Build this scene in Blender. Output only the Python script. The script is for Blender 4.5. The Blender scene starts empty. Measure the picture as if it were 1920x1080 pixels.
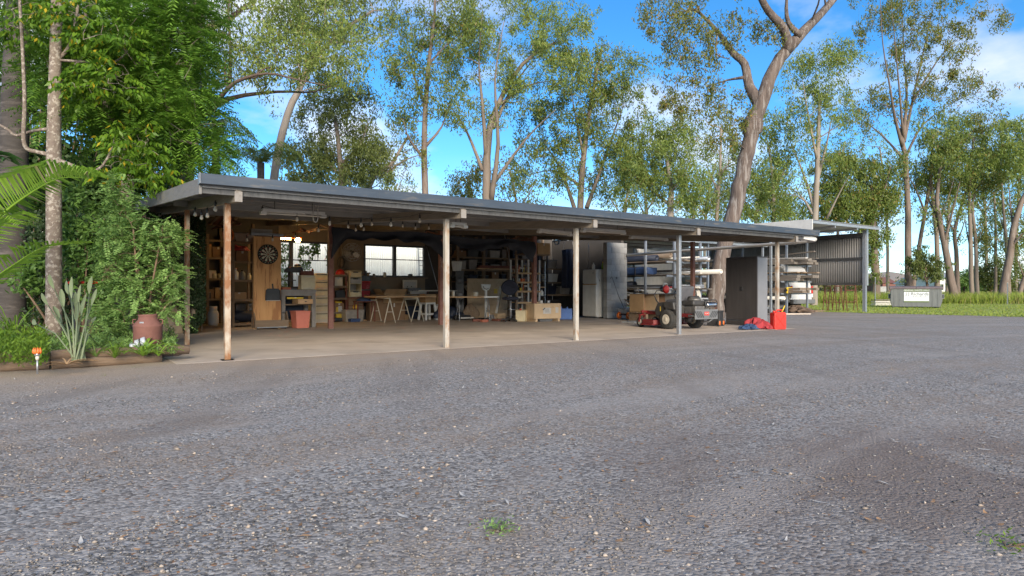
import bpy, math, random
import numpy as np
from mathutils import Vector, Matrix
SC = bpy.context.scene
COL = SC.collection
R = math.radians
# ---------------------------------------------------------------- camera
# world: X runs along the front of the shed, Y runs back into it, origin at the first front post
FPX, PCX, HY, EYE = 1248.0, 960.0, 544.0, 0.95
CAMX, CAMY = -2.026, -9.633
RX, RY, FX, FY = 0.8188, -0.5741, 0.5741, 0.8188
cd = bpy.data.cameras.new('camera'); cam = bpy.data.objects.new('camera', cd); COL.objects.link(cam)
cd.sensor_width = 36.0; cd.lens = FPX / 1920 * 36; cd.clip_end = 4000; cd.clip_start = 0.05
cd.shift_y = 4 / 1920
cam.location = (CAMX, CAMY, EYE); cam.rotation_euler = (R(90), 0, -math.atan2(FX, FY))
SC.camera = cam
# ---------------------------------------------------------------- sky, sun, exposure
SUN_EL, SUN_AZ = R(20), R(203)          # azimuth clockwise from +Y
w = bpy.data.worlds.new('World'); SC.world = w; w.use_nodes = True
nt = w.node_tree; N = nt.nodes; L = nt.links
for n in list(N): N.remove(n)
def nd(t, **k):
    n = N.new(t)
    for a, b in k.items(): setattr(n, a, b)
    return n
out = nd('ShaderNodeOutputWorld'); bg = nd('ShaderNodeBackground')
sky = nd('ShaderNodeTexSky', sky_type='NISHITA', sun_disc=False, sun_elevation=SUN_EL, sun_rotation=SUN_AZ,
         air_density=0.75, dust_density=0.0, ozone_density=3.5)
hsv = nd('ShaderNodeHueSaturation'); hsv.inputs['Hue'].default_value = 0.496; hsv.inputs['Saturation'].default_value = 1.22; hsv.inputs['Value'].default_value = 1.22
L.new(sky.outputs[0], hsv.inputs['Color'])
tc = nd('ShaderNodeTexCoord'); sep = nd('ShaderNodeSeparateXYZ'); L.new(tc.outputs['Generated'], sep.inputs[0])
def mth(op, a, b=None, clamp=False):
    m = nd('ShaderNodeMath', operation=op, use_clamp=clamp)
    for i, x in enumerate((a, b)):
        if x is None: continue
        if isinstance(x, (int, float)): m.inputs[i].default_value = x
        else: L.new(x, m.inputs[i])
    return m.outputs[0]
zz = mth('ADD', mth('MAXIMUM', sep.outputs[2], 0.0), 0.22)
cmb = nd('ShaderNodeCombineXYZ')
L.new(mth('DIVIDE', sep.outputs[0], zz), cmb.inputs[0]); L.new(mth('DIVIDE', sep.outputs[1], zz), cmb.inputs[1])
mp = nd('ShaderNodeMapping'); L.new(cmb.outputs[0], mp.inputs[0]); mp.inputs['Location'].default_value = (-6.25, 3.15, 3.17)
nz = nd('ShaderNodeTexNoise'); L.new(mp.outputs[0], nz.inputs['Vector'])
nz.inputs['Scale'].default_value = 1.15; nz.inputs['Detail'].default_value = 9; nz.inputs['Roughness'].default_value = 0.52
rmp = nd('ShaderNodeValToRGB'); L.new(nz.outputs[0], rmp.inputs[0])
rmp.color_ramp.elements[0].position = 0.49; rmp.color_ramp.elements[0].color = (0, 0, 0, 1)
rmp.color_ramp.elements[1].position = 0.63; rmp.color_ramp.elements[1].color = (1, 1, 1, 1)
# low cloud bank towards the horizon, as the trees let it show
lowm = nd('ShaderNodeMapRange'); lowm.inputs[1].default_value = 0.02; lowm.inputs[2].default_value = 0.20
lowm.inputs[3].default_value = 0.75; lowm.inputs[4].default_value = 0.0; L.new(sep.outputs[2], lowm.inputs[0])
nz2 = nd('ShaderNodeTexNoise'); L.new(mp.outputs[0], nz2.inputs['Vector']); nz2.inputs['Scale'].default_value = 2.1; nz2.inputs['Detail'].default_value = 7
cl = mth('MULTIPLY', lowm.outputs[0], mth('MULTIPLY', mth('SUBTRACT', nz2.outputs[0], 0.40), 6.0), True)
cov = mth('MULTIPLY', mth('MAXIMUM', rmp.outputs[0], cl), 0.88)
cc = nd('ShaderNodeMixRGB'); cc.inputs[1].default_value = (4.3, 4.6, 5.2, 1); cc.inputs[2].default_value = (6.6, 6.5, 6.3, 1)
nz3 = nd('ShaderNodeTexNoise'); L.new(mp.outputs[0], nz3.inputs['Vector']); nz3.inputs['Scale'].default_value = 3.0; nz3.inputs['Detail'].default_value = 5
L.new(nz3.outputs[0], cc.inputs[0])
mix = nd('ShaderNodeMixRGB'); L.new(cov, mix.inputs[0]); L.new(hsv.outputs[0], mix.inputs[1]); L.new(cc.outputs[0], mix.inputs[2])
L.new(mix.outputs[0], bg.inputs[0]); bg.inputs[1].default_value = 0.065; L.new(bg.outputs[0], out.inputs[0])
sd = bpy.data.lights.new('sun', 'SUN'); sd.energy = 2.2; sd.angle = R(30); sd.color = (1.0, 0.87, 0.70)
so = bpy.data.objects.new('sun', sd); COL.objects.link(so)
sdir = Vector((math.sin(SUN_AZ) * math.cos(SUN_EL), math.cos(SUN_AZ) * math.cos(SUN_EL), math.sin(SUN_EL)))
so.rotation_euler = sdir.to_track_quat('Z', 'Y').to_euler(); so.location = (0, -20, 30)
SC.view_settings.view_transform = 'Standard'; SC.view_settings.look = 'None'
SC.view_settings.exposure = 1.68; SC.view_settings.gamma = 1.0; SC.view_settings.use_curve_mapping = False
SC.render.engine = 'CYCLES'
cy = SC.cycles; cy.use_denoising = True; cy.max_bounces = 7; cy.diffuse_bounces = 4; cy.glossy_bounces = 3
cy.transmission_bounces = 5; cy.transparent_max_bounces = 6; cy.sample_clamp_indirect = 6; cy.use_adaptive_sampling = True
cy.adaptive_threshold = 0.02
try: cy.denoiser = 'OPENIMAGEDENOISE'
except Exception: pass
# ---------------------------------------------------------------- pixel -> place (photograph pixels)
def D(px, py, d):                      # a point d metres in front of the camera plane
    X = (px - PCX) / FPX * d
    return Vector((CAMX + RX * X + FX * d, CAMY + RY * X + FY * d, EYE + (HY - py) / FPX * d))
def G(px, py, z=0.0):                  # the spot on the ground seen there
    d = FPX * (EYE - z) / (py - HY); p = D(px, py, d); p.z = z; return p
def P(px, py, v):                      # the point of the plane Y = v seen there
    k = (px - PCX) / FPX; d = (v - CAMY) / (RY * k + FY); return D(px, py, d)
def PU(px, py, u):                     # the point of the plane X = u
    k = (px - PCX) / FPX; d = (u - CAMX) / (RX * k + FX); return D(px, py, d)
# ---------------------------------------------------------------- mesh helpers
class MB:
    def __init__(s): s.V = []; s.F = []
    def add(s, vs, fs):
        o = len(s.V); s.V += [tuple(v) for v in vs]; s.F += [tuple(i + o for i in f) for f in fs]; return s
    def box(s, c, sz, rz=0, M=None):
        x, y, z = sz[0] / 2, sz[1] / 2, sz[2] / 2; c = Vector(c)
        vs = [Vector((a * x, b * y, e * z)) for e in (-1, 1) for a, b in ((-1, -1), (1, -1), (1, 1), (-1, 1))]
        if M is None and rz: M = Matrix.Rotation(rz, 3, 'Z')
        if M is not None: vs = [M @ v for v in vs]
        return s.add([v + c for v in vs], [(3, 2, 1, 0), (4, 5, 6, 7), (0, 1, 5, 4), (1, 2, 6, 5), (2, 3, 7, 6), (3, 0, 4, 7)])
    def bar(s, p, q, wd, ht, up=(0, 0, 1)):
        p, q = Vector(p), Vector(q); d = (q - p); ln = d.length; d.normalize(); up = Vector(up)
        if abs(d.dot(up)) > .97: up = Vector((0, 1, 0))
        sd_ = d.cross(up).normalized(); u2 = sd_.cross(d)
        M = Matrix((sd_, d, u2)).transposed()
        return s.box((p + q) / 2, (wd, ln, ht), M=M)
    def tube(s, pts, r, n=8, cap=True):
        pts = [Vector(p) for p in pts]
        if not isinstance(r, (list, tuple)): r = [r] * len(pts)
        rings = []; ref = None
        for i, p in enumerate(pts):
            t = (pts[min(i + 1, len(pts) - 1)] - pts[max(i - 1, 0)])
            if t.length < 1e-9: t = Vector((0, 0, 1))
            t.normalize()
            if ref is None: ref = Vector((0, 0, 1)) if abs(t.z) < .9 else Vector((1, 0, 0))
            a = t.cross(ref).normalized(); b = a.cross(t).normalized(); ref = b
            rings.append([p + (a * math.cos(2 * math.pi * k / n) + b * math.sin(2 * math.pi * k / n)) * r[i] for k in range(n)])
        vs = [v for rg in rings for v in rg]; fs = []
        for i in range(len(rings) - 1):
            for k in range(n):
                k2 = (k + 1) % n; fs.append((i * n + k, (i + 1) * n + k, (i + 1) * n + k2, i * n + k2))
        if cap: fs.append(tuple(range(n))); fs.append(tuple(range(len(vs) - 1, len(vs) - n - 1, -1)))
        return s.add(vs, fs)
    def lathe(s, prof, c=(0, 0, 0), n=16, axis='z', M=None):
        c = Vector(c); vs = []; fs = []
        for r_, z_ in prof:
            for k in range(n):
                a = 2 * math.pi * k / n; x, y = r_ * math.cos(a), r_ * math.sin(a)
                v = Vector((x, y, z_)) if axis == 'z' else (Vector((z_, x, y)) if axis == 'x' else Vector((x, z_, y)))
                if M is not None: v = M @ v
                vs.append(c + v)
        for i in range(len(prof) - 1):
            for k in range(n):
                k2 = (k + 1) % n; fs.append((i * n + k, i * n + k2, (i + 1) * n + k2, (i + 1) * n + k))
        fs.append(tuple(range(n - 1, -1, -1))); fs.append(tuple(range((len(prof) - 1) * n, len(prof) * n)))
        return s.add(vs, fs)
    def prism(s, poly, axis, a0, a1):   # poly in the two other axes (order xyz), extruded along axis
        def mk(p, a): return {'x': (a, p[0], p[1]), 'y': (p[0], a, p[1]), 'z': (p[0], p[1], a)}[axis]
        n = len(poly)
        return s.add([mk(p, a0) for p in poly] + [mk(p, a1) for p in poly],
                     [tuple(range(n - 1, -1, -1)), tuple(range(n, 2 * n))] + [(k, (k + 1) % n, n + (k + 1) % n, n + k) for k in range(n)])
    def grid(s, fn, nu, nv):
        vs = [fn(i / nu, j / nv) for j in range(nv + 1) for i in range(nu + 1)]
        return s.add(vs, [(j * (nu + 1) + i, j * (nu + 1) + i + 1, (j + 1) * (nu + 1) + i + 1, (j + 1) * (nu + 1) + i) for j in range(nv) for i in range(nu)])
    def mesh(s, name, mat, smooth=False):
        me = bpy.data.meshes.new(name); me.from_pydata(s.V, [], s.F); me.update()
        import bmesh
        bm = bmesh.new(); bm.from_mesh(me); bmesh.ops.recalc_face_normals(bm, faces=bm.faces); bm.to_mesh(me); bm.free()
        if mat is not None: me.materials.append(mat)
        if smooth:
            me.polygons.foreach_set('use_smooth', [len(p.vertices) <= 4 for p in me.polygons])
        return me
    def build(s, name, mat, parent=None, smooth=False, bev=0, loc=None, rz=0, seg=2):
        o = bpy.data.objects.new(name, s.mesh(name, mat, smooth)); COL.objects.link(o)
        if parent is not None: o.parent = parent
        if loc is not None: o.location = loc
        if rz: o.rotation_euler = (0, 0, rz)
        if bev:
            b = o.modifiers.new('bevel', 'BEVEL'); b.width = bev; b.segments = seg; b.limit_method = 'ANGLE'; b.harden_normals = False
        return o
def tag(o, label=None, cat=None, group=None, kind=None):
    if label: o['label'] = label
    if cat: o['category'] = cat
    if group: o['group'] = group
    if kind: o['kind'] = kind
    return o
def thing(name, label, cat, loc=(0, 0, 0), rz=0, group=None):
    o = bpy.data.objects.new(name, None); COL.objects.link(o); o.empty_display_size = .1
    o.location = loc; o.rotation_euler = (0, 0, rz); return tag(o, label, cat, group)
def bx(t, name, mat, c, s, rz=0, bev=.004, M=None): return MB().box(c, s, rz, M).build(name, mat, t, bev=bev)
def tb(t, name, mat, pts, r, n=8): return MB().tube(pts, r, n).build(name, mat, t, smooth=True)
def lt(t, name, mat, prof, c=(0, 0, 0), n=16, axis='z', M=None): return MB().lathe(prof, c, n, axis, M).build(name, mat, t, smooth=True)
def br(t, name, mat, p, q, wd, ht): return MB().bar(p, q, wd, ht).build(name, mat, t)
def copy_tree(o, parent=None):
    c = o.copy(); COL.objects.link(c); c.parent = parent
    for ch in list(o.children): copy_tree(ch, c)
    return c
def fast_mesh(name, V, Q, mat, parent=None, smooth=False, k=4):
    me = bpy.data.meshes.new(name); V = np.asarray(V, np.float32).reshape(-1, 3); Q = np.asarray(Q, np.int32).reshape(-1, k)
    me.vertices.add(len(V)); me.vertices.foreach_set('co', V.ravel())
    me.loops.add(Q.size); me.loops.foreach_set('vertex_index', Q.ravel())
    me.polygons.add(len(Q)); me.polygons.foreach_set('loop_start', np.arange(0, Q.size, k, dtype=np.int32))
    try: me.polygons.foreach_set('loop_total', np.full(len(Q), k, np.int32))
    except Exception: pass
    if smooth: me.polygons.foreach_set('use_smooth', np.ones(len(Q), bool))
    me.update(calc_edges=True); me.validate(); me.materials.append(mat)
    o = bpy.data.objects.new(name, me); COL.objects.link(o)
    if parent is not None: o.parent = parent
    return o
# ---------------------------------------------------------------- materials
M = {}
def mat(name, c1, c2=None, rough=.65, metal=0.0, scale=6.0, bump=0.0, bscale=None, detail=6, stretch=None, lo=.35, hi=.65, c3=None, spec=None, s3=1.7, lo3=.55, hi3=.7, coat=0, randisl=0):
    m = bpy.data.materials.new(name); m.use_nodes = True; n = m.node_tree.nodes; l = m.node_tree.links
    b = n['Principled BSDF']; b.inputs['Roughness'].default_value = rough; b.inputs['Metallic'].default_value = metal
    if spec is not None: b.inputs['Specular IOR Level'].default_value = spec
    if coat: b.inputs['Coat Weight'].default_value = coat
    if c2 is None and c3 is None and not bump:
        c2 = tuple(x * .8 for x in c1)
    t = n.new('ShaderNodeTexCoord'); src = t.outputs['Object']
    if stretch:
        mpn = n.new('ShaderNodeMapping'); mpn.inputs['Scale'].default_value = stretch; l.new(src, mpn.inputs[0]); src = mpn.outputs[0]
    nz_ = n.new('ShaderNodeTexNoise'); nz_.inputs['Scale'].default_value = scale; nz_.inputs['Detail'].default_value = detail; nz_.inputs['Roughness'].default_value = .6
    l.new(src, nz_.inputs['Vector'])
    mr = n.new('ShaderNodeMapRange'); mr.inputs[1].default_value = lo; mr.inputs[2].default_value = hi; l.new(nz_.outputs[0], mr.inputs[0])
    mx = n.new('ShaderNodeMixRGB'); mx.inputs[1].default_value = (*c1, 1); mx.inputs[2].default_value = (*(c2 or c1), 1); l.new(mr.outputs[0], mx.inputs[0])
    colo = mx.outputs[0]
    if c3 is not None:
        n3 = n.new('ShaderNodeTexNoise'); n3.inputs['Scale'].default_value = s3; n3.inputs['Detail'].default_value = 8; n3.inputs['Roughness'].default_value = .65; l.new(src, n3.inputs['Vector'])
        r3 = n.new('ShaderNodeMapRange'); r3.inputs[1].default_value = lo3; r3.inputs[2].default_value = hi3; l.new(n3.outputs[0], r3.inputs[0])
        m3 = n.new('ShaderNodeMixRGB'); m3.inputs[2].default_value = (*c3, 1); l.new(r3.outputs[0], m3.inputs[0]); l.new(colo, m3.inputs[1]); colo = m3.outputs[0]
    if randisl:
        g = n.new('ShaderNodeNewGeometry'); h = n.new('ShaderNodeHueSaturation'); rr = n.new('ShaderNodeMapRange')
        rr.inputs[3].default_value = 1 - randisl; rr.inputs[4].default_value = 1 + randisl
        l.new(g.outputs['Random Per Island'], rr.inputs[0]); l.new(rr.outputs[0], h.inputs['Value']); l.new(colo, h.inputs['Color']); colo = h.outputs[0]
    l.new(colo, b.inputs['Base Color'])
    if bump:
        nb = n.new('ShaderNodeTexNoise'); nb.inputs['Scale'].default_value = bscale or scale * 4; nb.inputs['Detail'].default_value = 5; l.new(src, nb.inputs['Vector'])
        bp = n.new('ShaderNodeBump'); bp.inputs['Strength'].default_value = bump; bp.inputs['Distance'].default_value = .02
        l.new(nb.outputs[0], bp.inputs['Height']); l.new(bp.outputs[0], b.inputs['Normal'])
    M[name] = m; return m
def leafmat(name, c1, c2, c3=None, trans=.35, rough=.45, p3=.06, scale=1.1):
    m = bpy.data.materials.new(name); m.use_nodes = True; n = m.node_tree.nodes; l = m.node_tree.links
    b = n['Principled BSDF']; b.inputs['Roughness'].default_value = rough; b.inputs['Specular IOR Level'].default_value = .3
    g = n.new('ShaderNodeNewGeometry'); mx = n.new('ShaderNodeMixRGB'); mx.inputs[1].default_value = (*c1, 1); mx.inputs[2].default_value = (*c2, 1)
    t = n.new('ShaderNodeTexCoord'); nz_ = n.new('ShaderNodeTexNoise'); nz_.inputs['Scale'].default_value = scale; l.new(t.outputs['Object'], nz_.inputs['Vector'])
    a = n.new('ShaderNodeMath'); a.operation = 'MULTIPLY_ADD'; l.new(nz_.outputs[0], a.inputs[0]); a.inputs[1].default_value = 1.4; a.inputs[2].default_value = -.7
    a2 = n.new('ShaderNodeMath'); a2.operation = 'ADD'; a2.use_clamp = True; l.new(a.outputs[0], a2.inputs[0]); l.new(g.outputs['Random Per Island'], a2.inputs[1])
    l.new(a2.outputs[0], mx.inputs[0]); colo = mx.outputs[0]
    if c3:
        wn = n.new('ShaderNodeTexWhiteNoise'); wn.noise_dimensions = '1D'; l.new(g.outputs['Random Per Island'], wn.inputs['W'])
        lt_ = n.new('ShaderNodeMath'); lt_.operation = 'LESS_THAN'; lt_.inputs[1].default_value = p3; l.new(wn.outputs['Value'], lt_.inputs[0])
        m3 = n.new('ShaderNodeMixRGB'); m3.inputs[2].default_value = (*c3, 1); l.new(lt_.outputs[0], m3.inputs[0]); l.new(colo, m3.inputs[1]); colo = m3.outputs[0]
    l.new(colo, b.inputs['Base Color'])
    tr = n.new('ShaderNodeBsdfTranslucent'); l.new(colo, tr.inputs['Color']); ms = n.new('ShaderNodeMixShader'); ms.inputs[0].default_value = trans
    l.new(b.outputs[0], ms.inputs[1]); l.new(tr.outputs[0], ms.inputs[2]); l.new(ms.outputs[0], n['Material Output'].inputs['Surface'])
    M[name] = m; return m
# ---------------------------------------------------------------- material list
mat('concrete', (.43, .355, .285), (.53, .45, .37), .85, scale=1.3, bump=.15, bscale=40, c3=(.30, .245, .195), s3=.8, lo3=.52, hi3=.72)
mat('block', (.27, .268, .258), (.32, .315, .30), .9, scale=7, bump=.5, bscale=60)
mat('block_dark', (.215, .213, .206), (.255, .252, .242), .9, scale=7, bump=.5, bscale=60)
mat('shaded_lining', (.062, .056, .050), (.085, .076, .068), .9, scale=2)  # the dimness of the rear bays is put into this wall colour
mat('mortar', (.26, .255, .245), (.32, .31, .30), .95, scale=20)
mat('beige_block', (.42, .34, .24), (.34, .27, .19), .9, scale=5, bump=.3)
mat('wall_lining', (.26, .20, .14), (.20, .155, .11), .85, scale=2, c3=(.12, .095, .07), s3=1.1)
mat('rusty_paint', (.42, .38, .31), (.36, .28, .19), .7, scale=9, c3=(.22, .10, .04), s3=5, lo3=.40, hi3=.56, bump=.35, bscale=40, stretch=(1, 1, .45))
mat('clean_paint', (.40, .38, .34), (.32, .28, .225), .65, scale=9, c3=(.26, .14, .065), s3=6, lo3=.52, hi3=.64, stretch=(1, 1, .4))
mat('red_oxide', (.20, .085, .065), (.26, .13, .10), .75, scale=7, c3=(.33, .24, .20), s3=4, lo3=.58, hi3=.7)
mat('purlin', (.21, .205, .20), (.26, .255, .245), .6, scale=4, c3=(.18, .10, .06), s3=2, lo3=.6, hi3=.75)
mat('rafter', (.25, .21, .165), (.19, .16, .125), .8, scale=5, stretch=(8, .7, 8), c3=(.16, .12, .085), s3=2)
mat('barge', (.15, .147, .14), (.21, .206, .198), .85, scale=3, stretch=(5, .8, 5), c3=(.17, .155, .13), s3=3, bump=.3, bscale=20)
mat('gutter', (.042, .058, .080), (.060, .078, .102), .5, .2, scale=2, stretch=(.7, 3, 6), c3=(.15, .135, .115), s3=3.2, lo3=.55, hi3=.72)
mat('fascia', (.065, .067, .069), (.092, .094, .095), .7, scale=3, stretch=(3, 1, .6), c3=(.045, .045, .045), s3=7, lo3=.52, hi3=.68)
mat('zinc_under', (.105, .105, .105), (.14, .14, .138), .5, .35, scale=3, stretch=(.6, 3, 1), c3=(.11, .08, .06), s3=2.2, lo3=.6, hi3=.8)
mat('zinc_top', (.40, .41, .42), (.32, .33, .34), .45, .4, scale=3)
mat('galv', (.45, .46, .47), (.36, .37, .385), .4, .7, scale=14)
mat('galv_wall', (.50, .50, .48), (.43, .43, .42), .5, .3, scale=2)
mat('sheet_light', (.86, .88, .87), (.78, .81, .80), .5, scale=1.5, stretch=(6, 1, .5))
mat('sheet_grey', (.195, .188, .18), (.22, .212, .204), .6, scale=2)
mat('white_paint', (.62, .61, .58), (.54, .53, .50), .45, scale=5)
mat('cream_metal', (.66, .60, .48), (.58, .52, .41), .5, scale=5)
mat('white_plastic', (.72, .71, .67), (.62, .61, .57), .4, scale=6)
mat('cream_plastic', (.68, .58, .37), (.58, .49, .31), .45, scale=6)
mat('clear_plastic', (.34, .31, .27), (.26, .235, .205), .3, scale=9)
mat('black_plastic', (.022, .022, .024), (.035, .035, .036), .45, scale=6)
mat('tambour', (.042, .037, .036), (.056, .050, .048), .5, scale=4, stretch=(3, 3, .4))
mat('cabinet_side', (.175, .178, .19), (.205, .208, .22), .45, .1, scale=3)
mat('dark_cloth', (.022, .025, .034), (.034, .037, .048), .95, scale=5, bump=.3)
mat('navy_cloth', (.018, .020, .034), (.028, .030, .048), .9, scale=20)
mat('blue_plastic', (.10, .19, .47), (.13, .24, .54), .35, scale=5)
mat('blue_tarp', (.028, .055, .135), (.042, .078, .18), .5, scale=6, bump=.5, bscale=12)
mat('dark_blue', (.012, .018, .036), (.018, .026, .05), .6, scale=4)
mat('red_plastic', (.62, .035, .022), (.54, .03, .02), .38, scale=3)
mat('red_cloth', (.36, .035, .04), (.24, .025, .032), .85, scale=7, bump=.3, c3=(.42, .17, .15), s3=4, lo3=.58, hi3=.66)
mat('blue_cloth', (.018, .04, .10), (.04, .085, .17), .9, scale=6, c3=(.25, .30, .36), s3=8, lo3=.6, hi3=.66, bump=.3)
mat('mower_red', (.20, .018, .02), (.14, .016, .017), .5, scale=8, c3=(.10, .06, .045), s3=5, lo3=.58, hi3=.7)
mat('mower_black', (.032, .031, .031), (.05, .048, .046), .55, scale=6)
mat('seat_vinyl', (.075, .077, .085), (.10, .10, .11), .5, scale=5)
mat('tyre', (.026, .026, .025), (.045, .042, .038), .9, scale=10, bump=.3)
mat('rim', (.58, .53, .43), (.48, .43, .34), .5, scale=9)
mat('engine', (.20, .19, .18), (.12, .115, .11), .5, .5, scale=20)
mat('pink_plastic', (.62, .20, .14), (.56, .175, .12), .5, scale=4)
mat('orange', (.70, .17, .03), (.60, .13, .02), .45, scale=4)
mat('yellow', (.72, .50, .04), (.62, .42, .03), .5, scale=5)
mat('ply', (.62, .33, .125), (.50, .24, .08), .6, scale=1.6, stretch=(5, 5, .55), c3=(.36, .155, .05), s3=1.4, lo3=.52, hi3=.55)
mat('ply_pale', (.58, .43, .27), (.50, .36, .22), .75, scale=4, c3=(.40, .27, .155), s3=6)
mat('pine', (.58, .38, .21), (.48, .30, .155), .7, scale=3, stretch=(.5, 6, 6), c3=(.36, .20, .10), s3=3)
mat('old_timber', (.24, .17, .11), (.17, .12, .08), .85, scale=3, stretch=(.6, 5, 5), c3=(.32, .24, .165), s3=3, bump=.3)
mat('grey_timber', (.175, .15, .125), (.12, .103, .086), .9, scale=4, stretch=(5, .5, 5), c3=(.32, .285, .25), s3=4, bump=.4)
mat('rack_timber', (.20, .155, .115), (.145, .11, .08), .85, scale=3, stretch=(6, .5, 6), c3=(.27, .225, .18), s3=3)
mat('sleeper', (.14, .095, .062), (.20, .14, .095), .95, scale=5, stretch=(.7, 6, 6), c3=(.25, .20, .15), s3=4, bump=.6, bscale=18)
mat('cardboard', (.42, .27, .14), (.34, .215, .11), .9, scale=4)
mat('cardboard_dark', (.26, .155, .085), (.21, .125, .07), .9, scale=4)
mat('bench_grey', (.20, .185, .17), (.26, .24, .22), .8, scale=6, c3=(.13, .11, .09), s3=5)
mat('steel_dark', (.07, .07, .072), (.10, .10, .10), .45, .6, scale=10)
mat('steel_blue', (.24, .265, .305), (.31, .335, .37), .45, .5, scale=9)
mat('chrome', (.62, .62, .62), (.52, .52, .52), .2, 1.0, scale=10)
mat('rust', (.15, .064, .050), (.19, .085, .066), .85, scale=6, c3=(.085, .045, .038), s3=3, bump=.3)
mat('rust_dark', (.15, .05, .035), (.20, .075, .05), .8, scale=9)
mat('terracotta', (.40, .14, .085), (.34, .11, .07), .85, scale=8)
mat('porcelain', (.42, .45, .49), (.35, .38, .42), .25, scale=4)
mat('soil', (.10, .068, .047), (.15, .105, .075), .95, scale=9, bump=.8, bscale=40)
mat('pvc', (.60, .58, .53), (.52, .50, .45), .4, scale=3)
mat('wheelie', (.06, .065, .06), (.08, .085, .08), .6, scale=5)
mat('blue_drum', (.02, .13, .42), (.03, .17, .5), .4, scale=5)
mat('dart_black', (.015, .015, .015), (.025, .025, .025), .8, scale=10)
mat('dart_cream', (.62, .55, .40), (.54, .48, .35), .8, scale=10)
mat('dart_red', (.30, .03, .03), None, .8); mat('dart_green', (.03, .16, .07), None, .8)
mat('bin_steel', (.12, .128, .128), (.16, .168, .165), .6, .15, scale=3, stretch=(3, 3, .5), c3=(.20, .13, .09), s3=3, lo3=.62, hi3=.75)
mat('bin_lid', (.13, .10, .105), (.18, .14, .145), .7, scale=4)
mat('sign_white', (.72, .74, .75), (.62, .65, .66), .6, scale=8, c3=(.40, .43, .41), s3=5, lo3=.6, hi3=.75)
mat('sign_ink', (.05, .055, .06), None, .7)
mat('paper', (.55, .53, .49), (.46, .44, .41), .8, scale=10)
mat('van_white', (.58, .59, .60), (.52, .53, .54), .3, scale=2, coat=.3)
mat('car_glass', (.02, .025, .03), None, .08)
mat('tail_red', (.55, .02, .015), None, .25)
mat('grey_plastic', (.12, .125, .13), (.15, .155, .16), .55, scale=6)
mat('skin_bark', (.195, .15, .122), (.13, .098, .078), .85, scale=2.2, stretch=(3, 3, .5), c3=(.26, .215, .18), s3=1.6, bump=.5, bscale=9)
mat('gum_bark', (.215, .175, .14), (.15, .118, .092), .8, scale=1.5, stretch=(2.5, 2.5, .4), c3=(.29, .26, .225), s3=1.2, bump=.3, bscale=8)
mat('pale_bark', (.29, .25, .208), (.22, .185, .15), .8, scale=1.5, stretch=(2.5, 2.5, .5), c3=(.22, .17, .13), s3=1.5, bump=.25, bscale=8)
mat('dark_bark', (.15, .105, .08), (.095, .066, .05), .95, scale=4, stretch=(3, 3, .3), bump=1.0, bscale=14)
mat('red_bark', (.165, .128, .106), (.078, .058, .048), .9, scale=3.2, stretch=(3, 3, .35), c3=(.225, .20, .18), s3=3.4, lo3=.52, hi3=.60, bump=1.0, bscale=16)
mat('palm_bark', (.042, .037, .034), (.064, .057, .052), .9, scale=3, stretch=(1, 1, 5), c3=(.12, .105, .095), s3=2, bump=.5, bscale=10)
mat('spotted_bark', (.20, .165, .13), (.145, .11, .088), .9, scale=11, c3=(.34, .30, .25), s3=16, lo3=.52, hi3=.58, bump=.6, bscale=22)
mat('vine_stem', (.20, .13, .085), (.15, .10, .065), .9, scale=10)
mat('dry_leaf', (.34, .20, .10), (.25, .14, .07), .85, randisl=.5, scale=30)
mat('pebble', (.32, .275, .23), (.25, .20, .155), .8, randisl=.55, scale=30)
leafmat('leaf_gum', (.20, .245, .055), (.105, .16, .036), (.23, .165, .045), .32, .42)
leafmat('leaf_gum_warm', (.225, .235, .058), (.12, .155, .036), (.30, .19, .05), .36, .42, .10)
leafmat('leaf_gum_light', (.265, .325, .08), (.155, .225, .05), (.25, .21, .06), .38, .42)
leafmat('leaf_gum_dark', (.145, .175, .045), (.078, .108, .028), None, .26, .45)
leafmat('leaf_fern', (.19, .34, .042), (.078, .18, .022), None, .40, .45, scale=.9)
leafmat('leaf_bright', (.17, .29, .025), (.075, .165, .016), (.52, .40, .03), .42, .35, .05)
leafmat('leaf_shrub', (.28, .43, .13), (.15, .27, .07), None, .32, .5, scale=2.2)
leafmat('leaf_deep', (.075, .14, .03), (.032, .075, .015), None, .25, .5)
leafmat('leaf_vine', (.034, .062, .022), (.020, .040, .014), None, .25, .5)
leafmat('leaf_palm', (.32, .50, .07), (.18, .33, .04), (.45, .42, .20), .38, .35, .05)
leafmat('leaf_palm_deep', (.055, .13, .035), (.03, .08, .02), None, .3, .4)
leafmat('leaf_grey', (.25, .29, .17), (.17, .215, .12), None, .18, .5)
leafmat('leaf_ground', (.19, .30, .035), (.085, .17, .022), None, .35, .45, scale=3)
leafmat('leaf_ground_dark', (.14, .25, .055), (.065, .14, .03), None, .32, .5, scale=2)
leafmat('leaf_far', (.16, .15, .045), (.09, .095, .028), None, .3, .5)
leafmat('grass_tall', (.34, .41, .07), (.21, .30, .045), (.42, .36, .15), .4, .6, .16)
leafmat('grass_lawn', (.30, .36, .07), (.20, .28, .045), (.30, .27, .09), .35, .6, .1)
def emis(name, c, s):
    m = bpy.data.materials.new(name); m.use_nodes = True; b = m.node_tree.nodes['Principled BSDF']
    b.inputs['Base Color'].default_value = (.8, .8, .8, 1); b.inputs['Emission Color'].default_value = (*c, 1); b.inputs['Emission Strength'].default_value = s; M[name] = m
emis('lamp_glow', (1.0, .60, .18), 40)
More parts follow.
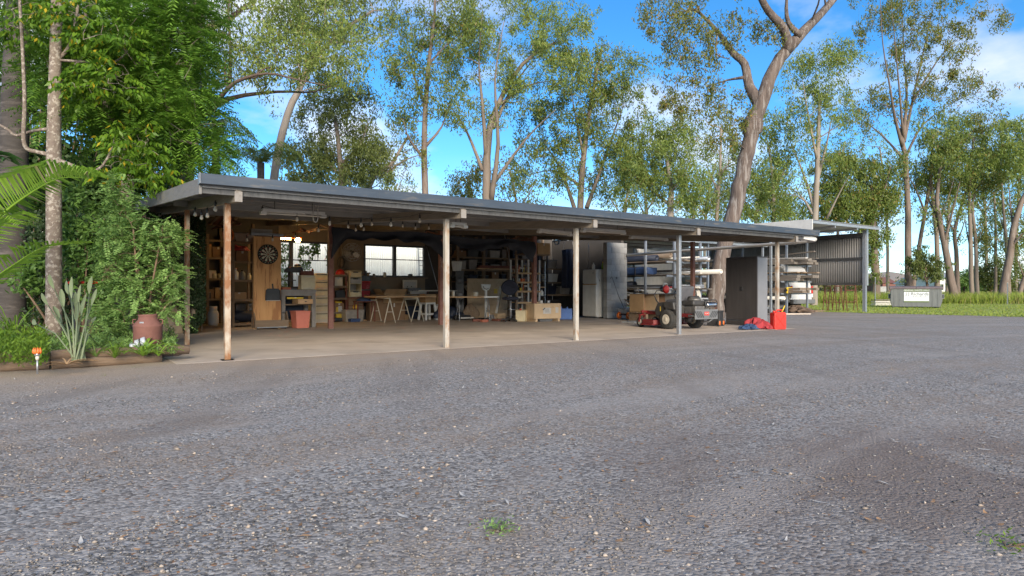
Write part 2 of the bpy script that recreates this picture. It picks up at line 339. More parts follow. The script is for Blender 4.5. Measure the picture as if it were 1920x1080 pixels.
def glass(name, c=(1, 1, 1), rough=.03):
    m = bpy.data.materials.new(name); m.use_nodes = True; n = m.node_tree.nodes; l = m.node_tree.links
    tr = n.new('ShaderNodeBsdfTransparent'); tr.inputs[0].default_value = (*c, 1); gl = n.new('ShaderNodeBsdfGlossy'); gl.inputs['Roughness'].default_value = rough
    fr = n.new('ShaderNodeFresnel'); fr.inputs[0].default_value = 1.4; ms = n.new('ShaderNodeMixShader')
    l.new(fr.outputs[0], ms.inputs[0]); l.new(tr.outputs[0], ms.inputs[1]); l.new(gl.outputs[0], ms.inputs[2]); l.new(ms.outputs[0], n['Material Output'].inputs['Surface']); M[name] = m
glass('pane_glass', (.93, .95, .94)); mat('bulb_glass', (.62, .57, .48), (.52, .47, .39), .15, scale=30); glass('tub_glass', (.55, .53, .55), .2)
# gravel yard: fine blue-grey crushed rock with brown dirt worn through
BARE = G(1760, 900)
def gravel_mat():
    m = bpy.data.materials.new('gravel'); m.use_nodes = True; n = m.node_tree.nodes; l = m.node_tree.links; b = n['Principled BSDF']; b.inputs['Roughness'].default_value = .92
    b.inputs['Specular IOR Level'].default_value = .25
    t = n.new('ShaderNodeTexCoord'); src = t.outputs['Object']
    def noise(sc, de=6, stretch=None, dist=0):
        s_ = src
        if stretch: q = n.new('ShaderNodeMapping'); q.inputs['Scale'].default_value = stretch; q.inputs['Rotation'].default_value = (0, 0, R(-14)); l.new(src, q.inputs[0]); s_ = q.outputs[0]
        x = n.new('ShaderNodeTexNoise'); x.inputs['Scale'].default_value = sc; x.inputs['Detail'].default_value = de; x.inputs['Distortion'].default_value = dist; x.inputs['Roughness'].default_value = .62; l.new(s_, x.inputs['Vector']); return x.outputs[0]
    def rng(v, a, c, lo=0, hi=1):
        x = n.new('ShaderNodeMapRange'); x.inputs[1].default_value = a; x.inputs[2].default_value = c; x.inputs[3].default_value = lo; x.inputs[4].default_value = hi; l.new(v, x.inputs[0]); return x.outputs[0]
    def mixc(f, a, c):
        x = n.new('ShaderNodeMixRGB')
        for i, q in ((0, f), (1, a), (2, c)):
            if isinstance(q, (tuple, float)): x.inputs[i].default_value = (*q, 1) if isinstance(q, tuple) else q
            else: l.new(q, x.inputs[i])
        return x.outputs[0]
    vor = n.new('ShaderNodeTexVoronoi'); vor.inputs['Scale'].default_value = 60; l.new(src, vor.inputs['Vector'])
    vor2 = n.new('ShaderNodeTexVoronoi'); vor2.inputs['Scale'].default_value = 150; l.new(src, vor2.inputs['Vector'])
    sp = n.new('ShaderNodeSeparateColor'); l.new(vor.outputs['Color'], sp.inputs[0]); sp2 = n.new('ShaderNodeSeparateColor'); l.new(vor2.outputs['Color'], sp2.inputs[0])
    base = mixc(sp.outputs[0], (.068, .065, .065), (.44, .42, .40))
    base = mixc(rng(sp2.outputs[1], .2, 1, 0, .5), base, (.25, .23, .21))
    base = mixc(rng(sp.outputs[2], .985, .987), base, (.38, .36, .33))
    base = mixc(rng(sp.outputs[1], .975, .98), base, (.28, .16, .09))
    dirt = mixc(sp2.outputs[0], (.19, .148, .118), (.33, .268, .215))
    patch = rng(noise(.42, 9, (.55, 1.6, 1), .6), .46, .60, 0, .7)
    fine = rng(noise(3.2, 6), .36, .62)
    mm = n.new('ShaderNodeMath'); mm.operation = 'MULTIPLY'; l.new(patch, mm.inputs[0]); l.new(fine, mm.inputs[1])
    c = mixc(mm.outputs[0], base, dirt)
    # sandy fines washed out along the slab edge and the garden edging
    sx = n.new('ShaderNodeSeparateXYZ'); l.new(src, sx.inputs[0])
    dy = rng(sx.outputs[1], -3.0, -.6, 0, 1); dx = rng(sx.outputs[0], 4.5, 12.0, 1, .1)
    e = n.new('ShaderNodeMath'); e.operation = 'MULTIPLY'; l.new(dy, e.inputs[0]); l.new(dx, e.inputs[1])
    e2 = n.new('ShaderNodeMath'); e2.operation = 'MULTIPLY'; l.new(e.outputs[0], e2.inputs[0]); l.new(rng(noise(1.4, 7), .28, .55, .6, 1), e2.inputs[1])
    c = mixc(e2.outputs[0], c, mixc(sp2.outputs[0], (.30, .235, .18), (.43, .35, .275)))
    # bare brown earth showing at the right of the yard
    dd = n.new('ShaderNodeVectorMath'); dd.operation = 'DISTANCE'; dd.inputs[1].default_value = (BARE.x, BARE.y, 0); l.new(src, dd.inputs[0])
    ba = n.new('ShaderNodeMath'); ba.operation = 'MULTIPLY'; l.new(rng(dd.outputs['Value'], .3, 2.1, 1, 0), ba.inputs[0]); l.new(rng(noise(1.1, 8), .34, .58), ba.inputs[1])
    c = mixc(rng(ba.outputs[0], 0, .6, 0, .8), c, mixc(sp2.outputs[0], (.135, .105, .09), (.215, .17, .145)))
    # wheel tracks sweeping round the yard: streaks along wide circles
    def tracks(cx, cy, a, lo, hi):
        vs_ = n.new('ShaderNodeVectorMath'); vs_.operation = 'SUBTRACT'; vs_.inputs[1].default_value = (cx, cy, 0); l.new(src, vs_.inputs[0]); ln = n.new('ShaderNodeVectorMath'); ln.operation = 'LENGTH'; l.new(vs_.outputs[0], ln.inputs[0])
        sp_ = n.new('ShaderNodeSeparateXYZ'); l.new(vs_.outputs[0], sp_.inputs[0]); at_ = n.new('ShaderNodeMath'); at_.operation = 'ARCTAN2'; l.new(sp_.outputs[0], at_.inputs[0]); l.new(sp_.outputs[1], at_.inputs[1])
        cb = n.new('ShaderNodeCombineXYZ'); l.new(ln.outputs['Value'], cb.inputs[0]); at2 = n.new('ShaderNodeMath'); at2.operation = 'MULTIPLY'; at2.inputs[1].default_value = 3.0; l.new(at_.outputs[0], at2.inputs[0]); l.new(at2.outputs[0], cb.inputs[1])
        x = n.new('ShaderNodeTexNoise'); x.inputs['Scale'].default_value = a; x.inputs['Detail'].default_value = 3; l.new(cb.outputs[0], x.inputs['Vector']); return rng(x.outputs[0], lo, hi)
    tf_ = n.new('ShaderNodeMath'); tf_.operation = 'MULTIPLY'; l.new(tracks(6, -26, 1.5, .50, .64), tf_.inputs[0]); l.new(rng(noise(2.2, 6), .3, .6, .3, 1), tf_.inputs[1])
    c = mixc(rng(tf_.outputs[0], 0, 1, 0, .55), c, (.36, .325, .295))
    c = mixc(rng(tracks(-14, 6, 1.2, .54, .66), 0, 1, 0, .4), c, (.18, .155, .138))
    l.new(c, b.inputs['Base Color'])
    bp = n.new('ShaderNodeBump'); bp.inputs['Strength'].default_value = .45; bp.inputs['Distance'].default_value = .008
    inv = n.new('ShaderNodeMath'); inv.operation = 'MULTIPLY_ADD'; inv.inputs[1].default_value = -1.3; inv.inputs[2].default_value = 1
    l.new(vor.outputs['Distance'], inv.inputs[0]); ad = n.new('ShaderNodeMath'); ad.operation = 'ADD'; l.new(inv.outputs[0], ad.inputs[0]); l.new(noise(25, 6), ad.inputs[1])
    l.new(ad.outputs[0], bp.inputs['Height']); l.new(bp.outputs[0], b.inputs['Normal']); M['gravel'] = m
gravel_mat()
def grass_ground(name, c1, c2, c3):
    mat(name, c1, c2, .95, scale=1.8, c3=c3, s3=9, lo3=.5, hi3=.72, bump=.8, bscale=30)
grass_ground('lawn_ground', (.27, .32, .07), (.21, .27, .05), (.32, .31, .11))
grass_ground('field_ground', (.32, .36, .075), (.25, .30, .055), (.30, .27, .11))
# ---------------------------------------------------------------- ground sheets
GZ = -.015
def hgt(x, y):    # gentle unevenness of the yard
    return .012 * math.sin(x * .9 + .6 * y) + .010 * math.sin(1.7 * x - 1.1 * y + 2) + .006 * math.sin(3.1 * y + .7 * x)
def yard():
    # fine near sheet with real unevenness inside one ground sheet that runs to the horizon
    xs = [-3000, -800, -250, -90, -45] + [-30 + i * .75 for i in range(0, 95)] + [60, 110, 260, 800, 3000]
    ys = [-3000, -800, -250, -90, -40] + [-20 + i * .75 for i in range(0, 27)] + [.3 + i * 1.5 for i in range(26)] + [55, 110, 260, 800, 3000]
    V = []; nx = len(xs)
    for y in ys:
        for x in xs:
            near = (-29 < x < 36 and -19 < y < -.6)
            V.append((x, y, -.003 if (-.6 < y < .4 and -1 < x < 14) else GZ + (hgt(x, y) * min(1, (-y) / 1.5, (y + 19) / 2, (36 - x) / 4, (x + 29) / 4) if near else 0)))
    Q = [(j * nx + i, j * nx + i + 1, (j + 1) * nx + i + 1, (j + 1) * nx + i) for j in range(len(ys) - 1) for i in range(nx - 1)]
    o = fast_mesh('ground', V, Q, M['gravel'], smooth=True); tag(o, 'grey crushed gravel yard in front of the open shed', None, None, 'structure'); o['category'] = 'ground'
    return o
yard()
# lawn and the field of long grass beyond it
LA, LB = G(1440, 582.5, GZ), G(1920, 594.5, GZ)      # lawn edge seen beside the far shed and at the right border
def sheet(name, pts, z, m, sub=1):
    mb = MB(); mb.add([(p[0], p[1], z) for p in pts], [tuple(range(len(pts)))]); return mb.build(name, m)
e = (LB - LA).normalized(); nrm = Vector((-e.y, e.x, 0))
rnd = random.Random(5)
edge = [LA + e * t + nrm * rnd.uniform(-.25, .25) for t in [-1] + [i * .9 for i in range(0, 40)]]
far_e = edge[-1] + e * 260
lawn_pts = [LA - e * 40 + nrm * 1] + edge + [far_e, far_e + nrm * 400, LA - e * 300 + nrm * 400]
tag(sheet('lawn', lawn_pts, GZ + .006, M['lawn_ground']), 'mown green lawn beyond the gravel yard', None, None, 'structure')['category'] = 'lawn'
FA, FB = G(1640, 569.5, GZ), G(1920, 570, GZ); fe = (FB - FA).normalized(); fn = Vector((-fe.y, fe.x, 0))
FIELD0, FIELDE, FIELDN = FA, fe, fn
tag(sheet('field', [FA - fe * 60, FB + fe * 300, FB + fe * 300 + fn * 700, FA - fe * 400 + fn * 700], GZ + .012, M['field_ground']), 'rough field of long grass behind the lawn', None, None, 'structure')['category'] = 'field'
# slab
S = MB(); S.box((6.28, 5.42, -.05), (13.86, 11.15, .10)); S.build('concrete_slab', M['concrete'], bev=.012)
tag(bpy.data.objects['concrete_slab'], 'stained concrete floor slab under the open shed', 'floor', None, 'structure')
S = MB(); a, b_ = G(1440, 589), G(1516, 588.5); S.bar(Vector((a.x, a.y, -.02)), Vector((b_.x, b_.y, -.02)), .35, .1); tag(S.build('concrete_strip', M['concrete'], bev=.01), 'pale concrete strip at the foot of the far rack posts', 'kerb', None, 'structure')
# loose stones on the gravel: far past counting
def stones(name, n, dmin, dmax, smin, smax, m, label, seed, power=1.0, cat='gravel', flat=.40):
    rs = np.random.RandomState(seed)
    d = dmin * (dmax / dmin) ** (rs.rand(n) ** power); lat = (rs.rand(n) * 2 - 1) * (d * .80 + .8)
    x = CAMX + RX * lat + FX * d; y = CAMY + RY * lat + FY * d
    k = (y < -.16 + .12 * rs.randn(n)) & ((y < -.05) | (x > -.5)); x, y, d = x[k], y[k], d[k]; n = len(x)
    s = smin + (smax - smin) * rs.rand(n) ** 2.6
    base = np.array([(1, 0, 0), (0, 1, 0), (-1, 0, 0), (0, -1, 0), (0, 0, 1), (0, 0, -1)], np.float32)
    V = base[None] * (1 + .45 * (rs.rand(n, 6, 1) - .5)); V[..., 1] *= (.6 + .4 * rs.rand(n, 1)); V[..., 2] *= flat
    V += .25 * (rs.rand(n, 6, 3) - .5); a = rs.rand(n) * 6.283; ca, sa = np.cos(a)[:, None], np.sin(a)[:, None]
    X = V[..., 0] * ca - V[..., 1] * sa; Y = V[..., 0] * sa + V[..., 1] * ca; Z = V[..., 2]
    hz = .012 * np.sin(x * .9 + .6 * y) + .010 * np.sin(1.7 * x - 1.1 * y + 2) + .006 * np.sin(3.1 * y + .7 * x)
    hz *= np.clip(-y / 1.5, 0, 1)
    s *= np.where((np.hypot(x - BARE.x, y - BARE.y) < 1.6) & (rs.rand(n) < .75), .45, 1.0)
    W = np.stack([X * s[:, None] + x[:, None], Y * s[:, None] + y[:, None], Z * s[:, None] + (GZ + hz + s * .12)[:, None]], -1)
    tri = np.array([(0, 1, 4), (1, 2, 4), (2, 3, 4), (3, 0, 4), (1, 0, 5), (2, 1, 5), (3, 2, 5), (0, 3, 5)])
    T = (tri[None] + (np.arange(n) * 6)[:, None, None]).reshape(-1, 3)
    return tag(fast_mesh(name, W, T, m, k=3), label, cat, None, 'stuff')
def stone_mat():
    m = bpy.data.materials.new('stone'); m.use_nodes = True; n = m.node_tree.nodes; l = m.node_tree.links; b = n['Principled BSDF']; b.inputs['Roughness'].default_value = .85
    g = n.new('ShaderNodeNewGeometry'); r = n.new('ShaderNodeValToRGB'); l.new(g.outputs['Random Per Island'], r.inputs[0]); cr = r.color_ramp
    cr.elements[0].position = 0; cr.elements[0].color = (.055, .053, .052, 1); cr.elements[1].position = 1; cr.elements[1].color = (.46, .44, .41, 1)
    for p, c in ((.42, (.135, .130, .128)), (.75, (.33, .318, .305)), (.88, (.20, .165, .135)), (.93, (.27, .19, .13)), (.985, (.30, .29, .27))):
        el = cr.elements.new(p); el.color = (*c, 1)
    t = n.new('ShaderNodeTexCoord'); q = n.new('ShaderNodeMapping'); q.inputs['Scale'].default_value = (.55, 1.6, 1); q.inputs['Rotation'].default_value = (0, 0, R(-14)); l.new(t.outputs['Object'], q.inputs[0])
    x = n.new('ShaderNodeTexNoise'); x.inputs['Scale'].default_value = .42; x.inputs['Detail'].default_value = 9; x.inputs['Distortion'].default_value = .6; x.inputs['Roughness'].default_value = .62; l.new(q.outputs[0], x.inputs['Vector'])
    mr = n.new('ShaderNodeMapRange'); mr.inputs[1].default_value = .46; mr.inputs[2].default_value = .60; mr.inputs[4].default_value = .55; l.new(x.outputs[0], mr.inputs[0])
    mx = n.new('ShaderNodeMixRGB'); mx.inputs[2].default_value = (.24, .19, .15, 1); l.new(mr.outputs[0], mx.inputs[0]); l.new(r.outputs[0], mx.inputs[1])
    l.new(mx.outputs[0], b.inputs['Base Color']); M['stone'] = m
stone_mat()
stones('loose_gravel', 72000, 1.75, 9.5, .0030, .0098, M['stone'], 'loose blue-grey gravel chips covering the yard', 3, .85)
stones('pale_pebbles', 2400, 1.7, 13, .004, .018, M['pebble'], 'pale and orange river pebbles strewn over the gravel', 8, .8, 'pebbles', .5)
# dropped leaves and bark shreds
def litter(name, n, dmin, dmax, lmin, lmax, wr, m, label, seed, latc=0, lats=1.0, cat='leaf litter'):
    rs = np.random.RandomState(seed); V = []; Q = []
    for i in range(n):
        d = dmin * (dmax / dmin) ** rs.rand(); la = ((rs.rand() * 2 - 1) * lats + latc) * (d * .8)
        x = CAMX + RX * la + FX * d; y = CAMY + RY * la + FY * d
        if y > -.3: continue
        ln = rs.uniform(lmin, lmax); wd = ln * wr * rs.uniform(.7, 1.3); a = rs.rand() * 6.28; c, s_ = math.cos(a), math.sin(a); z = GZ + hgt(x, y) * min(1, -y / 1.5) + .006; cu = rs.uniform(0, .3) * ln
        o = len(V)
        for (p, q, h) in ((-.5, 0, cu), (-.1, -.5, .004), (-.1, .5, .004), (.2, -.45, .005), (.2, .45, .006), (.5, 0, cu * .8)):
            V.append((x + p * ln * c - q * wd * s_, y + p * ln * s_ + q * wd * c, z + h * (1 if p in (-.5, .5) else 1)))
        Q += [(o, o + 1, o + 2), (o + 1, o + 3, o + 2), (o + 2, o + 3, o + 4), (o + 3, o + 5, o + 4)]
    return tag(fast_mesh(name, V, Q, m, k=3), label, cat, None, 'stuff')
litter('fallen_leaves', 800, 2.4, 13, .012, .05, .36, M['dry_leaf'], 'curled brown leaves scattered over the gravel', 21)
litter('bark_shreds', 190, 2.4, 13, .02, .10, .14, M['paper'], 'bleached bark shreds and twigs lying on the gravel', 22, cat='bark')
# ---------------------------------------------------------------- the open shed
shed = thing('open_shed', 'long low open-fronted shed with grey skillion roof on thin rusty posts', 'shed')
SL = .068                                        # roof rises towards the back
U0, U1, V0, V1 = -.43, 13.47, -.58, 11.2
def rz_(v, z0): return z0 + SL * v
post_u = [0.0, 3.40, 6.21, 9.10, 12.67]
def post(x, y, h, wd, m, label=None):
    o = bx(shed, 'post', m, (x, y, h / 2), (wd, wd, h), bev=.006)
    if label: o['label'] = label
    return o
for i, u in enumerate(post_u):
    p = post(u, 0, rz_(0, 2.13), .078, M['rusty_paint'] if i in (0,) else M['clean_paint'] if i in (1, 2, 4) else M['galv'],
             ['rust-streaked white corner post', 'rusty white front post', 'weathered cream front post', 'grey galvanised front post', 'cream timber-coloured end post'][i])
    bx(p, 'foot_plate', M['galv'], (0, 0, -rz_(0, 2.13) / 2 + .004 + rz_(0, 2.13) / 2), (.15, .15, .008), bev=0)
post(-.02, 3.02, rz_(3.02, 2.13), .078, M['rusty_paint'], 'rusty side post next to the vine')
post(13.15, 3.0, rz_(3.0, 2.13), .10, M['red_oxide'], 'red-brown end post behind the mower')
for u in (3.75, 6.85, 10.05):
    post(u, 6.42, rz_(6.42, 2.13), .115, M['red_oxide'], 'red oxide inner post')
post(.65, 6.42, rz_(6.42, 2.13), .11, M['beige_block'], 'pale inner post wrapped in vine')
# rafters along Y on the post lines, white capped ends showing below the fascia
for u in post_u[:4] + [12.67]:
    r = MB().bar((u + .03, -.5, rz_(-.5, 2.205)), (u + .03, V1 - .1, rz_(V1 - .1, 2.205)), .07, .15).build('rafter', M['rafter'], shed)
    MB().box((u + .03, -.508, rz_(-.5, 2.20)), (.095, .012, .135)).build('end_cap', M['bench_grey'], r)
for v in (0.06, 3.02, 6.42):                     # cross beams under the purlins on the post rows
    if v == .06: continue
    MB().bar((U0 + .2, v, rz_(v, 2.24)), (U1 - .15, v, rz_(v, 2.24)), .05, .10).build('cross_beam', M['purlin'], shed)
# thin steel trusses of the old rear shed (webs)
for u in (1.6, 3.75, 6.85, 10.05):
    t = MB(); 
    for (a, b) in (((6.6, 2.52), (9.8, 2.62)), ((6.6, 2.52), (7.4, 2.64)), ((7.4, 2.64), (8.2, 2.54)), ((8.2, 2.54), (9.0, 2.68)), ((9.0, 2.68), (9.8, 2.6))):
        t.bar((u + .08, a[0], a[1] - .04), (u + .08, b[0], b[1]), .035, .035)
    t.build('truss', M['red_oxide'], shed)
nv = 12
for i in range(nv):
    v = V0 + .12 + i * (V1 - V0 - .2) / (nv - 1); z = rz_(v, 2.318)
    MB().prism([(v - .03, z - .035), (v + .03, z - .035), (v + .03, z - .027), (v - .022, z - .027), (v - .022, z + .027), (v + .03, z + .027), (v + .03, z + .035), (v - .03, z + .035)], 'x', U0 + .03, U1 - .03).build('purlin', M['purlin'], shed)
# ribbed roof sheeting, its ribs running down the slope
rf = MB(); pitch = .19; n = int((U1 - U0) / pitch)
prof = []
for i in range(n + 1):
    x = U0 + i * (U1 - U0) / n
    for dx, dz in ((0, 0), (.10, 0), (.115, .028), (.155, .028), (.17, 0)):
        if x + dx < U1: prof.append((x + dx, dz))
k = len(prof); vs = []
for v in (V0 + .04, V1):
    for off in (0, .006):
        vs += [(x, v, rz_(v, 2.356) + dz + off) for x, dz in prof]
fs = []
for i in range(k - 1):
    fs += [(i, i + 1, 2 * k + i + 1, 2 * k + i), (k + i, 3 * k + i, 3 * k + i + 1, k + i + 1)]
rf.add(vs, fs)
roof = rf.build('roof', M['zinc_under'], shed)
g = MB()                                         # squared gutter with returned lip
yf = V0 - .02
g.prism([(yf, 2.285), (yf, 2.412), (yf + .012, 2.418), (yf + .012, 2.30), (yf + .115, 2.30), (yf + .115, 2.37), (yf + .12, 2.37), (yf + .12, 2.285)], 'x', U0 - .015, U1 + .03)
for u in (-.43, 1.95, 4.4, 6.8, 9.2, 11.6, 13.49): g.box((u, yf - .002, 2.349), (.012, .006, .132))
gut = g.build('gutter', M['gutter'], roof, bev=.003)
for u in (U0 - .017, U1 + .032): MB().box((u, yf + .05, 2.352), (.004, .13, .134)).build('gutter_end', M['galv'], gut)
MB().box(((U0 + U1) / 2, V0 + .135, 2.235), (U1 - U0 - .06, .022, .105)).build('fascia_board', M['fascia'], roof)
for u, nm in ((U0 + .01, 'barge_board'), (U1 - .01, 'barge_board')):
    b = MB(); vA, vB = V0 + .10, V1
    b.add([(u + a, v, rz_(v, 2.20) + c) for a in (-.017, .017) for (v, c) in ((vA, 0), (vB, 0), (vB, .20), (vA, .20))],
          [(0, 1, 2, 3), (7, 6, 5, 4), (0, 4, 5, 1), (1, 5, 6, 2), (2, 6, 7, 3), (3, 7, 4, 0)]); b.build(nm, M['barge'], roof)
# gutter outlet and the white downpipe slung along the open end
br(shed, 'gutter_outlet', M['white_paint'], (13.05, -.40, 2.235), (13.50, -.42, 2.205), .16, .09)
tb(shed, 'outlet_elbow', M['pvc'], [(13.48, -.42, 2.215), (13.62, -.42, 2.21), (13.70, -.36, 2.20), (13.70, -.2, 2.19)], .05, 10)
tb(shed, 'downpipe', M['pvc'], [(13.70, -.22, 2.19), (13.74, .2, 2.17), (13.9, 2.5, 2.16), (14.1, 4.6, 2.16), (14.34, 6.84, 2.15)], .045, 10)
# ---- rear walls, windows
VB = 10.9
WZ0, WZ1 = 1.38, 2.46
def wx(px): return P(px, 500, VB).x
wins = [(wx(522), wx(618), [wx(546)]), (wx(682), wx(797), [wx(740)])]
def panel(x0, x1, z0, z1, y=VB, th=.09, m='wall_lining', nm='wall_panel'):
    MB().box(((x0 + x1) / 2, y + th / 2, (z0 + z1) / 2), (x1 - x0, th, z1 - z0)).build(nm, M[m], shed)
seg = [.35] + [q for a in wins for q in a[:2]] + [14.3]
for i in range(0, len(seg), 2): panel(seg[i], seg[i + 1], 0, 3.07, m='shaded_lining' if i != 2 else 'wall_lining')
for a in wins: panel(a[0], a[1], 0, WZ0 if a is wins[1] else 1.0); panel(a[0], a[1], WZ1, 3.07)
for i, (a, b, mu) in enumerate(wins):
    z0 = WZ0 if i else 1.0
    wnd = MB(); fw = .06
    for x in [a + fw / 2, b - fw / 2] + mu: wnd.box((x, VB + .03, (z0 + WZ1) / 2), (fw if x not in mu else .11, .10, WZ1 - z0))
    for z in (z0 + .03, WZ1 - .03): wnd.box(((a + b) / 2, VB + .032, z), (b - a - .01, .098, fw))
    wo = wnd.build('window', M['steel_dark'], shed)
    xs = [a] + mu + [b]
    for j in range(len(xs) - 1):
        zc = z0 + (WZ1 - z0) * (.55 if i else .6)
        MB().box(((xs[j] + xs[j + 1]) / 2, VB + .034, zc), (xs[j + 1] - xs[j] - .1, .05, .03)).build('glazing_bar', M['steel_dark'], wo)
        for (q0, q1) in ((z0 + .06, zc - .02), (zc + .02, WZ1 - .06)):
            MB().box(((xs[j] + xs[j + 1]) / 2, VB + .04, (q0 + q1) / 2), (xs[j + 1] - xs[j] - .08, .004, q1 - q0)).build('pane', M['pane_glass'], wo)
    MB().box(((a + b) / 2, VB - .05, z0 - .015), (b - a + .1, .16, .03)).build('sill', M['old_timber'], wo)
for x in [1.2 + .9 * i for i in range(15)]:      # timber studs on the rear wall
    if any(a - .05 < x < b + .05 for a, b, _ in wins): continue
    MB().box((x, VB - .04, 1.45), (.07, .08, 2.9)).build('stud', M['old_timber'], shed)
MB().box((.31, 8.65, 1.42), (.10, 4.45, 2.84)).build('side_wall', M['wall_lining'], shed)
MB().box((14.36, 8.97, 1.42), (.12, 3.8, 2.84)).build('side_wall', M['shaded_lining'], shed)
# ---- concrete block walls, block by block
def block_wall(name, x0, x1, y, z0, z1, th, mats, bl=.40, bh=.20, seed=1, label=None):
    rr = random.Random(seed)
    core = MB().box(((x0 + x1) / 2, y, (z0 + z1) / 2), (x1 - x0 - .012, th - .016, z1 - z0 - .004)).build(name, M['mortar'], shed)
    if label: core['label'] = label
    shared = {}
    r = 0; z = z0
    while z < z1 - .01:
        h = min(bh, z1 - z); x = x0 - (bl / 2 if r % 2 else 0)
        while x < x1 - .01:
            a, b = max(x, x0), min(x + bl, x1)
            if b - a > .03:
                key = (round(b - a, 3), round(h, 3), rr.choices(range(len(mats)), [6, 2] if len(mats) == 2 else None)[0])
                if key not in shared: shared[key] = MB().box((0, 0, 0), (key[0] - .010, th, key[1] - .010)).mesh('block', M[mats[key[2]]])
                o = bpy.data.objects.new('block', shared[key]); COL.objects.link(o); o.parent = core
                o.location = ((a + b) / 2, y + rr.uniform(-.0025, .0025), z + h / 2)
                bv = o.modifiers.new('bevel', 'BEVEL'); bv.width = .006; bv.segments = 1
            x += bl
        z += bh; r += 1
    return core
bwx0, bwx1 = P(1137, 597, 6.88).x, P(1175, 597, 6.88).x
block_wall('block_pier', bwx0, bwx1, 6.95, 0, 2.56, .19, ['block', 'block_dark'], seed=4, label='bare grey concrete block pier')
block_wall('block_wall', -1.15, .58, 6.5, 0, 2.5, .15, ['beige_block', 'beige_block'], seed=9, label='beige block wall under hanging vine')
# ---- fluorescent battens under the roof
def batten(p, q, label, lit=False):
    t = thing('fluorescent_batten', label, 'light', (0, 0, 0), 0, 'fluorescent battens under the shed roof')
    p, q = Vector(p), Vector(q); d = (q - p).normalized()
    MB().bar(p, q, .10, .05).build('tray', M['white_paint'], t, bev=.004)
    for s in (-.025, .025):
        o = d.cross(Vector((0, 0, 1))) * s
        tb(t, 'tube', M['pvc'], [p + o - Vector((0, 0, .045)) + d * .04, q + o - Vector((0, 0, .045)) - d * .04], .013, 8)
    for e_ in (p + d * .02, q - d * .02): MB().box(e_ - Vector((0, 0, .045)), (.09, .09, .05)).build('end_cap', M['white_plastic'], t)
    for e_ in (p + d * .2, q - d * .2): tb(t, 'hanger', M['steel_dark'], [e_, e_ + Vector((0, 0, .16))], .006, 5)
    return t
def bat_px(x0, y0, x1, y1, v0, v1, label): return batten(P(x0, y0, v0), P(x1, y1, v1), label)
bat_px(491, 394, 608, 401, 1.4, 1.4, 'long pale fluorescent batten hanging over the corner bay, left of the hook')
bat_px(845, 419, 873, 421, .6, .6, 'short-looking fluorescent batten just behind the second front post')
bat_px(1010, 431, 1070, 437, 2.5, 2.5, 'slim fluorescent batten left of the middle front post')
bat_px(1092, 429, 1170, 434, .9, .9, 'white fluorescent batten right of the middle front post')
bat_px(1182, 443, 1250, 447, 3.2, 3.2, 'fluorescent batten above the grey block pier')
bat_px(795, 424, 820, 426, 7.0, 7.0, 'dim fluorescent batten deep inside above the second window')
t = thing('cable_hook', 'bent pale conduit hook hanging under the roof by the long batten', 'hook')
c0 = P(587, 384, 1.2); tb(t, 'hook', M['pvc'], [c0, c0 + Vector((.0, 0, -.22)), c0 + Vector((.015, 0, -.27)), c0 + Vector((.04, 0, -.285)), c0 + Vector((.065, 0, -.27)), c0 + Vector((.08, 0, -.22)), c0 + Vector((.08, 0, .0))], .008, 6)
# ---- festoon strings: wire plus every bulb
def festoon(pts, label, sag=.05):
    t = thing('festoon_string', label, 'string lights', (0, 0, 0), 0, 'festoon bulbs under the shed roof')
    w_ = []
    for a, b in zip(pts[:-1], pts[1:]):
        for k in range(5): w_.append(a.lerp(b, k / 5) + Vector((0, 0, .115 - sag * math.sin(math.pi * k / 5) * .5)))
    w_.append(pts[-1] + Vector((0, 0, .115)))
    tb(t, 'wire', M['black_plastic'], w_, .004, 4)
    for p in pts:
        bulb = MB().lathe([(.006, .045), (.012, .04), (.014, .025), (.024, .0), (.027, -.016), (.022, -.033), (.009, -.043), (.001, -.045)], p, 10).build('bulb', M['bulb_glass'], t, smooth=True)
        MB().lathe([(.015, .03), (.017, .05), (.017, .085), (.009, .095), (.004, .12)], p, 8).build('socket', M['black_plastic'], bulb, smooth=True)
        MB().lathe([(.012, .028), (.006, .01), (.010, -.012), (.002, -.02)], p, 6).build('filament', M['paper'], bulb)
def fp(lst, v0, v1): return [P(x, y, v0 + (v1 - v0) * i / (len(lst) - 1)) for i, (x, y) in enumerate(lst)]
festoon(fp([(366, 401), (378, 407), (389, 403), (404, 391)], 2.2, .6), 'short festoon string by the vine-covered corner post')
festoon(fp([(492, 398), (557, 410), (618, 418), (677, 421), (733, 420), (787, 413), (831, 407)], 1.6, .4), 'nearest festoon string of clear bulbs under the front of the roof')
festoon(fp([(597, 431), (653, 424), (697, 419)], 3.6, 2.6), 'middle festoon string of small bulbs above the dark shade cloth')
festoon(fp([(667, 430), (682, 429), (755, 423), (779, 427), (804, 427)], 4.2, 5.2), 'festoon string of bulbs in front of the second window')
festoon(fp([(463, 449), (511, 449), (554, 444)], 5.8, 6.2), 'dim festoon string crossing above the dartboard panel')
# ---- lit lamp over the bench window
t = thing('work_lamp', 'lit warm work lamp glowing over the bench beside the plywood panel', 'lamp', P(540, 448, 8.6))
bx(t, 'reflector', M['orange'], (0, 0, .04), (.72, .14, .03))
MB().tube([(-.30, -.02, 0), (.06, -.02, .0)], .02, 10).build('tube', M['lamp_glow'], t, smooth=True)
lt(t, 'globe', M['lamp_glow'], [(.03, .05), (.06, .03), (.075, -.03), (.05, -.07), (.001, -.08)], (.26, -.02, 0), 12)
for x in (-.25, .25): tb(t, 'chain', M['steel_dark'], [(x, 0, .05), (x, 0, .42)], .004, 4)
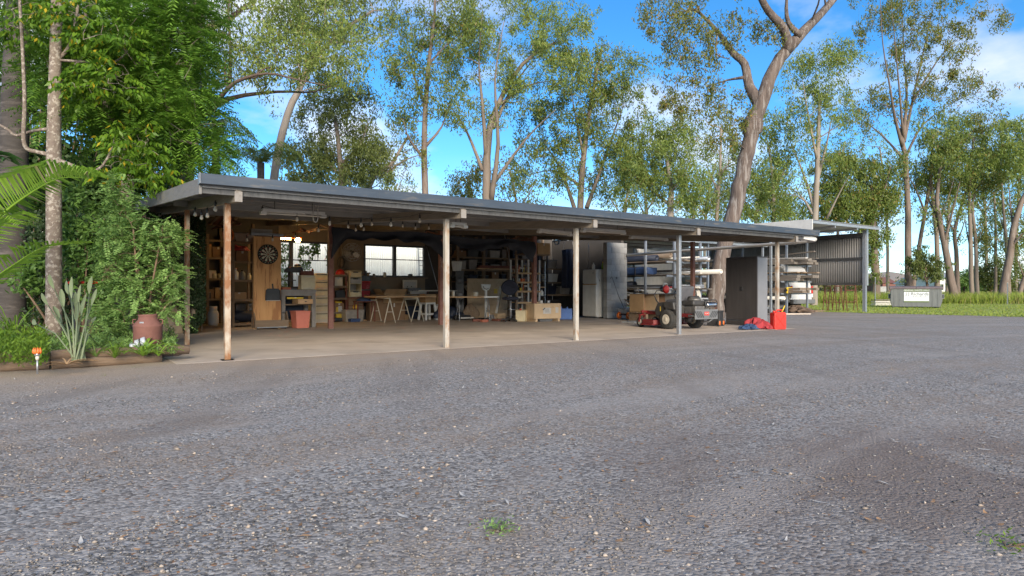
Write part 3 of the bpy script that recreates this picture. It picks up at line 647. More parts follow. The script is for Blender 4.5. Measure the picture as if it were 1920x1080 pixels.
# ---- dark shade cloth slung along the inner posts
def cloth(name, label, fn, nu, nv_, m, cat):
    mb = MB(); mb.grid(fn, nu, nv_); o = mb.build(name, M[m], smooth=True)
    sm = o.modifiers.new('thickness', 'SOLIDIFY'); sm.thickness = .006; return tag(o, label, cat)
def swag(px0, px1, top, bot, v, seed):
    rr = random.Random(seed); ph = [rr.uniform(0, 6) for _ in range(6)]
    a, b = P(px0, 450, v).x, P(px1, 450, v).x
    def f(s, t_):
        x = a + (b - a) * s
        zt = top + .03 * math.sin(s * 9 + ph[0]); zb = bot(s)
        z = zt + (zb - zt) * t_
        y = v + .06 * math.sin(s * 22 + ph[1] + 3 * t_) * (.3 + t_) + .10 * math.sin(t_ * 6 + ph[2] + s * 5) * .6 + .15 * t_ * (1 - t_)
        return (x, y, z + .03 * math.sin(s * 31 + ph[3]) * t_)
    return f
zt = rz_(6.42, 2.13)
cloth('shade_cloth', 'black shade cloth swagged between the inner posts above the windows', swag(622, 832, zt - .10, lambda s: zt - .42 - .42 * max(0, 1 - s / .13) ** 1.2 - .34 * max(0, (s - .86) / .14) ** 1.2 + .10 * math.sin(math.pi * min(1, s * 1.1)), 6.28, 3), 70, 14, 'dark_cloth', 'shade cloth')
cloth('shade_cloth', 'black shade cloth sagging between inner posts above the timber shelving', swag(840, 1003, zt - .14, lambda s: zt - .38 - .12 * math.sin(s * 5) ** 2 - .3 * max(0, (s - .8) / .2), 6.30, 7), 60, 14, 'dark_cloth', 'shade cloth')
# ---- pale iron shed seen through the windows, and its ladder
def corrugated(x0, x1, z0, z1, y, pitch=.09, amp=.014, ax='x'):
    n_ = int(abs(x1 - x0) / pitch * 4); mb = MB(); vs = []
    for z in (z0, z1):
        for i in range(n_ + 1):
            x = x0 + (x1 - x0) * i / n_; d = amp * math.sin(2 * math.pi * i / 4 + .78)
            vs.append((x, y + d, z) if ax == 'x' else (y + d, x, z))
    mb.add(vs, [(i, i + 1, n_ + 2 + i, n_ + 1 + i) for i in range(n_)]); return mb
ns = thing('iron_shed', 'pale corrugated iron shed seen through the rear windows', 'shed')
corrugated(-4, 11.5, 0, 3.4, 14.2).build('wall', M['sheet_light'], ns, smooth=True)
MB().box((3.7, 16, 3.42), (16, 4.2, .06)).build('roof', M['zinc_top'], ns)
t = thing('ladder', 'ladder leaning on the pale iron shed behind the right window', 'ladder')
lx = P(785, 490, 13.7).x
for s in (0, .42): br(t, 'rail', M['galv'], (lx + s, 13.5, 0), (lx + s + .12, 14.05, 3.2), .03, .06)
for k in range(1, 10): br(t, 'rung', M['galv'], (lx + .014 * k, 13.5 + .55 * k / 10, .32 * k), (lx + .42 + .014 * k, 13.5 + .55 * k / 10, .32 * k), .03, .03)
# white gable end of the old shed behind the side wall
t = thing('lean_to', 'white boarded lean-to with corrugated roof behind the grey barge board', 'shed')
a = P(288, 352, 12.0)
MB().box((a.x + .9, 12.9, 2.0), (1.9, 1.8, 4.0)).build('wall', M['white_paint'], t)
cr = corrugated(a.x - .3, a.x + 2.1, 0, 1, 0); cr.V = [(x, 11.8 + z * 2.2, 4.05 + y * 1.6 + z * .1) for (x, y, z) in cr.V]; cr.build('roof', M['steel_dark'], t, smooth=True)
# ---------------------------------------------------------------- trees
def leaf_quads(C, A, B, ln, wd):
    """rhombic leaves: centre C, long axis A, side axis B -> verts, quads"""
    n = len(C); l = ln[:, None]; w_ = wd[:, None]
    V = np.stack([C - A * l * .5, C - A * l * .08 + B * w_ * .5, C + A * l * .5, C - A * l * .08 - B * w_ * .5], 1).reshape(-1, 3)
    return V, np.arange(n * 4).reshape(-1, 4)
def unit(a): return a / np.maximum(np.linalg.norm(a, axis=-1, keepdims=True), 1e-9)
def foliage(rs, centres, nl, rad, ln, wd, hang=.8, flat=.7, drop=0):
    centres = np.asarray(centres, float); K = len(centres)
    C = np.repeat(centres, nl, 0); n = len(C)
    o = rs.normal(0, 1, (n, 3)); o = unit(o) * (rs.rand(n, 1) ** .45) * rad * np.repeat(.55 + .8 * rs.rand(K), nl)[:, None]; o[:, 2] *= flat
    if drop: o[:, 2] = o[:, 2] * 1.15 - drop * rad * rs.rand(n); o[:, :2] *= (1 - .35 * np.clip(-o[:, 2:3] / rad, 0, 1))
    C = C + o
    A = unit(np.stack([rs.normal(0, 1, n), rs.normal(0, 1, n), rs.normal(0, .6, n) - hang * 1.6], 1))
    B = unit(np.cross(A, rs.normal(0, 1, (n, 3))))
    return leaf_quads(C, A, B, ln * (.6 + .8 * rs.rand(n)) * 1.1, wd * 1.3 * (.65 + .7 * rs.rand(n)))
def polypix(pl, d, rs, off, base0=0.0):
    """pixel polyline with widths -> world points and radii; drifts off metres in depth so that the tree is round"""
    n = len(pl); pts = []; rad = []
    for i, (x, y, w_) in enumerate(pl):
        dd = d + base0 + off * i / max(1, n - 1); pts.append(D(x, y, dd)); rad.append(max(.012, w_ / FPX * dd / 2 * (.88 if w_ < 26 else 1)))
    return pts, rad
def smooth_poly(pts, rad, sub=3):
    P_, R_ = [], []
    n = len(pts)
    for i in range(n - 1):
        p0, p1, p2, p3 = pts[max(i - 1, 0)], pts[i], pts[i + 1], pts[min(i + 2, n - 1)]
        for k in range(sub):
            t = k / sub
            P_.append(.5 * ((2 * p1) + (p2 - p0) * t + (2 * p0 - 5 * p1 + 4 * p2 - p3) * t * t + (3 * p1 - p0 - 3 * p2 + p3) * t ** 3)); R_.append(rad[i] * (1 - t) + rad[i + 1] * t)
    P_.append(pts[-1]); R_.append(rad[-1]); return P_, R_
def gum(name, label, d, trunk, limbs, crown, leaf='leaf_gum', bark='gum_bark', seed=1, nl=46, rad=.75, ln=.20, wd=.052, hang=.8, twig=.5, cat='tree', group='gum trees around the shed', sides=8, gap=.0):
    rs = np.random.RandomState(seed); rr = random.Random(seed)
    base = D(trunk[0][0], trunk[0][1], d); gz = GZ
    t = thing(name, label, cat, (base.x, base.y, gz), 0, group)
    inv = -Vector((base.x, base.y, gz))
    wood = MB(); nodes = []; nrad = []
    tp, tr = polypix(trunk, d, rs, 0)
    if tp[0].z > gz: tp.insert(0, Vector((tp[0].x, tp[0].y, gz - .05))); tr.insert(0, tr[0] * 1.15)
    tp, tr = smooth_poly(tp, tr)
    tp = [p + Vector((rr.uniform(-1, 1), rr.uniform(-1, 1), 0)) * tr[i] * .12 for i, p in enumerate(tp)]
    wood.tube([p + inv for p in tp], tr, sides + 2)
    h0 = tp[0].z; h1 = tp[-1].z
    for p, q in zip(tp, tr):
        if p.z > h0 + (h1 - h0) * .45: nodes.append(p); nrad.append(q)
    for lb in limbs:
        st = D(lb[0][0], lb[0][1], d); ni = min(range(len(tp)), key=lambda i: (tp[i] - st).length)
        w0 = (tp[ni] - st).length
        px_span = abs(lb[-1][0] - lb[0][0]) + .6 * abs(lb[-1][1] - lb[0][1])
        lb = [(x_, y_, w_ * (1 - .72 * i_ / (len(lb) - 1))) for i_, (x_, y_, w_) in enumerate(lb)] if lb[-1][2] < 9 else lb
        lp, lr = polypix(lb, d, rs, rr.choice((-1, 1)) * rr.uniform(.25, .6) * px_span / FPX * d); lp, lr = smooth_poly(lp, lr)
        wood.tube([p + inv for p in lp], lr, sides)
        for p, q in list(zip(lp, lr))[len(lp) // 3:]: nodes.append(p); nrad.append(q)
    cl = []
    for (cx, cy, rx, ry, k) in crown:
        dr = rx / FPX * d * .95
        for _ in range(int(k * 1.1)):
            while True:
                v = Vector((rr.uniform(-1, 1), rr.uniform(-1, 1), rr.uniform(-1, 1)))
                if .12 < v.length < 1: break
            v *= v.length ** -.25
            cl.append(D(cx + v.x * rx * 1.14, cy + v.y * ry * 1.14, d + v.z * dr))
    NP = np.array([tuple(p) for p in nodes]); NR = list(nrad)
    order = sorted(range(len(cl)), key=lambda i: float(np.min(np.linalg.norm(NP - np.array(cl[i]), axis=1))))
    for i in order:
        c = np.array(cl[i]); dist = np.linalg.norm(NP - c, axis=1) + 1.1 * np.maximum(0, NP[:, 2] - c[2] + .15)
        j = int(np.argmin(dist)); p0 = Vector(NP[j]); p1 = cl[i]; L_ = (p1 - p0).length
        r0 = min(NR[j] * .7, .018 + .017 * L_ * twig * 2); m1 = p0.lerp(p1, .4) + Vector((rr.uniform(-.10, .10), rr.uniform(-.10, .10), rr.uniform(-.02, .10))) * L_
        m2 = p0.lerp(p1, .75) + Vector((rr.uniform(-.08, .08), rr.uniform(-.08, .08), .10)) * L_
        ps = [p0, m1, m2, p1]; rds = [r0, r0 * .8, r0 * .55, max(.006, r0 * .28)]
        wood.tube([p + inv for p in ps], rds, 5 if L_ > 1 else 4, cap=False)
        NP = np.vstack([NP] + [np.array([tuple(p)]) for p in (m1, m2, p1)]); NR += rds[1:]
    wood.build('trunk', M[bark], t, smooth=True)
    C = np.array([tuple(p + inv) for p in cl])
    V, Q = foliage(rs, C, int(nl * 1.65), rad * .76, ln * .90, wd * .95, hang, .95, .55)
    # every cluster also trails a smaller one beside it
    C2 = C + rs.normal(0, rad * .75, C.shape) * np.array([1, 1, .6]); V2, Q2 = foliage(rs, C2, max(8, nl // 2), rad * .6, ln * .88, wd * .85, hang)
    fast_mesh('crown', np.vstack([V, V2]), np.vstack([Q, Q2 + len(V)]), M[leaf], t)
    return t
def base_y(d): return HY + (EYE - GZ) * FPX / d
gum('gum_tree', 'old ironbark with dark furrowed trunk behind the left end of the shed roof', 19, [(340, base_y(19), 50), (343, 335, 42), (350, 200, 35), (358, 90, 31), (372, 0, 27), (385, -120, 20)],
    [[(345, 225, 18), (400, 195, 13), (440, 155, 11), (500, 138, 9), (560, 150, 7), (610, 160, 4)], [(372, 222, 18), (430, 185, 12), (520, 172, 9), (590, 172, 7), (640, 150, 4)], [(365, 62, 20), (420, 40, 15), (470, 5, 12), (540, -40, 8)],
     [(430, 165, 10), (432, 90, 8), (428, 20, 6), (440, -50, 4)]],
    [(480, 60, 110, 70, 40), (600, 60, 100, 60, 32), (420, 110, 60, 60, 14), (540, 120, 80, 40, 14), (460, -50, 140, 50, 24), (350, -80, 100, 60, 16), (620, 120, 60, 40, 8)], 'leaf_gum_light', 'dark_bark', 11, 60, .55, .12, .032, .8)
gum('gum_tree', 'slender pale gum leaning right above the shed roof, third trunk from the left', 27, [(505, base_y(27), 19), (513, 345, 17), (540, 215, 15), (565, 160, 13), (586, 115, 11), (640, 60, 8), (700, 20, 5)],
    [[(562, 170, 9), (560, 110, 7), (545, 40, 5), (540, -20, 4)], [(582, 125, 8), (605, 70, 6), (610, 0, 5)], [(620, 80, 6), (690, 75, 4), (735, 60, 3)]],
    [(640, 30, 90, 50, 34), (575, 20, 60, 50, 16), (700, 55, 60, 45, 16), (600, 130, 60, 35, 12), (640, -50, 120, 50, 24)], 'leaf_gum', 'pale_bark', 12, 52, .62, .15, .040)
gum('gum_tree', 'dense dark-leaved gum low behind the roof, right of the leaning pale trunk', 31, [(640, base_y(31), 15), (640, 350, 13), (636, 280, 10), (628, 220, 7)],
    [[(640, 330, 8), (600, 290, 6), (580, 250, 4)], [(638, 310, 8), (675, 270, 6), (690, 230, 4)]],
    [(630, 230, 75, 60, 46), (600, 300, 60, 45, 32), (680, 300, 55, 40, 28), (640, 180, 60, 40, 18), (545, 310, 30, 40, 9), (650, 330, 80, 25, 20)], 'leaf_gum_dark', 'gum_bark', 13, 70, .62, .15, .045)
gum('gum_tree', 'small crooked gum leaning right just above the roof line', 34, [(670, base_y(34), 13), (690, 355, 12), (730, 312, 9), (748, 285, 6), (765, 255, 4)],
    [[(715, 330, 6), (760, 300, 5), (790, 290, 3)]], [(700, 312, 40, 28, 14), (762, 285, 28, 35, 9), (720, 280, 25, 20, 5)], 'leaf_gum_warm', 'pale_bark', 14, 44, .6, .16, .045)
gum('gum_tree', 'straight reddish gum standing alone in the blue gap above the roof', 34, [(798, base_y(34), 17), (797, 365, 14), (795, 260, 12), (800, 170, 10), (806, 100, 8), (815, 30, 6), (815, -40, 4)],
    [[(797, 300, 8), (768, 262, 6), (756, 225, 4)], [(797, 275, 8), (828, 238, 6), (842, 195, 4)], [(798, 200, 6), (775, 140, 5), (765, 80, 3)], [(804, 120, 6), (850, 70, 4)]],
    [(790, 130, 55, 50, 26), (760, 205, 34, 34, 14), (770, 55, 50, 40, 18), (845, 50, 50, 45, 20), (830, 190, 34, 30, 12), (800, -30, 90, 40, 18), (752, 120, 30, 40, 8)], 'leaf_gum', 'skin_bark', 15, 52, .66, .17, .046)
gum('gum_tree', 'largest many-stemmed gum fanning wide above the middle of the roof', 36, [(912, base_y(36), 24), (912, 380, 20), (916, 260, 15), (932, 200, 11), (980, 120, 8), (1040, 80, 5)],
    [[(912, 300, 11), (905, 200, 9), (898, 120, 7), (905, 20, 5)], [(925, 240, 10), (960, 165, 8), (1000, 112, 5)], [(905, 320, 9), (872, 240, 7), (838, 192, 5)], [(920, 380, 14), (934, 270, 11), (928, 150, 8), (945, 40, 5)],
     [(922, 350, 9), (985, 262, 7), (1042, 205, 4)], [(932, 200, 7), (990, 160, 5), (1060, 150, 3)]],
    [(960, 45, 120, 50, 48), (1045, 60, 70, 50, 34), (900, 120, 60, 55, 26), (1010, 140, 60, 40, 18), (860, 60, 50, 45, 18), (955, 200, 60, 40, 12), (860, 215, 36, 28, 9), (1065, 120, 45, 40, 14), (950, -50, 160, 45, 34)], 'leaf_gum_light', 'gum_bark', 16, 58, .72, .19, .046)
gum('gum_tree', 'small yellow-green gum at the roof line below the many-stemmed gum', 52, [(880, base_y(52), 8), (880, 370, 6), (878, 330, 4)], [], [(872, 345, 36, 26, 24), (905, 320, 20, 20, 6)], 'leaf_gum_warm', 'pale_bark', 17, 44, .85, .24, .065)
gum('gum_tree', 'bushy olive gum on three thin stems right of the middle of the roof', 40, [(1090, base_y(40), 16), (1088, 390, 14), (1097, 270, 11), (1112, 170, 8), (1128, 95, 5)],
    [[(1080, 400, 10), (1050, 315, 8), (1010, 255, 5)], [(1100, 390, 10), (1140, 280, 8), (1172, 190, 5)], [(1090, 350, 7), (1040, 320, 5), (985, 330, 3)], [(1095, 300, 7), (1080, 220, 5), (1070, 170, 3)]],
    [(1120, 120, 70, 48, 34), (1040, 235, 70, 45, 40), (1150, 210, 64, 55, 42), (1010, 310, 52, 45, 26), (1120, 310, 74, 50, 36), (1190, 130, 26, 36, 9), (1080, 180, 50, 40, 18), (1180, 280, 30, 40, 10)], 'leaf_gum', 'gum_bark', 18, 58, .78, .2, .052)
gum('gum_tree', 'light green rounded gum with white dead limb left of the big leaning trunk', 37, [(1255, base_y(37), 16), (1257, 405, 14), (1258, 350, 11), (1250, 300, 7)], [[(1257, 385, 8), (1215, 350, 6), (1190, 320, 4)], [(1258, 360, 8), (1285, 320, 6), (1300, 290, 4)]],
    [(1240, 295, 70, 50, 56), (1200, 345, 46, 38, 22), (1290, 345, 42, 38, 20), (1255, 248, 44, 22, 14)], 'leaf_gum_light', 'pale_bark', 19, 66, .72, .18, .05)
gum('gum_tree', 'thin pale gum just left of the big leaning trunk, showing cloud through its crown', 46, [(1340, base_y(46), 9), (1344, 405, 8), (1350, 320, 6), (1352, 240, 4)], [[(1346, 360, 5), (1325, 310, 4)], [(1350, 330, 5), (1375, 290, 3)], [(1300, 410, 5), (1304, 370, 4), (1310, 330, 3)]],
    [(1345, 255, 55, 40, 22), (1320, 350, 40, 34, 16), (1300, 390, 50, 20, 12), (1370, 300, 30, 40, 8)], 'leaf_gum', 'pale_bark', 20, 44, .8, .22, .058)
gum('gum_tree', 'light-leaved gum filling the sky just right of the big leaning trunk', 44, [(1440, base_y(44), 10), (1450, 405, 8), (1448, 330, 6), (1440, 270, 4)], [[(1450, 390, 6), (1425, 355, 5), (1410, 320, 3)], [(1450, 360, 6), (1475, 310, 4), (1480, 270, 3)]],
    [(1430, 330, 44, 44, 30), (1465, 270, 36, 44, 18), (1430, 390, 50, 22, 16), (1440, 230, 30, 30, 9), (1490, 390, 40, 30, 10)], 'leaf_gum_light', 'pale_bark', 21, 50, .8, .21, .056)
# the big leaning gum behind the mower, with its burl and forked limbs
gum('gum_tree', 'big leaning rough-barked gum with a burl, rising behind the black cabinet', 23, [(1336, base_y(23), 40), (1341, 565, 33), (1347, 520, 30), (1358, 460, 28), (1374, 412, 28), (1387, 350, 28), (1399, 300, 27), (1407, 258, 26), (1411, 242, 36), (1414, 229, 36), (1418, 213, 26), (1428, 190, 27), (1450, 130, 25), (1470, 100, 24), (1490, 76, 24)],
    [[(1426, 196, 27), (1405, 162, 22), (1396, 120, 20), (1375, 100, 20), (1350, 65, 15), (1320, 32, 12), (1300, 18, 12), (1275, 25, 9), (1255, 38, 6)], [(1478, 96, 24), (1470, 55, 18), (1440, 20, 15), (1420, -20, 13), (1400, -80, 9)],
     [(1486, 82, 24), (1510, 55, 20), (1540, 25, 16), (1570, -10, 14), (1620, -70, 9)], [(1500, 66, 15), (1478, 42, 13), (1475, 0, 11), (1487, -50, 8)], [(1396, 145, 8), (1365, 150, 6), (1335, 160, 4)], [(1345, 62, 5), (1343, 100, 4), (1365, 110, 3)]],
    [(1262, 25, 64, 40, 26), (1225, 60, 30, 34, 7), (1310, 85, 56, 46, 20), (1275, 140, 60, 50, 18), (1390, 50, 40, 34, 10), (1370, 200, 52, 34, 16), (1300, 205, 44, 30, 11), (1440, 55, 34, 26, 7), (1380, -60, 110, 50, 24), (1560, -60, 90, 46, 18), (1350, 250, 40, 24, 7), (1250, 190, 30, 26, 5)], 'leaf_gum_warm', 'red_bark', 22, 44, .42, .115, .034, twig=.45, sides=14)
gum('gum_tree', 'pale smooth-trunked gum rising directly above the far lean-to roof', 42, [(1526, base_y(42), 15), (1528, 415, 13), (1532, 330, 11), (1534, 260, 9), (1537, 180, 5)], [[(1528, 395, 9), (1506, 325, 7), (1480, 262, 4)], [(1533, 335, 8), (1550, 270, 6), (1560, 215, 4)], [(1524, 402, 7), (1500, 365, 5), (1468, 348, 3)], [(1532, 300, 7), (1516, 220, 5), (1505, 150, 3)], [(1550, 410, 6), (1575, 360, 4), (1592, 330, 3)]],
    [(1548, 115, 52, 40, 24), (1500, 130, 36, 36, 14), (1562, 205, 46, 36, 18), (1488, 225, 34, 44, 16), (1520, 185, 36, 30, 11), (1480, 330, 36, 34, 12), (1590, 90, 24, 24, 6), (1545, 270, 40, 30, 9)], 'leaf_gum_light', 'pale_bark', 23, 50, .78, .2, .052)
gum('gum_tree', 'dense dark gum close behind the end wall of the far lean-to', 50, [(1643, base_y(50), 20), (1643, 545, 18), (1638, 440, 14), (1634, 350, 9)], [[(1638, 430, 8), (1605, 380, 6), (1580, 340, 4)], [(1637, 410, 8), (1660, 350, 5), (1670, 310, 4)], [(1641, 490, 6), (1622, 470, 4), (1615, 440, 3)]],
    [(1595, 330, 62, 46, 54), (1572, 375, 54, 34, 34), (1640, 400, 46, 54, 30), (1632, 475, 30, 44, 14), (1662, 330, 36, 44, 16), (1600, 400, 50, 30, 14)], 'leaf_gum', 'skin_bark', 24, 70, .95, .24, .066)
FG = 'gum trees along the field edge'
gum('gum_tree', 'tallest field-edge gum with many upright stems, behind the left end of the waste bin', 51, [(1704, base_y(51), 18), (1703, 545, 15), (1702, 400, 12), (1698, 300, 10), (1692, 270, 9), (1690, 240, 8)],
    [[(1692, 275, 8), (1678, 220, 7), (1668, 160, 6), (1655, 80, 5), (1650, -10, 4)], [(1693, 268, 8), (1700, 180, 7), (1695, 100, 5), (1690, -10, 4)], [(1695, 266, 8), (1715, 170, 6), (1735, 80, 5), (1752, 0, 4)], [(1696, 300, 6), (1652, 252, 5), (1610, 220, 3)], [(1700, 290, 6), (1732, 232, 5), (1792, 190, 3)], [(1694, 262, 6), (1682, 120, 4), (1672, 20, 3)], [(1712, 190, 5), (1760, 110, 4), (1800, 70, 3)]],
    [(1660, 50, 50, 44, 20), (1730, 40, 62, 44, 24), (1700, 110, 42, 34, 14), (1790, 80, 44, 34, 16), (1640, 195, 36, 26, 12), (1762, 150, 42, 34, 14), (1820, 170, 52, 24, 14), (1612, 222, 26, 26, 9), (1720, -20, 120, 34, 30), (1700, 190, 50, 30, 9), (1845, 40, 40, 30, 9)], 'leaf_gum_warm', 'skin_bark', 25, 50, .82, .23, .06, group=FG)
gum('gum_tree', 'thin field-edge gum leaning right beside the tallest one', 52, [(1708, base_y(52), 11), (1711, 545, 10), (1722, 470, 8), (1738, 380, 7), (1750, 300, 5)], [[(1735, 400, 5), (1715, 350, 4), (1700, 330, 3)]], [(1748, 290, 36, 34, 16), (1715, 330, 30, 30, 12), (1765, 340, 26, 26, 7)], 'leaf_gum', 'skin_bark', 26, 50, .9, .24, .062, group=FG)
gum('gum_tree', 'slim grey field-edge gum standing straight above the middle of the waste bin', 52, [(1757, base_y(52), 12), (1757, 545, 11), (1757, 460, 9), (1750, 380, 7), (1745, 320, 5), (1750, 250, 4)], [[(1755, 430, 6), (1775, 380, 4), (1790, 330, 3)], [(1752, 400, 5), (1735, 360, 4)]], [(1775, 320, 46, 34, 20), (1745, 240, 36, 34, 14), (1790, 380, 30, 24, 8), (1735, 350, 30, 22, 7)], 'leaf_gum_light', 'gum_bark', 27, 50, .9, .24, .062, group=FG)
gum('gum_tree', 'thick brown field-edge gum leaning left, just right of the waste bin', 50, [(1790, base_y(50), 20), (1788, 549, 17), (1776, 480, 13), (1764, 425, 11), (1757, 370, 8), (1765, 300, 5)], [[(1770, 455, 8), (1785, 400, 6), (1800, 340, 4)], [(1762, 420, 7), (1740, 370, 5)]], [(1800, 300, 50, 34, 24), (1765, 280, 30, 30, 10), (1740, 400, 26, 22, 6)], 'leaf_gum', 'skin_bark', 28, 50, .9, .24, .062, group=FG)
gum('gum_tree', 'brown field-edge gum with a high fork, second trunk right of the waste bin', 56, [(1797, base_y(56), 11), (1795, 540, 10), (1793, 470, 8), (1790, 430, 7), (1808, 370, 5), (1825, 320, 3)], [[(1791, 435, 5), (1775, 410, 4), (1765, 390, 3)], [(1793, 455, 4), (1804, 430, 4), (1812, 400, 3)]], [(1810, 255, 54, 34, 26), (1780, 440, 18, 14, 5), (1835, 320, 40, 26, 11)], 'leaf_gum_light', 'skin_bark', 29, 50, .95, .26, .066, group=FG)
gum('gum_tree', 'left one of the close pair of straight field-edge gums', 52, [(1822, base_y(52), 10), (1822, 547, 9), (1820, 460, 8), (1818, 350, 6), (1826, 260, 4)], [[(1820, 470, 4), (1812, 430, 3), (1808, 400, 2)], [(1819, 390, 4), (1840, 340, 3)]], [(1842, 270, 54, 38, 28), (1800, 350, 30, 24, 8), (1850, 340, 34, 22, 8)], 'leaf_gum', 'gum_bark', 30, 50, .9, .24, .062, group=FG)
gum('gum_tree', 'right one of the close pair of straight field-edge gums', 53, [(1833, base_y(53), 10), (1832, 545, 9), (1829, 450, 7), (1824, 380, 5), (1835, 310, 3)], [[(1829, 460, 4), (1843, 430, 3)]], [(1850, 330, 40, 28, 14), (1840, 440, 18, 18, 7), (1850, 225, 40, 24, 10)], 'leaf_gum_warm', 'gum_bark', 31, 50, .9, .24, .062, group=FG)
gum('gum_tree', 'leafy young gum in the field, left of the thick leaning trunk near the right border', 58, [(1866, base_y(58), 8), (1866, 540, 7), (1867, 440, 5), (1864, 360, 3)], [[(1867, 470, 3), (1850, 440, 2)], [(1866, 450, 3), (1884, 420, 2)]], [(1868, 385, 40, 44, 26), (1868, 465, 30, 36, 20), (1900, 340, 30, 30, 9)], 'leaf_gum', 'gum_bark', 32, 46, .85, .23, .06, group=FG)
gum('gum_tree', 'thickest field-edge gum leaning right near the right border', 50, [(1880, base_y(50), 20), (1881, 548, 17), (1893, 480, 14), (1905, 410, 12), (1922, 365, 9), (1950, 310, 6)], [[(1896, 465, 7), (1915, 440, 5), (1945, 425, 4)], [(1900, 430, 6), (1895, 390, 5), (1890, 330, 3)], [(1912, 385, 5), (1960, 350, 4)]], [(1920, 285, 50, 40, 26), (1900, 250, 40, 30, 14), (1960, 330, 40, 50, 14), (1930, 440, 24, 18, 6), (1890, 310, 34, 26, 10)], 'leaf_gum_light', 'skin_bark', 33, 50, .9, .24, .062, group=FG)
gum('gum_tree', 'gum trunk half hidden behind the thickest leaning field-edge gum', 56, [(1891, base_y(56), 11), (1891, 545, 10), (1888, 470, 7), (1882, 400, 5), (1876, 320, 4)], [[(1886, 440, 4), (1872, 400, 3)]], [(1880, 300, 40, 34, 16), (1905, 500, 22, 20, 9)], 'leaf_gum', 'gum_bark', 34, 46, .9, .24, .062, group=FG)
gum('gum_tree', 'brown gum leaning out of the picture at the right border', 54, [(1908, base_y(54), 11), (1912, 550, 10), (1926, 500, 8), (1942, 440, 6), (1955, 380, 4)], [[(1920, 520, 4), (1905, 480, 3)]], [(1945, 400, 34, 40, 16), (1912, 455, 16, 20, 6)], 'leaf_gum_warm', 'skin_bark', 35, 46, .9, .24, .062, group=FG)
gum('small_tree', 'small dark-leaved tree directly behind the waste bin', 48, [(1742, base_y(48), 6), (1738, 530, 5), (1735, 500, 4)], [[(1740, 535, 4), (1725, 500, 3)]], [(1735, 500, 26, 26, 22), (1718, 490, 16, 22, 9), (1755, 505, 14, 20, 7)], 'leaf_gum_dark', 'dark_bark', 36, 60, .55, .18, .06, group='small trees in the field')
gum('bush', 'round green bush in the field between the straight gums', 60, [(1808, base_y(60), 4), (1808, 545, 4), (1808, 530, 3)], [], [(1808, 530, 22, 20, 26)], 'leaf_shrub', 'dark_bark', 37, 70, .7, .2, .08, hang=.1, group='bushes in the field')
gum('bush', 'broad dark bush in the field left of the thickest leaning gum', 60, [(1858, base_y(60), 5), (1858, 545, 5), (1858, 520, 3)], [], [(1850, 522, 34, 22, 20), (1872, 512, 24, 26, 9), (1905, 528, 18, 16, 5)], 'leaf_gum_dark', 'dark_bark', 38, 70, .8, .22, .09, hang=.1, group='bushes in the field')
for i, (x, y, rx, ry, lab) in enumerate([(1480, 500, 50, 34, 'low scrub seen under the far lean-to between the racks'), (1395, 505, 60, 40, 'scrub glimpsed behind the big leaning trunk'), (1225, 520, 60, 40, 'scrub glimpsed through the pipe rack beside the block pier')]):
    gum('bush', lab, 44, [(x, base_y(44), 6), (x, 545, 5), (x, 520, 4)], [], [(x, y, rx, ry, 44)], 'leaf_gum', 'dark_bark', 40 + i, 60, .8, .2, .07, hang=.2, group='scrub behind the sheds')
# slender gums of the belt behind the roof
for i, (x, lean, top, d_, leaf, lab) in enumerate([(975, -10, 300, 58, 'leaf_gum_warm', 'slender far gum low between the many-stemmed and the three-stemmed gum'), (1165, 12, 300, 60, 'leaf_gum_light', 'slender far gum filling the gap right of the three-stemmed gum'), (1215, -8, 235, 64, 'leaf_gum', 'thin far gum above the block pier'), (1320, 10, 290, 62, 'leaf_gum_light', 'thin far gum above the grey front post'),
        (1375, -6, 330, 66, 'leaf_gum_warm', 'far gum half hidden behind the big leaning trunk'), (1415, 8, 300, 60, 'leaf_gum_light', 'far gum just right of the big leaning trunk base'), (1475, -10, 345, 66, 'leaf_gum', 'low far gum left of the far lean-to roof'), (1570, 6, 250, 64, 'leaf_gum_light', 'far gum above the middle of the far lean-to roof'), (1665, -8, 250, 66, 'leaf_gum_light', 'far pale gum just right of the far lean-to'),
        (1775, 10, 200, 68, 'leaf_gum_warm', 'far gum rising behind the right half of the skip'), (1850, -8, 250, 68, 'leaf_gum_light', 'far gum behind the close pair of field-edge gums'), (1905, 8, 220, 70, 'leaf_gum', 'far gum at the right border behind the leaning trunks'), (725, 10, 330, 60, 'leaf_gum_light', 'low far gum in the blue gap left of the lone reddish gum'), (570, 0, 300, 56, 'leaf_gum', 'far gum low behind the leaning pale trunk')]):
    h_ = 420 - top; rr = random.Random(600 + i); w_ = 7
    gum('gum_tree', lab, d_, [(x, base_y(d_), w_), (x + lean * .2, 430, w_ - 1), (x + lean, (top + 420) / 2, 5), (x + 2 * lean, top + h_ * .15, 3)], [[(x + lean * .4, 410, 4), (x - 22, 370, 3), (x - 34, 340, 2)], [(x + lean * .6, 400, 4), (x + 24, 350, 3), (x + 36, 315, 2)]],
        [(x + 2 * lean, top + h_ * .2, 34, h_ * .24, 14), (x - 24, top + h_ * .55, 30, h_ * .26, 13), (x + 28, top + h_ * .5, 30, h_ * .28, 13), (x + lean, top + h_ * .8, 44, h_ * .2, 12)], leaf, rr.choice(['pale_bark', 'gum_bark']), 600 + i, 22, .95, .26, .075, group='far gums of the belt behind the roof', sides=6)
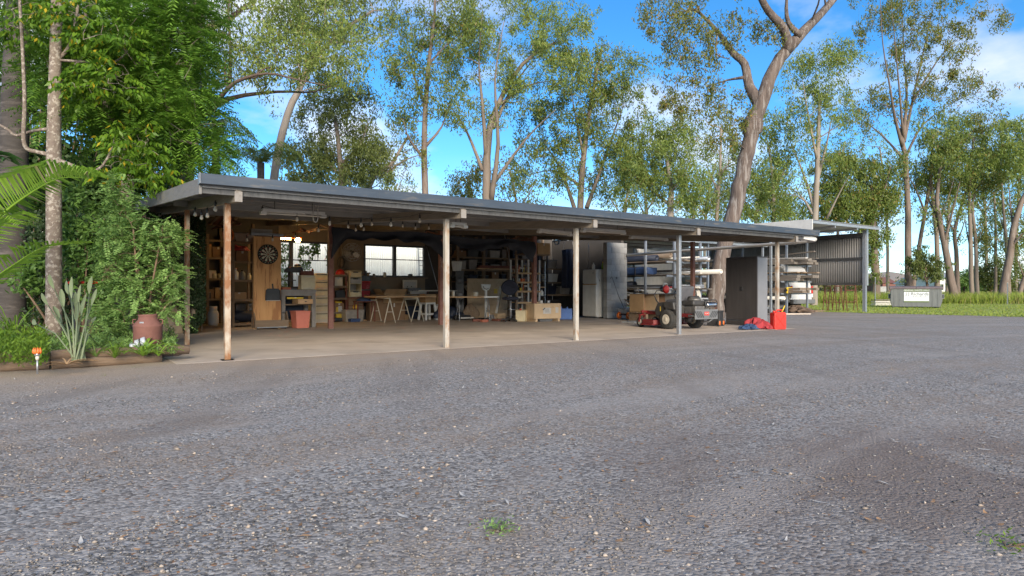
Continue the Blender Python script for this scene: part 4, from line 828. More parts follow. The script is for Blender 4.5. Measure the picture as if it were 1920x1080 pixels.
# ---- cocos palms behind the roof
def frond(t, spine, ll, n, m, lw=.035, droop=.5, name='frond', flat=.3, seed=0, up=(0, 0, 1)):
    """pinnate frond: spine points, leaflets on both sides"""
    rr = random.Random(seed); sp, _ = smooth_poly([Vector(p) for p in spine], [1] * len(spine), 6)
    V, Q = [], []; K = len(sp)
    for s in range(n):
        f = (s + .5) / n; x = f * (K - 1); i = min(int(x), K - 2); p = sp[i].lerp(sp[i + 1], x - i); tg = (sp[i + 1] - sp[i]).normalized()
        sd_ = tg.cross(Vector(up)).normalized(); u2 = sd_.cross(tg)
        l_ = ll * (math.sin(math.pi * (.12 + .83 * f)) ** .7) * rr.uniform(.85, 1.1)
        for sg in (-1, 1):
            dr = (sd_ * sg * .85 + tg * .55 + u2 * flat + Vector((rr.uniform(-.08, .08),) * 3)).normalized()
            q = p + dr * l_ * .5; e_ = q + (dr * .8 + Vector((0, 0, -droop))).normalized() * l_ * .5; wv = (tg * .8 + u2 * .3) * lw * .5
            o = len(V); V += [p - wv * .3, p + wv * .3, q + wv, e_, q - wv]; Q += [(o, o + 1, o + 2, o + 4), (o + 4, o + 2, o + 3, o + 3)]
    Q2 = [q if q[2] != q[3] else (q[0], q[1], q[2]) for q in Q]
    mb = MB(); mb.add(V, Q2); o = mb.build(name, M[m], t)
    MB().tube(sp, [max(.003, .014 * (1 - k / K)) * (ll / .4) for k in range(K)], 5).build('rachis', M[m], o, smooth=True)
    return o
def palm(label, d, cx, cy, r_px, base_px, nf, seed, m='leaf_gum'):
    rr = random.Random(seed); c = D(cx, cy, d); b = D(base_px, 540, d); b.z = GZ
    t = thing('cocos_palm', label, 'palm', b, 0, 'palms behind the shed')
    c = c - b; r = r_px / FPX * d
    tb(t, 'trunk', M['palm_bark'], [(0, 0, 0), c * .5, c], [.16, .13, .13], 10)
    for i in range(nf):
        a = i * 2.4 + rr.uniform(-.3, .3); e_ = rr.uniform(.15, 1.2); h = Vector((math.cos(a), math.sin(a), 0))
        sp = [c, c + h * r * .35 + Vector((0, 0, r * .45 * e_)), c + h * r * .75 + Vector((0, 0, r * .38 * e_)), c + h * r * 1.0 + Vector((0, 0, -r * .25 + r * .3 * e_))]
        frond(t, sp, r * .36, 30, m, .05, 1.1, seed=seed * 50 + i)
palm('feathery palm crown showing above the roof beside the leaning pale trunk', 25, 489, 305, 80, 489, 13, 3)
palm('feathery palm half hidden by the ferny tree above the roof corner', 24, 405, 255, 72, 400, 11, 4)
# ---- far wood on the skyline, and hills
def far_wood(name, label, d, spec, seed, leaf):
    rs = np.random.RandomState(seed); C = []
    for (x0, x1, ytop, n) in spec:
        for _ in range(n):
            x = rs.uniform(x0, x1); y = rs.uniform(ytop + 6 * math.sin(x * .05), 546); dd = d * rs.uniform(.95, 1.15); C.append(tuple(D(x, y, dd)))
    V, Q = foliage(rs, C, 26, d * .016, d * .006, d * .0022, .2)
    return tag(fast_mesh(name, V, Q, M[leaf]), label, 'wood', None, 'stuff')
far_wood('far_wood', 'hazy far-off belt of trees on the skyline beyond the field', 170, [(1180, 2050, 528, 420)], 71, 'leaf_far')
hl = MB()
def hill(x, d):
    y = 520 - 12 * math.exp(-((x - 1668) / 34) ** 2) - 5 * math.sin(x * .013) + 3 * math.sin(x * .05)
    return D(x, y, d)
xs_ = [900 + 12 * i for i in range(110)]
for i, x in enumerate(xs_): pass
vs = [tuple(hill(x, 900)) for x in xs_] + [(*D(x, 546, 700)[:2], GZ) for x in xs_] + [(*D(x, 546, 1300)[:2], GZ) for x in xs_]; K = len(xs_)
hl.add(vs, [(i, i + 1, K + i + 1, K + i) for i in range(K - 1)] + [(i, 2 * K + i, 2 * K + i + 1, i + 1) for i in range(K - 1)])
mat('hill', (.34, .27, .20), (.30, .25, .20), .95, scale=.01)  # warm distance haze is put into this flat tan colour
tag(hl.build('hills', M['hill'], smooth=True), 'low hazy hill on the horizon', 'hill', None, 'structure')
# ---- long grass, lawn tufts
def grass(name, label, n, region, hmin, hmax, wd, m, seed, lean=.35):
    rs = np.random.RandomState(seed); X = region(rs, n); h = (hmin + (hmax - hmin) * rs.rand(n))[:, None]; a = rs.rand(n) * 6.283
    s = np.stack([np.cos(a), np.sin(a), np.zeros(n)], 1) * wd; ld = np.stack([rs.normal(0, 1, n), rs.normal(0, 1, n), np.zeros(n)], 1) * lean * h
    up = np.array([0, 0, 1.0]); m_ = X + up * h * .6 + ld * .3; tp = X + up * h + ld
    V = np.stack([X - s * .5, X + s * .5, m_ + s * .4, tp, m_ - s * .4], 1).reshape(-1, 3); k = np.arange(n)[:, None] * 5
    Q = np.concatenate([k + np.array([[0, 1, 2]]), k + np.array([[0, 2, 4]]), k + np.array([[4, 2, 3]])], 0)
    return tag(fast_mesh(name, V, Q, M[m], k=3), label, 'grass', None, 'stuff')
f0, fe_, fn_ = np.array(FIELD0), np.array(FIELDE), np.array(FIELDN)
def field_region(rs, n):
    t = rs.uniform(-26, 24, n); dep = rs.rand(n) ** 1.5 * 34; X = f0 + fe_ * t[:, None] + fn_ * dep[:, None]; X[:, 2] = GZ + .012; return X
grass('long_grass', 'long bright seeding grass covering the field under the gums', 80000, field_region, .25, .95, .028, 'grass_tall', 81, .45)
def field_front(rs, n):
    t = rs.uniform(-26, 24, n); dep = rs.rand(n) * 1.2; X = f0 + fe_ * t[:, None] + fn_ * dep[:, None]; X[:, 2] = GZ + .012; return X
grass('grass_fringe', 'darker tangled grass fringe where the lawn meets the field', 9000, field_front, .12, .45, .03, 'leaf_gum', 82, .7)
la, le, ln_ = np.array(LA), np.array(e), np.array(nrm)
def lawn_region(rs, n):
    t = rs.uniform(-8, 36, n); dep = rs.rand(n) ** 1.3 * 24; X = la + le * t[:, None] + ln_ * (dep[:, None] - .35 * rs.rand(n)[:, None]); X[:, 2] = GZ + .006; return X
grass('lawn_grass', 'short mown grass blades of the lawn', 45000, lawn_region, .025, .07, .03, 'grass_lawn', 83, .5)
# ---------------------------------------------------------------- garden at the left
SOILZ = .14
# raised bed of soil
bd = MB(); pts = [(-7.5, -5.2), (-4.3, -2.9), (-3.0, -2.05), (-1.9, -1.25), (-1.15, -.62), (-.70, -.12), (-.66, 1.2), (-.66, 6.3), (-9, 6.3), (-14, -1)]
q1, q2, q3 = G(-60, 692, 0), G(150, 682, 0), G(345, 668, 0)
bd.prism([(q1.x - 5, q1.y - 2.0), (q1.x, q1.y + .1), (q2.x, q2.y + .1), (q3.x - .05, q3.y + .12), (q3.x + .12, q3.y + .6), (-.68, 1.6), (-.68, 6.40), (-14, 6.40), (-16, -3)], 'z', -.1, .10)
tag(bd.build('garden_bed', M['soil']), 'dark soil of the raised garden bed', 'soil', None, 'structure')
# log edging: two courses
def log(p, q, r, label):
    p, q = Vector(p), Vector(q); rr = random.Random(len(label)); pts_ = [p.lerp(q, k / 8) + Vector((rr.uniform(-1, 1), rr.uniform(-1, 1), rr.uniform(-1, 1))) * .006 for k in range(9)]
    o = MB().tube(pts_, [r * rr.uniform(.94, 1.04) for _ in pts_], 12).build('edging_log', M['sleeper'], smooth=True); tag(o, label, 'log', 'round logs edging the garden bed'); return o
la_, lb_, lc_ = G(-150, 703, GZ), G(93, 692.5, GZ), G(356, 676.5, GZ)
up = Vector((0, 0, 1))
log(la_ + up * .055, lb_ + up * .055, .062, 'half-buried lower edging log at the left border')
log(lb_ + up * .055 + (lc_ - lb_).normalized() * .01, lc_ + up * .055 - (lc_ - lb_).normalized() * .35, .062, 'half-buried lower edging log ending before the shed post')
ba = (lb_ - la_).normalized(); bb = (lc_ - lb_).normalized(); back = Vector((-bb.y, bb.x, 0)) * .06
log(la_ + up * .165 + back, lb_ + up * .165 + back - ba * .01, .065, 'upper edging log at the left border with a split end')
log(lb_ + up * .165 + back + bb * .012, lc_ + up * .155 + back, .065, 'upper edging log running to the shed corner below the white insulator')
# ---- compound leaves
def compound(rs, C, dirs, n_pair, ln, ll, lw, droop=.45, ter=True):
    """pinnate leaves at points C growing along dirs (numpy): returns verts, quads"""
    V, Q = [], []; K = len(C)
    up_ = np.array([0, 0, 1.0]); vs = []
    L_ = ln * (.7 + .6 * rs.rand(K))
    sd_ = unit(np.cross(dirs, up_) + 1e-6); u2 = np.cross(sd_, dirs)
    for s in range(n_pair):
        f = (s + .6) / n_pair
        p = C + dirs * (L_ * f)[:, None] - up_ * (droop * L_ * f * f)[:, None]
        tg = unit(dirs - up_ * (2 * droop * f))
        l_ = ll * (math.sin(math.pi * (.15 + .8 * f)) ** .6)
        for sg in (-1, 1):
            a = unit(sd_ * sg * .9 + tg * .45 - up_ * .22 + rs.normal(0, .10, (K, 3))); b = unit(np.cross(a, u2 + rs.normal(0, .25, (K, 3))))
            c = p + a * l_ * .5
            v, q = leaf_quads(c, a, b, np.full(K, l_), np.full(K, lw)); vs.append(v)
    V = np.vstack(vs); return V, np.arange(len(V)).reshape(-1, 4)
def in_ell(rr, specs, d):
    out_ = []
    for (cx, cy, rx, ry, dep, k) in specs:
        for _ in range(k):
            while True:
                v = Vector((rr.uniform(-1, 1), rr.uniform(-1, 1), rr.uniform(-1, 1)))
                if v.length < 1: break
            out_.append(D(cx + v.x * rx, cy + v.y * ry, d + v.z * dep))
    return out_
def leafy_tree(name, label, d, trunk, specs, build_leaf, leaf, bark, seed, limbs=(), dtr=0, sides=10, cat='tree', group=None, twigs=True):
    rs = np.random.RandomState(seed); rr = random.Random(seed)
    tp, tr = polypix(trunk, d, rs, dtr); t = thing(name, label, cat, (tp[0].x, tp[0].y, 0), 0, group); inv = -Vector((tp[0].x, tp[0].y, 0))
    wood = MB(); tp2, tr2 = smooth_poly(tp, tr, 4); wood.tube([p + inv for p in tp2], tr2, sides); nodes = list(tp2)
    for lb in limbs:
        lp, lr = polypix(lb[1:], d, rs, lb[0]); lp, lr = smooth_poly(lp, lr, 4); wood.tube([p + inv for p in lp], lr, 7); nodes += lp[1:]
    C = in_ell(rr, specs, d); NP = np.array([tuple(p) for p in nodes]); dirs = []
    for c in C:
        dist = np.linalg.norm(NP - np.array(c), axis=1) + .8 * np.maximum(0, NP[:, 2] - c.z); j = int(np.argmin(dist)); p0 = Vector(NP[j]); dv = c - p0; L_ = dv.length
        if twigs and L_ > .05:
            m1 = p0.lerp(c, .5) + Vector((rr.uniform(-.1, .1), rr.uniform(-.1, .1), .12)) * L_; r0 = min(.03, .004 + .006 * L_)
            wood.tube([p + inv for p in (p0, m1, c)], [r0, r0 * .7, .003], 4, cap=False); NP = np.vstack([NP, [tuple(m1)], [tuple(c)]])
            dv = c - m1
        dirs.append(tuple(dv.normalized()) if dv.length > 1e-4 else (0, 0, 1))
    wood.build('trunk', M[bark], t, smooth=True)
    C = np.array([tuple(c + inv) for c in C]); dirs = np.array(dirs)
    V, Q = build_leaf(rs, C, dirs); fast_mesh('crown', V, Q, M[leaf], t); return t
def fern_leaf(nfr, n_pair, ln, ll, lw, spread=.7, droop=.45):
    def f(rs, C, dirs):
        C2 = np.repeat(C, nfr, 0); dd = np.repeat(dirs, nfr, 0); dd = unit(dd * .8 + rs.normal(0, spread, dd.shape) + np.array([0, 0, .05])); dd[:, 2] *= .6; dd = unit(dd)
        C2 = C2 + rs.normal(0, .05, C2.shape); return compound(rs, C2, dd, n_pair, ln, ll, lw, droop)
    return f
by = lambda d, z=.1: HY + (EYE - z) * FPX / d
# big ferny tree filling the upper left
leafy_tree('poinciana_tree', 'ferny bright green spreading tree overhanging the left end of the shed', 12.6, [(215, by(12.6), 40), (225, 480, 34), (235, 380, 28), (250, 280, 22), (260, 210, 16)],
    [(375, 235, 50, 70, 1.2, 46), (310, 150, 90, 90, 1.6, 120), (350, 60, 60, 70, 1.4, 62), (210, 50, 120, 80, 1.6, 120), (270, 230, 90, 55, 1.2, 70), (405, 285, 28, 34, .7, 16), (120, 120, 80, 110, 1.2, 60), (80, -20, 120, 50, 1.5, 40), (330, -30, 90, 50, 1.6, 40), (190, 180, 70, 60, 1.2, 46), (330, 290, 50, 26, .8, 14)],
    fern_leaf(5, 13, .56, .135, .026, .7, .42), 'leaf_fern', 'gum_bark', 101,
    limbs=[(.5, (250, 280, 18), (300, 220, 13), (350, 180, 9), (395, 190, 5)), (-.6, (245, 300, 18), (200, 200, 13), (170, 100, 9), (160, 20, 6)), (.2, (258, 215, 14), (290, 120, 10), (330, 40, 7)), (-.3, (250, 260, 12), (310, 260, 8), (370, 270, 5))], group='garden trees by the shed')
# spotted slim tree with glossy yellow-flecked leaves
def row_leaf(nl, ln, wd):
    def f(rs, C, dirs):
        C2 = np.repeat(C, 2, 0); dd = np.repeat(dirs, 2, 0); dd = unit(dd + rs.normal(0, .7, dd.shape)); dd[:, 2] *= .4; dd = unit(dd); vs = []
        sd_ = unit(np.cross(dd, np.array([0, 0, 1.0])) + 1e-6)
        for s in range(nl):
            p = C2 + dd * (.05 + .052 * s) - np.array([0, 0, .012]) * s * s * .22
            for sg in (-1, 1):
                a = unit(sd_ * sg * .5 + dd * .25 + np.array([0, 0, -.75]) + rs.normal(0, .18, dd.shape)); b = unit(np.cross(a, sd_ * sg + rs.normal(0, .4, dd.shape)))
                vs.append(leaf_quads(p + a * ln * .5, a, b, np.full(len(C2), ln), np.full(len(C2), wd))[0])
        V = np.vstack(vs); return V, np.arange(len(V)).reshape(-1, 4)
    return f
leafy_tree('garden_tree', 'slim spotted-bark tree with hanging glossy leaves, some yellow', 11.2, [(101, by(11.2), 30), (101, 560, 28), (101, 420, 27), (101, 290, 26), (103, 150, 24), (107, 0, 22), (110, -120, 18)],
    [(195, 65, 55, 40, .7, 34), (225, 150, 45, 35, .6, 26), (165, 115, 36, 30, .5, 18), (245, 275, 60, 40, .6, 34), (285, 320, 26, 22, .4, 12), (150, 30, 50, 40, .5, 18), (20, 40, 40, 40, .6, 14), (140, 160, 30, 24, .5, 8), (230, 320, 50, 24, .4, 14), (60, 10, 50, 30, .6, 12)],
    row_leaf(7, .115, .048), 'leaf_bright', 'spotted_bark', 102,
    limbs=[(-.5, (98, 291, 10), (70, 285, 8.5), (50, 278, 9), (44, 255, 9), (46, 190, 8), (42, 90, 7), (38, 20, 6), (34, -60, 5)), (.2, (94, 241, 7), (60, 246, 6), (30, 254, 6), (15, 243, 6), (-5, 232, 5)), (.3, (108, 112, 9), (130, 85, 7), (145, 20, 6), (150, -40, 5)), (.2, (112, 113, 6), (165, 116, 5), (210, 118, 4), (240, 95, 3), (250, 70, 3)), (-.2, (110, 300, 9), (180, 320, 6), (215, 270, 4))], group='garden trees by the shed', twigs=True)
# royal palm trunk at the left border
t = thing('royal_palm', 'thick grey ringed palm trunk at the left border', 'palm', G(22, by(13.2), .1), 0, 'garden palms'); o0 = t.location.copy()
tp = [D(x, y, 13.2) - o0 for x, y in ((18, by(13.2) + 4), (20, 560), (22, 440), (27, 250), (32, 100), (34, 30), (36, -140))]; tr = [w_ / FPX * 13.2 / 2 for w_ in (50, 50, 48, 46, 42, 39, 34)]
tp, tr = smooth_poly(tp, tr, 8); tr = [r_ * (1 + (.025 if i % 3 == 0 else 0)) for i, r_ in enumerate(tr)]
tb(t, 'trunk', M['palm_bark'], tp, tr, 18)
for i in range(9):
    a = i * .7; h = Vector((math.cos(a), math.sin(a), 0)); c = tp[-1]
    frond(t, [c, c + h * .8 + Vector((0, 0, .7)), c + h * 1.8 + Vector((0, 0, .6)), c + h * 2.6 + Vector((0, 0, -.5))], .5, 30, 'leaf_palm_deep', .05, .8, seed=900 + i)
# cane palm reaching in from the left border: every frond a part
t = thing('cane_palm', 'cane palm reaching in from the left border with a bright yellow-green frond', 'palm', G(-90, 655, .1), 0, 'garden palms'); o0 = t.location.copy()
def fr_px(pl, ll, n, m, seed, lw=.03, droop=.4, flat=.35): frond(t, [D(x, y, d_) - o0 for x, y, d_ in pl], ll, n, m, lw, droop, seed=seed, flat=flat)
fr_px([(-90, 470, 9.0), (-20, 420, 8.9), (45, 370, 8.8), (110, 335, 8.7), (172, 335, 8.6)], .72, 70, 'leaf_palm', 1, .050, .75, .75)
fr_px([(-90, 560, 9.0), (-40, 540, 8.9), (20, 500, 8.8), (80, 465, 8.8), (160, 455, 8.8)], .46, 40, 'leaf_palm', 2, .048, .35, .3)
fr_px([(-90, 520, 9.0), (-60, 470, 8.6), (-25, 430, 8.4), (15, 405, 8.3), (42, 420, 8.2)], .46, 40, 'leaf_palm', 3, .040, .5, .3)
fr_px([(-100, 480, 9.2), (-70, 380, 9.2), (-45, 310, 9.2), (-20, 290, 9.2), (10, 300, 9.2)], .55, 44, 'leaf_palm_deep', 4, .045, .5, .2)
fr_px([(-100, 480, 9.2), (-60, 430, 9.4), (-20, 390, 9.5), (20, 370, 9.6), (40, 400, 9.6)], .55, 44, 'leaf_palm_deep', 5, .045, .7, .1)
for i in range(3): tb(t, 'cane', M['palm_bark'], [(.1 * i - .1, .05 * i, 0), (.12 * i - .12, .05, 1.2)], [.05, .04], 8)
# feathery shrub in front of the vine wall
def shrub(name, label, d, specs, leaf, seed, nfr=5, np_=8, ln=.25, ll=.062, lw=.030, stems=6, base=(270, 640), group='garden shrubs', spread=.7, droop=.25):
    rr = random.Random(seed); b = [(base[0] + rr.uniform(-14, 14), by(d), 5) for _ in range(stems)]
    lm = []
    for i in range(stems):
        s = specs[i % len(specs)]; lm.append((rr.uniform(-.4, .4), (base[0] + rr.uniform(-10, 10), by(d), 6), ((base[0] + s[0]) / 2 + rr.uniform(-12, 12), (by(d) + s[1]) / 2, 4.5), (s[0], s[1], 3)))
    leafy_tree(name, label, d, [(base[0], by(d), 8), (base[0] + 2, by(d) - 40, 7), (specs[0][0], specs[0][1], 4)], specs, fern_leaf(nfr, np_, ln, ll, lw, spread, droop), leaf, 'vine_stem', seed, limbs=lm, cat='shrub', group=group)
shrub('feathery_shrub', 'light feathery shrub leaning towards the rusty corner post', 10.5, [(250, 430, 40, 45, .5, 44), (300, 455, 40, 36, .5, 40), (270, 520, 60, 34, .5, 44), (325, 520, 26, 22, .4, 18), (230, 370, 30, 40, .4, 18), (310, 575, 40, 22, .4, 22), (205, 480, 34, 60, .5, 30), (335, 440, 14, 18, .3, 6), (240, 590, 36, 20, .4, 14), (245, 560, 50, 26, .4, 20), (205, 590, 30, 26, .4, 18), (215, 620, 30, 16, .3, 12)], 'leaf_shrub', 111)
# deep green wall of growth behind
def hedge(name, label, d, specs, leaf, seed, ln=.13, wd=.06, nl=70, rad=.32, hang=.45):
    rs = np.random.RandomState(seed); rr = random.Random(seed); C = in_ell(rr, specs, d); b = D(specs[0][0], by(d), d); b.z = 0
    t = thing(name, label, 'shrub', b, 0, 'dense growth behind the garden'); V, Q = foliage(rs, [tuple(c - b) for c in C], nl, rad, ln, wd, hang, .9); fast_mesh('crown', V, Q, M[leaf], t)
    w_ = MB()
    for k in range(0, len(C), 6): c = C[k] - b; w_.tube([(c.x * .3, c.y * .3, 0), (c.x * .7, c.y * .7, c.z * .6), c], [.03, .02, .006], 5)
    w_.build('stem', M['vine_stem'], t, smooth=True)
hedge('dense_shrub', 'dark leafy thicket between the palm trunk and the shed wall', 15.0, [(70, 420, 60, 150, .8, 70), (180, 430, 80, 140, .9, 70), (250, 360, 60, 70, .7, 34), (270, 500, 50, 90, .7, 30), (60, 560, 60, 50, .6, 24), (10, 480, 60, 120, .7, 50), (-30, 350, 60, 120, .7, 40)], 'leaf_deep', 121)
hedge('dense_shrub', 'dark leafy backdrop high behind the ferny tree', 17.0, [(60, 150, 120, 150, 1.0, 90), (230, 160, 130, 130, 1.0, 110), (150, 330, 140, 60, 1.0, 70), (320, 260, 50, 60, .8, 30)], 'leaf_deep', 122, .16, .07, 70, .42)
hedge('leafy_shrub', 'mid green leafy shrub behind the grey paddle-leaved plant', 11.9, [(150, 480, 40, 60, .4, 22), (215, 430, 40, 60, .4, 26), (190, 560, 40, 40, .3, 16), (140, 400, 30, 50, .4, 12), (60, 520, 30, 60, .3, 10)], 'leaf_ground_dark', 123, .10, .04, 60, .24)
# dark small-leaved vine hung over the wall and inner post
def vine(label, boxes, n, seed, leaf='leaf_vine', ln=.055, wd=.045):
    rs = np.random.RandomState(seed); V = []
    Cs = []
    for (x0, x1, y0, y1, z0, z1, w_) in boxes:
        k = int(n * w_); X = rs.uniform(x0, x1, k); Z = z1 - (z1 - z0) * rs.rand(k) ** 1.0; Z += .22 * np.sin(X * 9) * (Z < z0 + .5)
        Cs.append(np.stack([X, rs.uniform(y0, y1, k), Z], 1))
    C = np.vstack(Cs); n_ = len(C); A = unit(np.stack([rs.normal(0, .6, n_), rs.normal(-.3, .5, n_), rs.normal(-.8, .4, n_)], 1)); B = unit(np.cross(A, np.array([0, -1.0, .3]) + rs.normal(0, .5, (n_, 3))))
    V, Q = leaf_quads(C, A, B, ln * (.6 + .8 * rs.rand(n_)), wd * (.6 + .8 * rs.rand(n_)))
    t = thing('creeper', label, 'vine', (0, 6.3, 0)); V = V - np.array([0, 6.3, 0]); fast_mesh('leaves', V, Q, M[leaf], t); w_ = MB(); rr = random.Random(seed)
    for (x0, x1, y0, y1, z0, z1, _) in boxes:
        for k in range(5):
            x = rr.uniform(x0, x1); w_.tube([(x + rr.uniform(-.1, .1), y1 - 6.3, z1), (x, (y0 + y1) / 2 - 6.3, (z0 + z1) / 2), (x + rr.uniform(-.1, .1), y1 - 6.3, z0)], .006, 4)
    w_.build('stem', M['vine_stem'], t)
vine('dark creeper hanging over the beige block wall and the pale inner post', [(-2.2, .55, 6.12, 6.42, .42, 2.5, .62), (.42, .86, 6.16, 6.36, .05, 2.55, .45), (-1.0, .5, 5.8, 6.3, .9, 2.55, .28), (-2.4, -.9, 5.2, 6.2, .3, 2.3, .3)], 9000, 131)
vine('leafy creeper dangling in front of the bright left window', [(P(560, 500, 11.4).x, P(580, 500, 11.4).x, 11.2, 11.5, 1.55, 2.35, .32), (P(582, 500, 11.4).x, P(597, 500, 11.4).x, 11.2, 11.45, 1.9, 2.4, .25), (P(610, 500, 11.4).x, P(614, 500, 11.4).x, 11.2, 11.3, 1.9, 2.35, .1), (P(519, 500, 11.5).x, P(545, 500, 11.5).x, 11.3, 12.0, 1.0, 2.4, .45)], 900, 132, 'leaf_shrub', .08, .055)
# ---- grey paddle-leaved strelitzia: each stalk and leaf its own part
base = G(147, 676, .1); t = thing('paddle_plant', 'upright grey-green paddle-leaved plant in front of the spotted trunk', 'plant', (base.x, base.y, .1))
def paddle(tip, w_, fold=.35, bend=.04, seed=0, leaf_len=.30):
    rr = random.Random(seed); tip = Vector(tip); root = Vector((rr.uniform(-.08, .08), rr.uniform(-.06, .06), 0)); d_ = tip - root; nb = root + d_ * max(.25, 1 - leaf_len / d_.length)
    mid = root.lerp(nb, .5) + Vector((0, 0, bend)); tb(t, 'stalk', M['leaf_grey'], [root, mid, nb], [.011, .009, .006], 6)
    ax = (tip - nb).normalized(); sd_ = ax.cross(Vector((-.35 + rr.uniform(-.5, .5), -.9, .1))).normalized(); nm_ = sd_.cross(ax); L_ = (tip - nb).length; mb = MB()
    def f(s, u):
        wv = math.sin(math.pi * min(1, s * .93 + .04)) ** .8 * w_; q = (u - .5) * 2
        return nb + ax * L_ * s + sd_ * q * wv + nm_ * (abs(q) * wv * fold - .05 * L_ * s * s)
    mb.grid(f, 7, 4); mb.build('leaf', M['leaf_grey'], t, smooth=True)
for i, (px, py) in enumerate([(90, 513), (114, 540), (122, 525), (133, 517), (150, 532), (141, 545), (171, 517), (181, 540), (160, 548), (168, 572), (76, 548), (100, 572), (107, 585), (147, 560)]):
    r_ = random.Random(i); paddle(D(px, py, 9.0 + r_.uniform(-.25, .25)) - Vector((base.x, base.y, .1)), r_.uniform(.020, .034), r_.uniform(.3, .9), seed=i, leaf_len=r_.uniform(.34, .48))
for i, (px, py) in enumerate([(197, 647), (60, 600), (178, 593)]): paddle(D(px, py, 8.8) - Vector((base.x, base.y, .1)), .035, .3, .25 if i == 0 else .1, seed=40 + i, leaf_len=.16)
# ---- strappy plants
def strappy(name, label, px, py, n, ln, wd, m, seed, up_=.8, group='strappy garden plants'):
    rr = random.Random(seed); b = G(px, py, .1); t = thing(name, label, 'plant', b, 0, group)
    for i in range(n):
        a = rr.uniform(0, 6.28); h = Vector((math.cos(a), math.sin(a), 0)); L_ = ln * rr.uniform(.6, 1.1); e_ = up_ * rr.uniform(.5, 1.2); mb = MB(); sd_ = Vector((-h.y, h.x, 0))
        def f(s, u): return h * L_ * s + Vector((0, 0, L_ * (e_ * s * 1.6 - 1.25 * e_ * s * s))) + sd_ * (u - .5) * wd * (math.sin(math.pi * (.18 + .8 * s)) ** .7) + Vector((0, 0, abs(u - .5) * wd * .5))
        mb.grid(f, 6, 2); mb.build('leaf', M[m], t, smooth=True)
strappy('lily_plant', 'bright strappy lily in front of the rusty milk can', 268, 668, 15, .42, .045, 'leaf_palm', 1)
strappy('lily_plant', 'small strappy lily sprouting beside the foot of the rusty milk can', 297, 668, 6, .28, .026, 'leaf_palm', 2, 1.0)
strappy('lily_plant', 'fine grassy clump left of the white insulator', 215, 672, 26, .34, .014, 'leaf_ground', 3, 1.1)
strappy('lily_plant', 'fine grassy clump right of the paddle-leaved plant', 180, 670, 26, .36, .014, 'leaf_shrub', 4, 1.1)
strappy('lily_plant', 'tall grassy clump at the foot of the thick palm trunk', 25, 640, 22, .70, .02, 'leaf_palm', 6, 1.6)
strappy('dry_clump', 'dry straw-coloured leaf clump under the paddle-leaved plant', 125, 684, 16, .30, .018, 'cardboard', 5, .35)
def ground_cover(name, label, x0, x1, y0, y1, n, hm, m, seed):
    rs = np.random.RandomState(seed); C = []
    for _ in range(n):
        px, py = rs.uniform(x0, x1), rs.uniform(y0, y1); g_ = G(px, py, .1); C.append((g_.x, g_.y, .1))
    C = np.array(C); vs = []
    for s in range(7):
        h = hm * (s + 1) / 7 * (.6 + .6 * rs.rand(n, 1)); a = rs.rand(n) * 6.28
        A = unit(np.stack([np.cos(a), np.sin(a), .55 + .4 * rs.rand(n)], 1)); B = unit(np.cross(A, rs.normal(0, .3, (n, 3)) + np.array([0, 0, 1.0]))); c = C + np.array([0, 0, 1.0]) * h + A * .03 + rs.normal(0, .015, (n, 3))
        vs.append(leaf_quads(c, A, B, .075 * (.7 + .6 * rs.rand(n)), np.full(n, .020))[0])
    V = np.vstack(vs); tag(fast_mesh(name, V, np.arange(len(V)).reshape(-1, 4), M[m]), label, 'ground cover', None, 'stuff')
ground_cover('ground_cover', 'bright green leafy ground cover spilling to the log edging', -60, 88, 640, 688, 800, .26, 'leaf_ground', 141)
ground_cover('back_ground_cover', 'darker ground cover under the paddle plant and shrubs', 90, 330, 628, 668, 700, .14, 'leaf_shrub', 142)
# ---- garden objects
b = G(277, 662, .1); t = thing('milk_can', 'rusty brown milk can standing among the garden plants', 'milk can', (b.x, b.y, .1))
s = 1 / (FPX / ((b - cam.location).dot(Vector((FX, FY, 0)))))     # metres per photo pixel at that spot
hh = 72 * s; r_ = 24.5 * s
lt(t, 'body', M['rust'], [(r_ * .97, 0), (r_, .01), (r_, hh * .68), (r_ * 1.03, hh * .70), (r_ * 1.02, hh * .73), (r_ * .66, hh * .88), (r_ * .63, hh * .97), (r_ * .70, hh), (r_ * .60, hh + .002), (r_ * .55, hh * .9)], (0, 0, 0), 26)
vd = Vector((-FX, -FY, 0)); rd = Vector((RX, RY, 0))
for sg in (-1, 1): c = rd * sg * r_ * .98 + Vector((0, 0, hh * .74)); tb(t, 'handle', M['rust'], [c, c + rd * sg * .03 + Vector((0, 0, .02)), c + rd * sg * .025 + Vector((0, 0, .07)), c - rd * sg * .02 + Vector((0, 0, .07))], .008, 6)
c = vd * r_ * .84 + Vector((0, 0, hh * .80)); bx(t, 'badge', M['galv'], c, (.055, .01, .03), rz=math.atan2(vd.y, vd.x) + math.pi / 2, bev=.002)
for q in ((.0, .40), (.45, .33)): c = (vd * .9 + rd * q[0]).normalized() * r_ + Vector((0, 0, hh * q[1])); bx(t, 'rust_hole', M['black_plastic'], c, (.018, .008, .018), rz=math.atan2(vd.y, vd.x) + math.pi / 2, bev=.004)
b = G(258, 671, .06); b.z = .165; t = thing('insulator', 'white porcelain insulator with black strap lying on the edging log', 'insulator', b + Vector((.02, .03, .015)), math.atan2(RY, RX) + .35)
Mx = Matrix.Rotation(R(72), 3, 'Y')
lt(t, 'body', M['porcelain'], [(.02, -.11), (.045, -.105), (.05, -.07), (.035, -.06), (.035, -.045), (.068, -.035), (.072, .01), (.05, .018), (.05, .03), (.075, .04), (.078, .085), (.06, .095), (.02, .09)], (0, 0, .055), 20, M=Mx)
